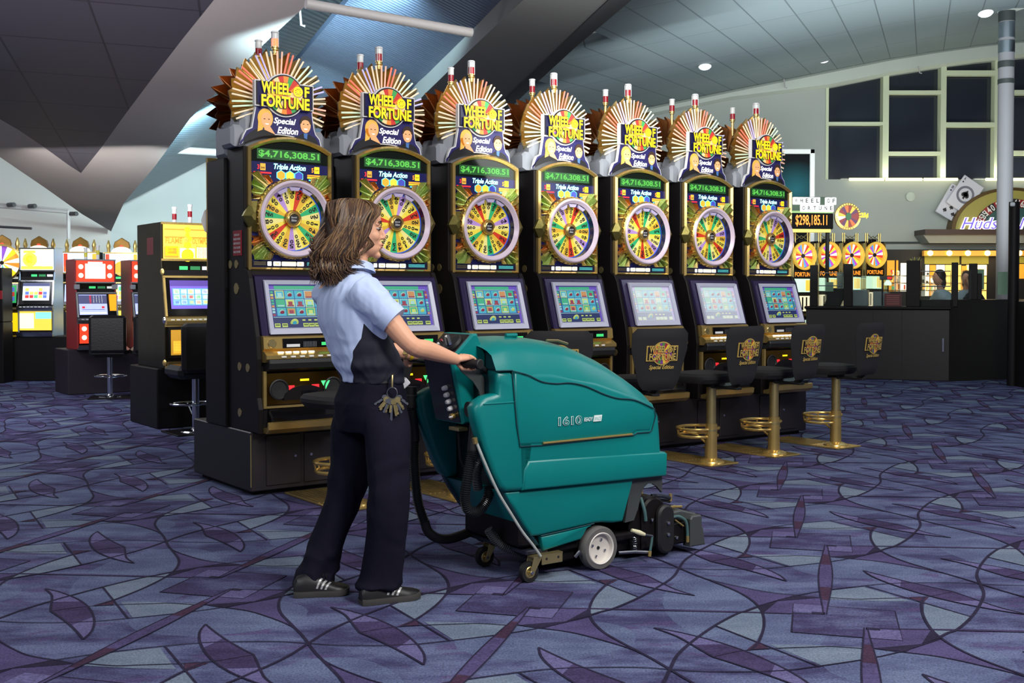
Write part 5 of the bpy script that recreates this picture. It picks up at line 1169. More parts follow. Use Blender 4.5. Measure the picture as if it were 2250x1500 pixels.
# shoes
def shoe_(heel, toe):
    heel, toe = Vector(heel), Vector(toe); heel.z = toe.z = 0; d = (toe-heel); L_ = d.length; d.normalize(); w_ = Vector((-d.y, d.x, 0))
    def q(x, y, z): return lp(heel+d*x*L_+w_*y+UP*z)
    prof = [(0, .028, .045, .062), (.06, .036, .048, .085), (.22, .038, .045, .098), (.4, .038, .042, .092), (.58, .043, .050, .066), (.75, .048, .050, .050), (.9, .043, .046, .042), (.98, .026, .030, .034), (1.0, .010, .012, .028)]
    g = MB(); rows = []
    for x, wi, _, h in prof: rows.append([q(x, wi*cos(a)*(.96), .018+(h-.018)*max(0, sin(a))**.75 if sin(a) > 0 else .018) for a in [2*pi*k/20 for k in range(20)]])
    g.loft(rows, shoe); so_ = g.build('shoe', wm)
    g = MB(); rows = []
    for x, wi, _, h in prof: rows.append([q(x, (wi+.004)*cos(a), .013+.013*(1 if sin(a) > .01 else -1)*min(1, abs(sin(a))*3)+(.006 if x > .8 else 0)*(x-.8)/.2) for a in [2*pi*k/20 for k in range(20)]])
    g.loft(rows, sole); g.build('sole', so_)
    for k in range(3):
        x = .44+.075*k; g = MB()
        for s_ in (1, -1):
            g.prism([(0, 0)]*0 or [(0, 0), (1, 0), (1, 1), (0, 1)], 0, .0001, stripe) if False else None
            pts = []
            def on(x_, t_):  # point on the upper
                import bisect
                i = max(j for j in range(len(prof)-1) if prof[j][0] <= x_); f_ = (x_-prof[i][0])/(prof[i+1][0]-prof[i][0])
                wi = prof[i][1]*(1-f_)+prof[i+1][1]*f_; h = prof[i][3]*(1-f_)+prof[i+1][3]*f_
                return q(x_, s_*(wi*cos(t_)*.96+.002), .018+(h-.018)*max(0, sin(t_))**.75+.0015)
            if s_ == -1:
                rows = [[on(x+.10*t_-.05, .15+1.0*t_), on(x+.035+.10*t_-.05, .15+1.0*t_)] for t_ in (0, .25, .5, .75, 1)]
                g.add([p for r in rows for p in r], [(2*j, 2*j+1, 2*j+3, 2*j+2) for j in range(4)], stripe)
        g.build('stripe', so_)
    g = MB()
    for k in range(4): x = .40+.06*k; g.tube([q(x, -.018, .018+prof[4][3]*1.12-.006*k+.003), q(x+.015, 0, .03+prof[4][3]*1.1-.007*k+.003), q(x, .018, .018+prof[4][3]*1.12-.006*k+.003)], .0035, rubber, 6)
    g.build('laces', so_)
shoe_(G(792, 1328), G(922, 1312)); shoe_(G(645, 1310), G(768, 1303))
# hair: under volume and locks
hv = MB()
hv.ell(hp(-.030, .0, .040), (.104, .086, .090), hairm, 24, 16, HROT); hv.ell(hp(-.075, -.01, -.055), (.080, .096, .10), hairm, 20, 14, HROT); hv.ell(hp(-.095, -.01, -.150), (.062, .092, .085), hairm, 20, 14, HROT)
hv.ell(hp(.034, -.010, .066), (.060, .062, .046), hairm, 18, 12, HROT); hv.ell(hp(-.09, 0, .0), (.07, .085, .085), hairm, 18, 12, HROT)
hv.ell(hp(.000, -.062, .0), (.050, .026, .080), hairm, 16, 12, HROT); hv.ell(hp(-.02, .058, -.03), (.06, .03, .10), hairm, 16, 12, HROT)
hb_ = remesh(hv, 'hair', .007, None, [haird], wm, smooth=4)
rnd = random.Random(11)
def lock(m_i, pts, r):
    P2 = cat_rom(pts, 3); n_ = len(P2)
    LK[m_i].tube(P2, [r*(.45+.55*sin(pi*min(1, (k+1)/(n_*.55))/2))*(1 if k < n_*.75 else max(.12, (n_-k)/(n_*.27))) for k in range(n_)], LM[m_i], 5)
LK = [MB(), MB(), MB()]; LM = [hairm, hairl, haird]
for i in range(1500):
    # root along the parting, falling to one side
    sd = -1 if rnd.random() < .66 else 1
    ro = rnd.uniform(0, 1); az = rnd.uniform(0, 1)
    x0 = .062-.17*ro; rootz = .131-2.6*(x0+.028)**2
    th = rnd.uniform(.1, 1.0)     # how far down the side it lies at mid length
    tgt_x = -.10*az*1.35+.012 if ro < .5 else -.165+.12*rnd.random()
    lenf = rnd.uniform(.75, 1.03); zend = -.232*lenf if tgt_x < -.06 else -.232*lenf*(.62+.3*(1-(tgt_x+.06)/.08))
    p0 = Vector((x0, sd*.012, rootz))
    p1 = Vector((x0-.006-.03*az, sd*(.064), rootz-.028)); p2 = Vector((x0*.6-.055*az-.010, sd*(.090+.006*rnd.random()), .028))
    if ro > .55: yy_ = rnd.uniform(.0, .085); p1 = Vector((x0-.022, sd*(.02+yy_*.6), rootz-.016)); p2 = Vector((-.120-.022*rnd.random()+yy_*.35, sd*yy_, .01))
    wv = rnd.uniform(0, 6.28); am = rnd.uniform(.007, .020)
    p3 = Vector((tgt_x*.8-.01+am*sin(wv), sd*(.094+.01*rnd.random())*(1 if ro < .55 else .8*rnd.random()), -.055)); p4 = Vector((tgt_x-.018+am*sin(wv+1.9), p3.y*.98+am*.7*cos(wv), -.115))
    p5 = Vector((tgt_x-.012+1.3*am*sin(wv+3.8), p3.y*.94+am*cos(wv+2), -.17)); p6 = Vector((tgt_x+.008+1.7*am*sin(wv+5.2)-.012, p3.y*.9, zend))
    if p6.z > -.17: p5 = p4.lerp(p6, .5)+Vector((-.01, 0, .0))
    mi_ = 1 if rnd.random() < .27 and p3.z > -1 else (2 if rnd.random() < .3 else 0)
    lock(mi_, [hp(*p) for p in (p0, p1, p2, p3, p4, p5, p6)], rnd.uniform(.0011, .0030))
for i in range(330):   # front locks sweeping off the forehead
    f_ = rnd.random(); sd = -1 if rnd.random() < .7 else 1
    q_ = [(-.01+.09*f_, .006*sd, .128-.026*f_*f_), (.036+.058*f_, sd*.028, .120-.032*f_), (.062+.026*f_, sd*.058, .090-.028*f_), (.046+.014*f_, sd*.080, .040-.01*f_), (.022+.016*f_+rnd.uniform(-.01, .01), sd*.090, -.015), (-.004+.02*f_, sd*.093, -.055-.02*rnd.random()), (-.03+.02*rnd.random(), sd*.092, -.085-.03*rnd.random())]
    lock(rnd.choice((0, 0, 1, 2)), [hp(a+rnd.uniform(-.004, .004), b_, c+rnd.uniform(-.003, .003)) for a, b_, c in q_], rnd.uniform(.0011, .0026))
# locks flicking out at the back
for i in range(220):
    y = rnd.uniform(-.09, .08); z = rnd.uniform(-.03, -.20); am = rnd.uniform(.01, .03)
    q_ = [(-.135, y, z+.06), (-.158, y-.004, z+.03), (-.168-am*.4, y-.008, z), (-.165-am, y-.012, z-.012+am*.3), (-.160-am*1.5, y-.012, z-.002+am*.5)]
    lock(rnd.choice((0, 0, 1, 2)), [hp(*p) for p in q_], rnd.uniform(.001, .0022))
for i in range(26):  # strands in front of the ear, curling to the cheek
    z = 0; q_ = [(.05, -.060, .06), (.045, -.078, .02), (.030+.0005*i, -.083, -.02), (.042+.001*i, -.082, -.05), (.035, -.080, -.075), (.010, -.084, -.095)]
    lock(rnd.choice((0, 2, 1)), [hp(a+rnd.uniform(-.006, .004), b_, c-.0006*i) for a, b_, c in q_], .0016)
for k, nm_ in enumerate(('hair_locks', 'hair_highlights', 'hair_lowlights')): LK[k].build(nm_, hb_, kind='stuff')
# watch, wristband
dl = (Lwr-Lel).normalized(); g = MB(); c = Lwr-dl*.045
g.lathe([(.030, -.006), (.0325, -.004), (.0325, .004), (.030, .006)], lp(c), dl, gold, 22); g.cyl(lp(c+Vector((.0, -.030, .006))), (0, -1, .2), .013, .006, gold, 16); g.build('watch', wm)
g = MB(); c = Lwr-dl*.018; g.lathe([(.0275, -.008), (.0295, -.006), (.0295, .006), (.0275, .008)], lp(c), dl, mat('yellow silicone band', (236, 196, 30), .5), 22); g.build('wristband', wm)
g = MB(); g.box(-.016, .016, -.012, .012, -.022, .022, silver, .004); bx = g.build('belt_pouch', wm); bx.location = lp(P(888, 842, 4.62)); bx.rotation_euler = (.3, .8, .6)
# key ring hanging from the belt
kc = P(862, 832, 4.525); kt = thing('key_ring', 'bunch of steel and brass keys hanging from the belt of the woman', 'keys', kc); kt.scale = (1.22, 1.22, 1.22)
g = MB(); g.tube([(0, .02, .012), (0, .0, .01), (0, -.006, -.01), (0, -.004, -.03)], .0035, brass, 6); g.build('clip', kt)
g = MB(); g.tube([(.017*cos(a), -.006, -.047+.019*sin(a)) for a in [2*pi*k/20 for k in range(21)]], .0017, steel, 6); g.build('ring', kt)
for k in range(13):
    a = radians(-150+120*k/12+rnd.uniform(-5, 5)); L_ = rnd.uniform(.042, .058) if k != 6 else .085; o = Vector((.017*cos(a), -.006-.002*(k % 4), -.047+.019*sin(a)))
    d = Vector((cos(a)*.75, -.05*(k % 3), sin(a))).normalized(); w_ = Vector((-d.z, 0, d.x)).normalized()
    def kq(x, y, t_): return tuple(o+d*x+w_*y+Vector((0, -1, 0))*t_)
    g = MB(); oc = [(.011+.010*cos(q), .010*sin(q)) for q in [2*pi*j/10 for j in range(10)]]
    for pts in (oc, [(.018, -.0035), (L_, -.0035), (L_, .0025), (L_-.006, .0045), (L_-.010, .0015), (L_-.016, .0045), (.018, .0035)]):
        g.loft([[kq(x, y, 0) for x, y in pts], [kq(x, y, .002) for x, y in pts]], brass if k % 3 else chrome, smooth=False)
    g.build('key', kt)
# ------------------------------------------------------------ games at the left
def game(name, label, o, yaw, W, D, ZB, ZT, side, trim, art, mon, belly, group=None, lamps=True, extra=None, strip_led=True, h=None):
    """cabinet standing from ZB to ZT; o is the front left foot"""
    t = thing(name, label, 'slot machine', (o[0], o[1], 0), yaw, group); H = ZT-ZB
    z = lambda f: ZB+H*f
    prof = [(D, z(0)), (-.06, z(0)), (-.055, z(.22)), (-.07, z(.34)), (.0, z(.63)), (.03, z(.72)), (.03, z(1)), (D, z(1))]
    g = MB(); g.prism(prof, 0, .02, side, 'x', bev=.005); g.prism(prof, W-.02, W, side, 'x', bev=.005); g.prism([(a+.012 if a < .1 else a, b) for a, b in prof], .02, W-.02, black, 'x'); g.build('cabinet', t)
    g = MB(); y0 = .03
    for x0, x1, z0, z1 in ((.0, W, z(.985), z(1.0)), (.0, W, z(.735), z(.75))): g = MB(); g.box(x0, x1, y0-.012, y0+.01, z0, z1, trim); g.build('trim_strip', t)
    g = MB(); g.box(.02, W-.02, y0, y0+.015, z(.75), z(.985), art[0])
    rw, rh = W-.06, H*.235-.02
    for (a0, a1, b0, b1, m) in art[1]: g.box(.03+rw*a0, .03+rw*a1, y0-.004, y0, z(.75)+.01+rh*b0, z(.75)+.01+rh*b1, m)
    for (a, b, r, m) in art[2]: g.prism(circ(.03+rw*a, z(.75)+.01+rh*b, r, 18), y0-.004, y0-.008, m)
    for (s_, a0, b0, w_, h_, m) in art[3]: g.text(s_, .03+rw*a0, z(.75)+.01+rh*b0, rw*w_, rh*h_, y0-.0095, m, .02)
    g.build('lit_top_glass', t)
    g = MB(); g.box(.02, W-.02, y0-.004, y0+.01, z(.66), z(.735), blackgl)
    if strip_led:
        for x0, x1, m in ((.34, .50, eGr), (.55, .74, em('dim green display', (40, 120, 70), .5)), (.78, .94, em('dim white display', (200, 205, 200), .6))): g.box(W*x0, W*x1, y0-.008, y0-.004, z(.675), z(.70), m)
    g.build('display_strip', t)
    # leaning monitor
    def ml(f, o_): return (-.07+(.07)*f-o_*.97, z(.36)+H*.27*f-o_*.2)
    def sl(mb, x0, x1, f0, f1, o0, o1, m):
        ps = [(x, *ml(f, o_)) for o_ in (o0, o1) for x, f in ((x0, f0), (x1, f0), (x1, f1), (x0, f1))]; mb.add(ps, [(0, 1, 2, 3), (4, 7, 6, 5), (0, 4, 5, 1), (1, 5, 6, 2), (2, 6, 7, 3), (3, 7, 4, 0)], m)
    g = MB(); sl(g, .02, W-.02, 0, 1, -.02, .008, blackgl); sl(g, .0, .02, 0, 1, -.02, .016, trim); sl(g, W-.02, W, 0, 1, -.02, .016, trim); sl(g, .0, W, .97, 1.02, -.02, .016, trim); mo = g.build('monitor', t)
    g = MB(); a0, a1, b0, b1 = mon[0]; X0, X1 = W*a0, W*a1; sl(g, X0, X1, b0, b1, .008, .011, mon[1])
    for (p0, p1, q0, q1, m) in mon[2]: sl(g, X0+(X1-X0)*p0, X0+(X1-X0)*p1, b0+(b1-b0)*q0, b0+(b1-b0)*q1, .011, .0125, m)
    g.build('screen', mo)
    g = MB(); g.prism([(-.03, z(.30)), (-.11, z(.30)), (-.12, z(.325)), (-.10, z(.345)), (-.06, z(.36)), (-.03, z(.36))], 0, W, trim, 'x')
    for k in range(8): g.box(.04+k*(W-.08)/8, .04+(k+.6)*(W-.08)/8, -.118, -.10, z(.33), z(.337), white)
    g.build('button_deck', t)
    g = MB(); g.box(.03, W-.03, -.066, -.05, z(.07), z(.285), belly[0])
    for (a0, a1, b0, b1, m) in belly[1]: g.box(.03+(W-.06)*a0, .03+(W-.06)*a1, -.070, -.066, z(.07)+H*.215*b0, z(.07)+H*.215*b1, m)
    for (a, b, r, m) in belly[2]: g.prism(circ(.03+(W-.06)*a, z(.07)+H*.215*b, r, 16), -.070, -.073, m)
    g.box(0, W, -.072, -.05, z(.285), z(.30), trim); g.build('belly_glass', t)
    g = MB(); g.prism([(-.04, z(0)), (-.12, z(0)), (-.14, z(.05)), (-.125, z(.05)), (-.11, z(.02)), (-.04, z(.02))], 0, W, trim, 'x'); g.build('coin_tray', t)
    if lamps:
        for x, zz in ((W*.32, 0), (W*.62, .03)):
            g = MB(); g.lathe([(.02, 0), (.02, .03+zz)], (x, .12, ZT), (0, 0, 1), silver, 12); g.cyl((x, .12, ZT+.13+zz), (0, 0, 1), .024, .02, silver, 14); lo_ = g.build('beacon', t)
            g = MB(); g.cyl((x, .12, ZT+.03+zz), (0, 0, 1), .021, .055, redglass if lamps is True else lamps, 14); g.build('coloured_lens', lo_)
            g = MB(); g.cyl((x, .12, ZT+.085+zz), (0, 0, 1), .021, .045, MATS['frosted clear lens'], 14); g.build('clear_lens', lo_)
    if extra: extra(t, z, W, H)
    return t
def base(label, o, yaw, x0, x1, y0, y1, h, m=plinthm):
    g = MB(); g.box(x0, x1, y0, y1, 0, h, m, .01); ob = g.build('machine_plinth', label=label, cat='plinth'); ob.location = (o[0], o[1], 0); ob.rotation_euler.z = yaw; return ob
eArt = em('lit amber artwork', (236, 196, 70), .9); eArt2 = em('lit deep gold artwork', (190, 140, 40), .7); eHot = em('lit white hot artwork', (255, 248, 225), 1.3); eFire = em('lit scarlet artwork', (226, 60, 30), 1.0); eCrm = em('lit cream artwork', (240, 230, 190), 1.0)
eSc = em('lit violet screen', (110, 90, 190), .8); eSk = em('lit pale blue screen', (170, 180, 240), 1.0); eSl = em('lit slate screen', (70, 74, 110), .8)
rs = random.Random(5); symc = [em('symbol red', (210, 50, 50), .8), em('symbol yellow', (240, 220, 90), .9), em('symbol green', (80, 180, 120), .8), em('symbol white', (235, 235, 230), 1.0), em('symbol blue', (90, 110, 210), .8)]
def grid_syms(nx, ny, x0, x1, y0, y1, bgm=None):
    o_ = []
    for i in range(nx):
        for j in range(ny):
            a0 = x0+(x1-x0)*(i+.08)/nx; a1 = x0+(x1-x0)*(i+.92)/nx; b0 = y0+(y1-y0)*(j+.06)/ny; b1 = y0+(y1-y0)*(j+.94)/ny
            if bgm: o_.append((a0, a1, b0, b1, bgm)); s_ = .2; o_.append((a0+(a1-a0)*s_, a1-(a1-a0)*s_, b0+(b1-b0)*.2, b1-(b1-b0)*.2, rs.choice(symc)))
            else: o_.append((a0, a1, b0, b1, rs.choice(symc)))
    return o_
# -- flame machine on its tall dark base
OL = (-3.30, 10.346)
base('tall black plinth under the golden flame slot machine', OL, RA, 0, .85, .0, .80, .565, black)
fl_art = (eArt, [(0, 1, .62, .66, eArt2), (0, 1, .86, .9, eArt2), (.0, .3, .0, .34, eArt2), (.7, 1.0, .0, .34, eCrm), (.34, .66, 0, .30, eCrm), (.02, .30, .06, .36, eYel), (.06, .26, .12, .3, eArt2)]+[(.7+.045*k, .715+.045*k, 0, .40-.03*k*.5, eArt2) for k in range(7)], [(.5, .88, .028, eYel), (.5, .40, .035, eYel), (.46, .55, .028, eArt), (.54, .60, .024, eYel), (.5, .72, .02, eYel), (.5, .08, .06, eYel)], [('FLAME', .02, .44, .36, .18, eArt2), ('OLYMPUS', .60, .44, .38, .18, eArt2), ('OF', .44, .46, .09, .12, eArt2)])
def fl_extra(t, z, W, H):
    for zz, m in ((.66, gold), (.33, chrome), (.04, gold)): g = MB(); g.lathe([(.0005, .014), (.02, .012), (.03, .004), (.03, 0)], (-.001, -.005 if zz > .5 else -.05, z(zz)), (-1, -.3, 0), m, 16); g.build('corner_boss', t)
    g = MB(); g.box(-.004, .0, .25, .42, z(.78), z(.90), mat('dull red notice plate', (70, 24, 26), .5)); g.build('age_notice', t)
game('slot_machine', 'golden flame slot machine with FLAME OF OLYMPUS top glass, left of the wheel row', G(345+13, 943+0)+Vector((0, .02, 0)), RA, .50, .72, .565, 1.93, mat('smoked bronze cabinet side', (44, 40, 24), .16, .6, nscale=3, namt=.5), gold, fl_art, ((.12, .90, .18, .90), eSc, [(0, 1, .80, 1, em('lit plum header', (80, 60, 140), .7)), (.05, .95, .12, .72, em('screen tile blue', (90, 160, 190), .7))]+grid_syms(5, 3, .06, .94, .14, .70, eCrm)), (black, [(.05, .4, .1, .9, eArt2), (.1, .35, .15, .55, eArt)], []), lamps=True, extra=fl_extra)
# -- red machines
RD = (-5.505, 13.805)
base('dark plum plinth under the red slot machines', RD, RA, 0, 2.2, 0, .62, .562, mat('dark plum plinth laminate', (38, 30, 40), .5))
reds = mat('oxblood cabinet side', (146, 44, 48), .4, nscale=6, namt=.1)
rd_art = (eFire, [(.22, .78, .12, .88, eHot), (.3, .7, .55, .98, eHot)], [(.10, .72, .03, eHot), (.10, .28, .03, eHot), (.90, .72, .03, eHot), (.90, .28, .03, eHot)], [('CASINO', .30, .6, .4, .25, eFire)])
rd_art = (rd_art[0], rd_art[1], rd_art[2], [])
rd_scr = ((.06, .74, .10, .92), eSk, [(0, 1, .55, .97, eSl)]+[(.38+.02*0, .44, .55, .97, em('lit scarlet bar', (255, 60, 50), 1.1))]+[(.52+.10*k, .535+.10*k, .6, .95, eHot) for k in range(4)]+[(.04, .96, .06, .12, eCrm), (.1, .9, .25, .27, eSl), (.1, .2, .32, .42, symc[0]), (.8, .9, .32, .42, symc[0])])
def rd_extra(t, z, W, H):
    g = MB(); g.box(W*.80, W*.96, -.06, -.01, z(.38), z(.61), em('lit orange column', (255, 150, 20), 1.2)); g.build('payout_column', t)
    for x in (-.012, W-.05): g = MB(); g.box(x, x+.062, -.02, .03, z(.665), z(.72), greyp, .006); g.build('hinge_block', t)
r1 = game('slot_machine', 'nearer of the two red-sided slot machines, scarlet and white hot glass', (RD[0]+.0865, RD[1]+.04), RA, .50, .44, .562, 1.69, reds, steel, rd_art, rd_scr, (eFire, [(.35, .98, .25, .75, eHot)], [(.12, .75, .03, eHot), (.12, .3, .03, eHot), (.85, .82, .03, eHot)]), 'red-sided slot machines', lamps=em('dim yellow lens', (190, 180, 60), .3), extra=rd_extra)
dup(r1, (RD[0]+.0865+.69*cos(RA), RD[1]+.04+.69*sin(RA), 0), RA, 'farther red-sided slot machine, half hidden behind the golden flame machine')
# -- silver blue machine and the tall games behind
SV = P(27, 735, 17.0); SV = (SV.x, SV.y)
silb = mat('pale silver blue cabinet side', (140, 156, 178), .3, .5, nscale=4, namt=.1)
sv_art = (eCrm, [(.0, 1, .0, .16, eArt), (.08, .45, .84, .96, eArt)], [(.28, .5, .10, eArt), (.72, .5, .10, em('lit pale cyan', (190, 220, 215), .9)), (.28, .5, .06, eYel), (.72, .5, .06, eCrm)], [])
game('slot_machine', 'silver-sided slot machine with two round emblems on pale glass, far left', (-7.12, 16.1), .1, .50, .42, .64, 1.92, silb, chrome, sv_art, ((.14, .88, .18, .90), em('lit ice screen', (220, 230, 245), 1.1), [(0, 1, .82, 1, eSl)]+grid_syms(5, 3, .08, .92, .12, .72)), (eArt, [(.0, .45, .1, .9, eCrm), (.5, 1, .6, .95, em('lit cyan glass', (130, 210, 220), 1.0))], []), lamps=False)
base('long black plinth under the silver-sided slot machine', (-7.3, 16.0), .1, -1.3, 1.6, -.02, .75, .64, black)
def crown(t, z, W, H):
    g = MB(); cx = W/2; ZT = z(1)
    g.prism([(cx-.10, ZT), (cx+.10, ZT), (cx+.13, ZT+.10), (cx+.11, ZT+.17), (cx, ZT+.24), (cx-.11, ZT+.17), (cx-.13, ZT+.10)], .05, .15, mat('amber faceted crown', (150, 110, 50), .25, .6, nscale=10, namt=.4), bev=.01)
    g.prism(circ(cx, ZT+.0, .16, 16, 0, 180, .09), .04, .035, eHot); g.prism(circ(cx, ZT+.09, .03, 12), .045, .038, eFire); g.build('crown_topper', t)
    for sx in (-1, 1):
        g = MB(); g.loft([[(cx+sx*.21+.045*cos(a)*.6, .08+.04*sin(a), ZT+.08+q) for a in [2*pi*k/10 for k in range(10)]] for q in (-.08, -.02)]+[[(cx+sx*.21+.06*cos(a)*.6, .08+.05*sin(a), ZT+.10) for a in [2*pi*k/10 for k in range(10)]]]+[[(cx+sx*.21+.01*cos(a), .08+.01*sin(a), ZT+.2) for a in [2*pi*k/10 for k in range(10)]]], gold); g.build('gold_torch', t)
cr_lb = ['crown-topped slot machine behind the silver-sided one, far left', 'crown-topped slot machine right behind the nearer red machine', 'crown-topped slot machine behind the farther red machine, brightest crown lamp', 'crown-topped slot machine at the left edge of the photo, big coloured wheel']
c0 = None
for k, (u, Y) in enumerate(((78, 17.6), (170, 17.9), (262, 18.2))):
    p = P(u-35, 600, Y)
    if c0 is None:
        c0 = game('slot_machine', cr_lb[k], (p.x, p.y), .15, .56, .4, .6, 1.93, black, gold, (em('lit blue white glass', (190, 215, 250), 1.1), [(0, 1, 0, .3, eArt), (.0, .12, 0, 1, eFire), (.88, 1, 0, 1, eOr)], [(.5, .2, .12, eOr)], []), ((.1, .9, .15, .9), eSk, grid_syms(5, 3, .05, .95, .1, .9)), (eArt, [], []), 'crown-topped slot machines', lamps=False, extra=crown)
    else: dup(c0, (p.x, p.y, 0), .15, cr_lb[k])
def bigwheel(t, z, W, H):
    g = MB(); wedge_disc(g, W/2, z(.86), .03, .26, 20, .0, [eHot, eOr, eYel, ePur, eCy, eCrm], [0, 1, 2, 0, 3, 5, 4, 0, 2]); g.lathe([(.25, -.02), (.28, 0), (.28, .03), (.25, .04)], (W/2, .0, z(.86)), (0, -1, 0), gold, 36); g.build('prize_wheel', t); crown(t, z, W, H)
p = P(-36, 600, 16.6); game('slot_machine', cr_lb[3], (p.x, p.y), .3, .50, .4, .6, 1.90, black, gold, (black, [], [], []), ((.1, .9, .15, .9), eGr, grid_syms(5, 3, .05, .95, .1, .9)), (eYel, [], []), lamps=False, extra=bigwheel)
g = MB(); g.box(-1.4, .42, .0, .32, 0, .86, black, .01); g.box(.12, .42, -.01, .0, 1.18, 1.3, mat('red notice', (140, 26, 34), .4)); g.box(.0, .42, 0, .32, .86, 1.62, black, .01); o = g.build('kiosk', label='black cabinet with a small red notice cut by the left edge of the photo', cat='cabinet'); o.location = P(-60, 700, 15.6); o.location.z = 0
# -- stools at the left
leath = mat('black leather', (20, 19, 20), .35, nscale=40, namt=.2, bump=.1, bscale=60)
def lounge(label):
    t = thing('bar_stool', label, 'stool', group='chrome-legged leather stools at the left')
    g = MB(); g.box(-.24, .24, -.20, .24, 0, .014, black, .004); g.lathe([(.14, .014), (.13, .024), (.045, .034), (.035, .05)], (0, 0, 0), (0, 0, 1), chrome, 24); g.build('base', t)
    g = MB(); g.cyl((0, 0, .03), (0, 0, 1), .033, .5, chrome, 20); g.build('post', t)
    g = MB(); g.tube([(.19*cos(a), .10+.16*sin(a), .26) for a in [2*pi*k/26 for k in range(27)]], .011, chrome, 8); g.tube([(0, 0, .10), (0, .2, .25)], .007, chrome, 6); g.build('footrest', t)
    g = MB(); g.box(-.22, .22, -.20, .22, .50, .62, leath, .04); g.build('seat', t)
    g = MB(); g.box(-.21, .21, -.27, -.19, .56, 1.0, leath, .03); g.build('backrest', t); return t
l0 = lounge('leather stool in front of the nearer red machine, chrome post and ring footrest'); l0.location = G(242, 874); l0.rotation_euler.z = .25
dup(l0, G(105, 827), .75, 'leather stool in front of the silver-sided machine, turned sideways')
dup(l0, G(331, 873), .4, 'leather stool almost hidden behind the tall plinth of the flame machine')
dup(l0, P(430, 905, 10.1)*1.0-Vector((0, 0, P(430, 905, 10.1).z)), .634, 'black stool right in front of the golden flame machine, its back tapering down')
# wall rail with clamps
t = thing('wall_rail', 'grey pipe rail with small clamp lamps on the far left wall', 'pipe rail', P(0, 454, 17.2))
def rl(u, v, Y=17.2): return tuple(P(u, v, Y)-P(0, 454, 17.2))
g = MB(); g.tube([rl(-20, 452), rl(150, 466, 17.4)], .025, pipe, 8); g.tube([rl(-20, 446), rl(150, 460, 17.4)], .012, pipe, 6); g.build('rail', t)
g = MB(); g.tube([rl(150, 462, 17.4), rl(151, 525, 17.4)], .03, pipe, 8); g.build('upright', t)
g = MB(); g.tube([rl(-20, 497), rl(70, 502)], .02, steel, 6); g.build('lower_rail', t)
for u, v in ((18, 450), (64, 453), (155, 470)):
    g = MB(); a = Vector(rl(u, v)); g.tube([tuple(a), tuple(a+Vector((.12, -.06, .0)))], .035, steel, 8); g.build('clamp_lamp', t)
# ------------------------------------------------------------ right: small wheel machines, jackpot sign, cashier counter, shop front
def small_wheel(label):
    t = thing('slot_machine', label, 'slot machine', group='small wheel machines behind the counter')
    g = MB(); g.box(0, .44, 0, .5, .3, 1.62, black, .008); g.box(.0, .02, -.03, .02, .35, 2.05, gold); g.box(.42, .44, -.03, .02, .35, 2.05, gold); g.box(.0, .44, .02, .35, 1.6, 2.08, black); g.build('cabinet', t)
    g = MB(); wedge_disc(g, .21, 1.85, .03, .185, 22, -.01, [em('pale wheel wedge', (235, 240, 230), .9), em('violet wheel wedge', (170, 60, 190), .8), em('lime wheel wedge', (190, 220, 60), .9), em('scarlet wheel wedge', (220, 50, 40), .8), em('orange wheel wedge', (250, 140, 40), .9), em('sky wheel wedge', (80, 150, 210), .8)], [0, 1, 2, 3, 0, 4, 5, 1, 2, 4, 3]); g.lathe([(.035, 0), (.03, .02), (.0005, .02)], (.21, -.01, 1.85), (0, -1, 0), ink, 14); g.build('prize_wheel', t)
    g = MB(); g.lathe([(.19, -.01), (.215, .0), (.225, .05), (.205, .08), (.192, .06), (.19, 0)], (.215, -.01, 1.85), (0, -1, 0), mat('lit gold wheel ring', (236, 200, 90), .3, .3, emit=.5, ecol=(240, 190, 70)), 36); g.build('wheel_ring', t)
    g = MB(); g.box(.03, .41, -.02, .0, 1.50, 1.62, black); g.text('FORTUNE', .05, 1.525, .34, .07, -.022, eOr, .03); g.build('name_strip', t)
    g = MB(); g.box(.04, .40, -.02, .0, 1.28, 1.49, em('lit mint glass', (200, 235, 205), 1.0)); g.box(.26, .38, -.024, -.02, 1.3, 1.47, eArt); g.build('top_glass', t)
    g = MB(); g.box(.05, .39, -.05, .0, .98, 1.22, eCrm)
    for k in range(4): g.box(.09+k*.075, .115+k*.075, -.055, -.05, 1.0, 1.2, ink)
    g.box(.26, .33, -.057, -.055, 1.0, 1.06, eFire); g.build('reel_window', t)
    g = MB(); g.box(.04, .40, -.08, .0, .90, .94, gold); g.build('button_deck', t)
    g = MB(); g.box(.10, .36, -.02, .0, .56, .84, em('lit mint belly glass', (210, 240, 210), 1.1)); g.build('belly_glass', t)
    g = MB()
    for x in (.05, .09, .33, .37): g.cyl((x, .03, 2.06), (0, 0, 1), .012, .16, gold, 8)
    g.tube([(.09, .03, 2.2), (.21, .03, 2.12), (.33, .03, 2.2)], .007, brass, 6); g.tube([(.09, .03, 2.1), (.21, .03, 2.17), (.33, .03, 2.1)], .007, brass, 6); g.box(.15, .27, 0, .08, 2.06, 2.12, black, .01); g.build('ornament', t)
    return t
q0 = small_wheel('small wheel machine nearest the tall gold row, its reels and belly glass showing')
qs = ['small wheel machine second from the tall gold row, behind the counter glass', 'small wheel machine third from the tall gold row, partly behind a black post', 'small wheel machine furthest right, beside the lit doorway']
for k, u in enumerate((1763, 1818, 1870, 1920)):
    p = P(u, 600, 17.6+.45*k); yaw = .42
    loc = (p.x-.21*cos(yaw), p.y-.21*sin(yaw), .0+.02*k)
    s_ = q0 if k == 0 else copy_tree(q0)
    s_.location = loc; s_.rotation_euler.z = yaw
    if k: s_['label'] = qs[k-1]
    g = MB(); g.box(-.04, .5, -.05, .55, -.02*k, .3, black); g.build('plinth', s_)
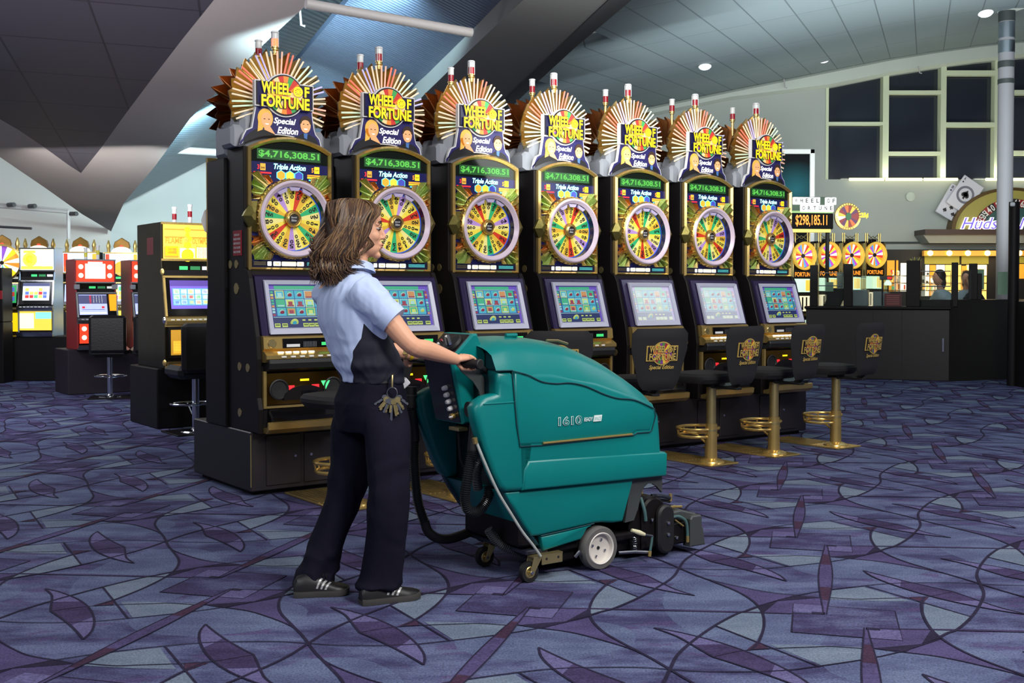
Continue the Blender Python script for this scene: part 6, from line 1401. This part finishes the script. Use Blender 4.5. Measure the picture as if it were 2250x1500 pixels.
# jackpot sign on its post
SG = P(1742, 500, 16.9); t = thing('jackpot_sign', 'lit jackpot sign reading WHEEL OF FORTUNE $298,185.11 on a post', 'sign', (SG.x, SG.y, 0), .12)
pxm = 16.9/F
def sz(v): return EYE+(643-v)*pxm
g = MB(); g.box(-.06, .64, .0, .16, sz(503), sz(468), mat('matt black display face', (10, 9, 10), .7, spec=.1), .01); g.text('$298,185.11', .04, sz(498), .50, (498-472)*pxm, -.006, em('orange display digits', (255, 130, 30), 1.3), .015); g.build('display', t)
g = MB(); g.box(-.06, .64, .02, .14, sz(468), sz(463), em('lit green edge', (120, 150, 90), .5)); g.box(-.02, .60, .0, .12, sz(510), sz(503), em('lit amber edge', (220, 190, 90), .6)); g.box(-.05, .62, .03, .12, sz(463), sz(432), mat('dark green sign back', (40, 60, 40), .5)); g.build('sign_back', t)
tl = em('lit white letter tile', (245, 245, 240), 1.0)
for row, (txt, u0, dx, v0, v1) in enumerate((('WHEEL OF', 1742, 12.3, 450, 433), ('ORTUNE', 1759, 12.6, 466, 450))):
    for k, ch in enumerate(txt):
        if ch == ' ': continue
        x = (u0-1742+dx*k)*pxm
        g = MB(); g.box(x+.004, x+dx*pxm-.004, -.02, .03, sz(v0)+.004, sz(v1)-.004, tl, .003); w_ = dx*pxm*.5; g.text(ch, x+dx*pxm*.25, sz(v0)+.03, w_, (v0-v1)*pxm*.55, -.022, ink, .03); g.build('letter_tile', t)
wx, wz = (1861-1742)*pxm/.95, sz(475)
g = MB(); wedge_disc(g, wx, wz, .04, .165, 16, -.03, [mat('dark red sign wedge', (120, 30, 30), .4, emit=.3), mat('plum sign wedge', (80, 30, 70), .4, emit=.2), mat('gold sign wedge', (190, 160, 50), .4, emit=.4), mat('orange sign wedge', (200, 90, 30), .4, emit=.3), mat('pale sign wedge', (200, 210, 190), .4, emit=.4)], [0, 1, 2, 0, 3, 1, 0, 2, 4]); g.lathe([(.16, -.03), (.205, -.02), (.205, .02), (.165, .035)], (wx, 0, wz), (0, -1, 0), gold, 32); g.prism(circ(wx, wz, .045, 16, 0, 360, .06), -.03, -.04, mat('green hub', (40, 90, 50), .4)); wo = g.build('sign_wheel', t)
g = MB()
for k in range(30): a = 2*pi*k/30; g.ell((wx+.188*cos(a), -.028, wz+.188*sin(a)), (.011,)*3, em('warm sign bulb', (255, 200, 90), 2.2), 6, 5)
g.build('bulb_ring', wo, kind='stuff')
g = MB(); g.text('25¢', wx+.20, wz-.03, .12, .09, -.03, eYel, .05); g.build('price', t)
g = MB(); g.cyl((.58, .08, 0), (0, 0, 1), .03, sz(505), black, 12); g.build('post', t)
# round column with mirrored bands
CB = P(2206, 600, 17.5); t = thing('column', 'tall round grey column with mirrored bands near its branching top', 'column', (CB.x, CB.y, 0)); colm = plain('grey painted column', (150, 148, 152), .4)
g = MB(); g.cyl((0, 0, 0), (0, 0, 1), .118, 5.55, colm, 40); g.build('shaft', t)
def cz(v): return EYE+(643-v)*17.5/F
mir = mat('mirrored band', (200, 205, 215), .06, 1, nscale=3, namt=.1); chk = gridmat('chequered mirror band', (190, 196, 206), (40, 42, 50), .09, 1.0, .02)
for v0, v1, m in ((52, 30, MATS['dark grey plastic']), (88, 54, mir), (120, 94, mir), (152, 138, MATS['dark grey plastic']), (187, 177, MATS['dark grey plastic'])): g = MB(); g.lathe([(.119, cz(v0)), (.124, cz(v0)), (.124, cz(v1)), (.119, cz(v1))], (0, 0, 0), (0, 0, 1), m, 40); g.build('band', t)
g = MB(); g.lathe([(.12, cz(30)), (.34, cz(22)), (.12, cz(12)), (.10, cz(12))], (0, 0, 0), (0, 0, 1), fasc, 6, False); g.build('capital', t)
for k in range(7):
    a = 2*pi*k/7+.4; g = MB(); g.tube([(.08*cos(a), .08*sin(a), cz(22)), (.3*cos(a), .3*sin(a), cz(5)), (.85*cos(a), .85*sin(a), cz(-12)), (1.5*cos(a), 1.5*sin(a), cz(-22))], [.05, .04, .035, .03], mat('dark branch metal', (88, 96, 92), .5), 8); g.build('branch_arm', t)
# shop front on the right wall
t = thing('arched_sign', 'olive half-round Hudson News sign with roulette numbers above the brown ledge', 'sign', P(2222, 508, 21.7)); K = 21.7/F
R0, HH = 131*K, 96*K
ol = mat('olive gold sign face', (150, 140, 70), .5, emit=.12, ecol=(150, 140, 60)); olr = mat('bronze sign rim', (96, 72, 36), .4, .4)
def ellarc(rx, rz, a0, a1, n=30): return [(rx*cos(radians(a0+(a1-a0)*k/(n-1))), rz*sin(radians(a0+(a1-a0)*k/(n-1)))) for k in range(n)]
g = MB(); g.prism(ellarc(R0, HH, 0, 180), .0, .28, olr); g.build('rim', t)
g = MB(); g.prism(ellarc(R0*.94, HH*.93, 0, 180), -.01, .0, ol); fo_ = g.build('face', t)
nums = ['8', '19', '31', '18', '6', '21', '33', '16', '4', '23', '13', '2', '0', '14', '35', '25', '20', '7']
g = MB(); n = len(nums); mR = mat('roulette red', (150, 30, 34), .4); mG = mat('roulette green centre', (50, 84, 80), .4)
g.prism(ellarc(R0*.52, HH*.60, 0, 180), -.012, -.02, mG)
for k in range(n):
    a0, a1 = 180*k/n, 180*(k+1)/n; o_ = ellarc(R0*.64, HH*.74, a0, a1, 4); i_ = ellarc(R0*.50, HH*.56, a1, a0, 4); g.prism(o_+i_, -.02, -.03, mR if k % 2 else ink)
    am = radians((a0+a1)/2); cx_, cz_ = R0*.57*cos(am), HH*.65*sin(am); vs_, fs_ = font_mesh(nums[k], .02); rot = am-pi/2; w_ = .11 if len(nums[k]) > 1 else .06
    g.add([(cx_+((x-.5)*w_)*cos(rot)-((z_-.5)*.13)*sin(rot), -.033, cz_+((x-.5)*w_)*sin(rot)+((z_-.5)*.13)*cos(rot)) for x, z_, _ in vs_], fs_, white)
g.build('roulette_arc', t)
g = MB(); nw = em('white neon script', (255, 250, 255), 1.5); nv = em('violet neon script', (110, 90, 200), .9)
x0_ = (2107-2222)*K; g.text('Hudson', x0_, .02, 122*K, 28*K, -.05, nw, .07, .35); g.text('Hudson', x0_+.02, .04, 119*K, 25*K, -.07, nv, .0, .35); g.text('News', x0_+127*K, .02, 95*K, 28*K, -.05, nw, .07, .35); g.text('News', x0_+128*K, .04, 92*K, 25*K, -.07, nv, .0, .35); g.build('neon_lettering', t)
g = MB(); g.box(0, 5.5, -.35, .22, 0, .10, mat('dark brown ledge', (62, 46, 42), .5)); g.prism([(0, 0), (5.5, 0), (5.5, -.16), (.12, -.16)], -.25, .22, plain('ledge soffit grey', (140, 142, 136))); o = g.build('ledge', label='dark brown ledge with sloping grey underside below the arched sign', cat='ledge'); p = P(2018, 517, 21.75); o.location = p
# playing cards
for lb_, c_, ang, pips in (('giant eight of spades playing card on the wall left of the arched sign', (2096, 446, 21.8), 30, 8), ('giant ace of spades playing card overlapping the eight of spades', (2121, 428, 21.72), 34, 1)):
    t = thing('playing_card', lb_, 'playing card', P(*c_)); cw, chh = .46, .64; t.rotation_euler = (0, -radians(-ang), 0)
    pw = mat('lilac white card stock', (206, 204, 216), .5)
    g = MB(); g.box(-cw/2, cw/2, 0, .03, -chh/2, chh/2, pw, .01); g.build('card', t)
    def spade(mb, x, z_, s_, m=ink):
        mb.prism([(x+s_*a, z_+s_*b) for a, b in ((0, 1), (.25, .6), (.62, .25), (.8, -.1), (.7, -.42), (.42, -.55), (.14, -.4), (.2, -.9), (-.2, -.9), (-.14, -.4), (-.42, -.55), (-.7, -.42), (-.8, -.1), (-.62, .25), (-.25, .6))], -.002, -.006, m)
    if pips == 1:
        g = MB(); g.lathe([(.13, .0), (.17, .004), (.175, 0), (.13, -.001)], (0, -.002, 0), (0, -1, 0), mat('grey engraving', (110, 108, 124), .5), 24); g.build('engraved_ring', t)
        g = MB(); spade(g, 0, 0, .10); spade(g, 0, .005, .06, pw); g.build('centre_spade', t)
    else:
        for x, z_ in [(x, z_) for x in (-.09, .09) for z_ in (-.2, 0, .2)]+[(0, .1), (0, -.1)]: g = MB(); spade(g, x, z_, .05); g.build('pip', t)
    for x, z_, sx_, sz_ in ((-.20, .23, -.18, .19), (.16, -.29, .18, -.20)):
        g = MB(); g.text('A' if pips == 1 else '8', x, z_, .04, .06, -.004, ink, .02); g.build('corner_index', t)
        g = MB(); spade(g, sx_, sz_, .022); g.build('pip', t)
# fluorescent tubes under the windows
for k, (u0, u1) in enumerate(((1866, 1944), (1946, 2028), (2030, 2106), (2166, 2222), (2224, 2300))):
    a = P(u0, 394, 21.9); L_ = (u1-u0)*21.9/F-.02
    g = MB(); g.tube([(0, 0, 0), (L_, 0, 0)], .028, em('warm white fluorescent tube', (255, 250, 190), 2.6), 8); o = g.build('light_tube', label='%s fluorescent tube in the line along the window sill' % ('leftmost', 'second', 'third', 'fourth, right of the column,', 'rightmost')[k], cat='light', group='fluorescent tubes on the sill'); o.location = a
    area('tube_light', a+Vector((L_/2, -.05, .06)), a+Vector((L_/2, 1.2, 4)), L_, 2.2, (.95, 1, .8), .05)
# wall display left of the windows
t = thing('wall_screen', 'large wall screen in a silver frame glowing teal, behind the last wheel machine', 'screen', P(1690, 480, 20.5)); k_ = 20.5/F
g = MB(); W_, H_ = 92*k_, 152*k_
for x0, x1, z0, z1 in ((0, W_+.06, H_-.09, H_), (W_-.03, W_+.06, -1.0, H_)): g.box(x0, x1, -.02, .08, z0, z1, silver, .01)
g.build('frame', t)
g = MB(); g.box(0, W_-.03, .02, .05, -1.0, H_-.09, mat('screen showing teal blur', (8, 12, 16), .6, spec=.1)); 
m_ = MATS['screen showing teal blur']; nt = m_.node_tree; b_ = nt.nodes['Principled BSDF']; tc = nt.nodes.new('ShaderNodeTexCoord'); gr = nt.nodes.new('ShaderNodeTexGradient'); gr.gradient_type = 'SPHERICAL'; mp = nt.nodes.new('ShaderNodeMapping'); mp.inputs['Location'].default_value = (-.85, 0, -1.02); mp.inputs['Scale'].default_value = (1.7, 1, 1.9); nt.links.new(tc.outputs['Object'], mp.inputs[0]); nt.links.new(mp.outputs[0], gr.inputs[0]); mu = nt.nodes.new('ShaderNodeMath'); mu.operation = 'MULTIPLY'; mu.inputs[1].default_value = .45; nt.links.new(gr.outputs['Fac'], mu.inputs[0]); nt.links.new(mu.outputs[0], b_.inputs['Emission Strength']); b_.inputs['Emission Color'].default_value = lin((50, 150, 165))+(1,)
g.build('picture', t)
g = MB(); g.lathe([(.0005, .02), (.05, .02), (.09, .0)], (0, 0, 0), (0, -1, 0), fasc, 20); o = g.build('ceiling_speaker', label='small round white disc on the wall above the shop doorway', cat='speaker'); o.location = P(2001, 432, 21.95)
for k, (u, v, Y, lb_) in enumerate(((2166, 23, 15.5, 'right'), (1810, 127, 20.2, 'middle'), (1549, 141, 17.5, 'left'))):
    g = MB(); g.lathe([(.10, 0), (.08, .02), (.0005, .02)], (0, 0, 0), (0, -.3, -1), em('bright downlight disc', (240, 244, 244), .9), 20); o = g.build('recessed_light', label='small round %s light in the metal vault' % lb_, cat='light', group='round vault lights'); o.location = P(u, v, Y)-Vector((0, 0, .04))
# lit shop window
shopY = 21.4; t = thing('shop_window', 'row of bright gold lit shop display bays behind the cashier counter', 'shop window', P(1930, 690, shopY)); k_ = shopY/F
def sx(u): return (u-1930)*k_
def szz(v): return (690-v)*k_
g = MB(); g.box(sx(1930), sx(2290), .0, .25, -.8, szz(548), mat('dark brown shop surround', (30, 26, 24), .6)); g.build('surround', t)
eG = em('shop warm light', (255, 214, 110), 1.1); eG2 = em('shop amber light', (220, 150, 40), .9); eG3 = em('shop white light', (255, 250, 225), 1.4); eOl = em('shop olive pelmet', (150, 140, 50), .5)
for (u0, u1, v0, v1, m) in ((1948, 1964, 640, 572, eG2), (1968, 1972, 640, 572, eG2), (1978, 1998, 640, 578, eG3), (2032, 2040, 650, 582, eG3), (2042, 2054, 650, 582, eG2), (2056, 2074, 640, 582, eG3), (2076, 2110, 650, 582, eG), (2112, 2122, 650, 584, eG2), (2122, 2166, 660, 582, eG), (2124, 2166, 606, 582, eG3), (2030, 2106, 580, 563, eOl), (2111, 2170, 580, 563, eOl), (2204, 2218, 600, 578, eG3), (2204, 2218, 640, 602, eG2), (2230, 2290, 612, 580, eG2), (2232, 2290, 578, 564, eOl)):
    g = MB(); g.box(sx(u0), sx(u1), -.02, .0, szz(v0), szz(v1), m); o = g.build('lit_bay', t)
    rr_ = random.Random(u0*7+v0)
    if v0-v1 > 40:
        for q in range(7):
            a_ = rr_.uniform(u0+1, u1-3); b_ = rr_.choice((606, 622, 638))+rr_.uniform(-3, 0); g = MB(); g.box(sx(a_), sx(a_+rr_.uniform(1.5, 4)), -.06, -.02, szz(b_), szz(b_-rr_.uniform(4, 11)), rr_.choice([eG3, eG2, symc[2], symc[0], mat('shop dark goods', (70, 60, 40), .5), eG])); g.build('shelf_goods', o)
        g = MB()
        for q in (606, 622, 638): g.box(sx(u0), sx(u1), -.05, -.02, szz(q)-.008, szz(q)+.008, mat('shop shelf', (90, 70, 30), .5))
        g.build('shelves', o, kind='stuff')
g = MB(); g.box(0, (2290-2030)*k_, 0, .1, 0, .10, em('lit gold pelmet', (200, 140, 50), .3)); pel = g.build('pelmet', label='gold lit pelmet board carrying a row of glowing globe bulbs', cat='pelmet'); pel.location = P(2030, 562, 21.2)
for k, u in enumerate((2044, 2086, 2127, 2170, 2209, 2240)):
    g = MB(); g.ell((0, 0, 0), (.055,)*3, em('warm globe bulb', (255, 215, 120), 5.0), 12, 8); o = g.build('globe_bulb', pel); o.location = P(u, 556, 21.17)-pel.location; point('bulb_light', P(u, 556, 20.9), 3, (1, .72, .35), .06)
# cashier counter
CL, CC, CR = G(1770, 829), G(2086, 838), G(2300, 829)
def seg(a, b_): d = b_-a; return d.length, atan2(d.y, d.x)
t = thing('cashier_counter', 'long black cashier counter with glass screens on posts at the right', 'counter', CL, seg(CL, CC)[1]); L1_ = seg(CL, CC)[0]; PXC = L1_/(2086-1770)
g = MB(); g.box(0, L1_, 0, .7, 0, 1.03, mat('black counter front', (26, 23, 24), .4, nscale=3, namt=.15), .01); g.box(-.02, L1_+.02, -.05, .75, 1.03, 1.07, black, .008); cb = g.build('counter_body', t)
for u in (1920, 1983): g = MB(); x = (u-1770)*PXC; g.box(x, x+.012, -.004, .0, .05, 1.0, rubber); g.build('panel_joint', cb)
g = MB(); x = (2070-1770)*PXC; g.box(x, x+.03, -.03, .0, .42, .62, chrome, .004); g.build('door_handle', cb)
L2_, A2_ = seg(CC, CR)
g = MB(); ca, sa_ = cos(A2_-seg(CL, CC)[1]), sin(A2_-seg(CL, CC)[1])
def c2p(x, y): return (L1_+x*ca-y*sa_, x*sa_+y*ca)
g.prism([c2p(0, 0), c2p(L2_, 0), c2p(L2_, .8), c2p(-.1, .7)], 0, 1.17, mat('dark olive counter front', (34, 33, 28), .35, nscale=2, namt=.2), 'z'); g.build('counter_end', t)
gl_ = mat('clear counter glass', (200, 215, 210), .03, trans=.95, spec=.5, alpha=.25)
for u, w_, v1, v0 in ((1786, 17, 580, 672), (1864, 20, 578, 672), (2007, 30, 572, 672), (2095, 14, 577, 672)):
    x = (u-1770)*PXC; g = MB(); g.box(x-w_*PXC/2, x+w_*PXC/2, .04, .16, 1.07, EYE+(643-v1)*16.1/F, black, .006); g.build('screen_post', t)
for a_, b_ in ((1796, 1853), (1876, 1990), (2024, 2087)):
    x0, x1_ = (a_-1770)*PXC, (b_-1770)*PXC; g = MB(); g.box(x0, x1_, .09, .10, 1.07, 1.52, gl_); g.build('glass_screen', t)
for u, v1 in ((2172, 578), (2186, 600)):
    x, y = c2p((u-2086)*PXC*.98, .1); g = MB(); g.box(x-.06, x+.06, y-.05, y+.05, 1.17, EYE+(643-v1)*16/F, black, .006); g.build('screen_post', t)
x0, x1_ = c2p(.1, .1), c2p(.5, .1); g = MB(); g.box(x0[0], x1_[0], x0[1]-.005, x0[1]+.005, 1.17, 1.6, gl_); g.build('glass_screen', t)
for u0, u1, v0, v1 in ((1794, 1852, 598, 627), (2012, 2086, 596, 629)):
    g = MB(); x0, x1_ = (u0-1770)*PXC, (u1-1770)*PXC; z0, z1 = EYE+(643-v1)*16.1/F, EYE+(643-v0)*16.1/F; g.tube([(x0, .07, z0), (x0, .07, z1), (x1_, .07, z1), (x1_, .07, z0), (x0, .07, z0)], .008, steel, 6); g.build('wire_frame', t)
a_ = seg(CL, CC)[1]
def onc(u, dy, h): # point on the counter top below pixel u
    x = (u-1770)*PXC; return CL+Vector((cos(a_)*x-sin(a_)*dy, sin(a_)*x+cos(a_)*dy, h))
def item(name, label, cat, u, dy, mb_, h=1.07): o = mb_.build(name, label=label, cat=cat); o.location = onc(u, dy, h); o.rotation_euler.z = a_; return o
grc = mat('sage green card', (110, 140, 116), .6, emit=.1); g = MB(); g.box(-.06, .06, 0, .01, .0, .14, grc); item('notice_card', 'sage green card leaning in the left counter window', 'card', 1818, .25, g, 1.29)
g = MB(); g.box(-.05, .05, 0, .01, 0, .24, mat('grey green paper', (120, 130, 118), .6)); item('paper_roll', 'tall grey green paper sheet beside the sage card', 'paper', 1842, .3, g, 1.33)
g = MB(); g.prism([(-.16, 0), (.1, 0), (.2, .27), (-.06, .27)], 0, .08, black, bev=.01); item('till', 'black slanted cash till behind the left counter window', 'till', 1828, .3, g)
g = MB(); g.box(-.13, .13, 0, .22, 0, .24, mat('frosted cash box', (120, 134, 134), .3, nscale=6, namt=.2), .01); item('display_box', 'frosted square display box in the middle counter window', 'box', 1885, .3, g)
g = MB(); g.box(-.11, .11, 0, .18, 0, .22, MATS['frosted cash box'], .01); item('display_box', 'narrower frosted box with a white globe, left of the red sign', 'box', 1933, .32, g)
g = MB(); g.box(-.12, .12, 0, .012, 0, .19, mat('maroon sign board', (96, 30, 34), .5, emit=.05)); 
for k in range(5): g.box(-.09, .09, -.003, 0, .03+.03*k, .042+.03*k, mat('rose print', (170, 90, 90), .5))
item('notice_board', 'maroon notice board with rows of print on the counter', 'sign', 1962, .2, g)
g = MB(); g.box(-.09, .09, 0, .06, .0, .06, dgrey, .008); g.box(.02, .085, -.004, 0, .012, .048, em('red display', (230, 40, 40), .8)); g.cyl((-.05, .03, -.38), (0, 0, 1), .015, .38, black, 8); item('pole_display', 'grey customer display with a red readout on a pole', 'display', 1945, .3, g, 1.46)
g = MB(); g.lathe([(.05, 0), (.055, .03), (.02, .08), (.02, .11), (.0005, .11)], (0, 0, 0), (0, 0, 1), em('small lit lamp shade', (210, 240, 210), 1.2), 14); g.cyl((0, 0, -.28), (0, 0, 1), .012, .28, black, 8); item('desk_lamp', 'tiny lit desk lamp right of the pole display', 'lamp', 1949, .34, g, 1.38)
g = MB(); g.box(-.09, .09, -.09, .09, 0, .32, mat('black planter', (22, 20, 22), .5), .01)
for k in range(16): a = k*2.4; g.tube([(.03*cos(a), .03*sin(a), .32), (.06*cos(a), .06*sin(a), .42+.01*(k % 5)), (.09*cos(a), .09*sin(a), .46+.012*(k % 4))], [.008, .006, .001], mat('grey green leaves', (90, 100, 74), .6) if k % 3 else mat('yellow leaf', (150, 150, 50), .6), 4)
item('potted_plant', 'spiky grey green plant in a black planter on the counter post', 'plant', 2010, .3, g, 1.30)
g = MB(); g.box(-.07, .07, 0, .01, 0, .32, grc); o = g.build('notice_card', label='sage green hanging card right of the column', cat='card'); o.location = P(2198+5, 647, 15.7)
g = MB(); g.box(-.055, .055, 0, .01, 0, .30, grc); o = g.build('notice_card', label='sage green hanging card left of the column, behind the counter person', cat='card'); o.location = P(2154, 636, 16.4)
g = MB(); g.cyl((0, 0, 0), (0, 0, 1), .07, EYE+(643-444)*15.2/F, black, 16); g.box(-.09, -.03, -.1, -.06, EYE+(643-455)*15.2/F, EYE+(643-446)*15.2/F, silver, .01); o = g.build('black_pole', label='thick black pole standing right of the round column', cat='pole'); p = P(2226, 700, 15.2); o.location = (p.x, p.y, 0)
g = MB(); g.prism([(0, 0), (1.2, 0), (1.2, 1.5), (.45, 1.45), (.35, 1.2), (0, 1.15)], 0, .5, black, bev=.03); o = g.build('podium', label='dark podium at the right edge of the photo in front of the counter end', cat='podium'); p = P(2226, 700, 15.0); o.location = (p.x+.1, p.y-.15, 0)
# people behind the counter, small and dim
def clerk(label, loc, yaw, cloth, hair_, lean):
    t = thing('person', label, 'person', loc, yaw); g = MB()
    g.loft([[(.0+rx*cos(a), cy+ry*sin(a), z_) for a in [2*pi*k/16 for k in range(16)]] for z_, rx, ry, cy in ((.0, .14, .11, .0), (.25, .15, .11, lean*.3), (.45, .19, .11, lean*.7), (.52, .12, .09, lean*.85), (.56, .055, .055, lean), (.62, .05, .05, lean*1.1))], skin)
    g.ell((0, lean*1.3, .73), (.072, .092, .112), skin, 14, 10); g.tube([(0, lean*1.3+.095, .73), (0, lean*1.3+.108, .705)], .011, skin, 6)
    for s_ in (-1, 1):
        g.tube([(s_*.18, lean*.7, .45), (s_*.23, lean*.7+.06, .24), (s_*.12, lean*.7+.28, .20), (s_*.10, lean*.7+.34, .20)], [.05, .042, .03, .028], skin, 10)
        for f_ in range(4): g.tube([(s_*.10+(f_-1.5)*.017, lean*.7+.34, .20), (s_*.10+(f_-1.5)*.02, lean*.7+.41-.008*abs(f_-1.5), .185)], .0085, skin, 6)
        g.tube([(s_*.08, lean*.7+.33, .20), (s_*.055, lean*.7+.37, .19)], .009, skin, 6)
    remesh(g, 'body', .009, None, [skin], t, smooth=3)
    g = MB(); g.loft([[(.0+rx*cos(a), cy+ry*sin(a), z_) for a in [2*pi*k/16 for k in range(16)]] for z_, rx, ry, cy in ((-.02, .16, .13, .0), (.25, .175, .13, lean*.3), (.44, .21, .13, lean*.7), (.52, .14, .11, lean*.85), (.56, .065, .065, lean))], cloth)
    for s_ in (-1, 1): g.tube([(s_*.17, lean*.7, .46), (s_*.235, lean*.7+.06, .25), (s_*.15, lean*.7+.22, .21)], [.065, .058, .045], cloth, 12)
    remesh(g, 'shirt', .012, None, [cloth], t, smooth=3)
    g = MB(); g.ell((0, lean*1.3-.02, .76), (.085, .095, .105), hair_, 14, 10); g.ell((0, lean*1.3-.06, .66), (.08, .05, .11), hair_, 12, 8); remesh(g, 'hair', .012, None, [hair_], t, smooth=3)
    return t
wsh = mat('pale blue white shirt cloth', (176, 196, 204), .8)
clerk('clerk in a white shirt bending over the counter behind the wire frame', onc(2078, .75, .76), a_+2.2, wsh, haird, .12)
clerk('dark-haired clerk in a pale shirt seated behind the counter end glass', P(2124, 716, 17.2), 2.6, wsh, haird, .05)
clerk('clerk in dark clothes seen behind the glass left of the second sage card', P(2146, 722, 16.9), .6, mat('black cloth', (18, 17, 20), .8), haird, .06)
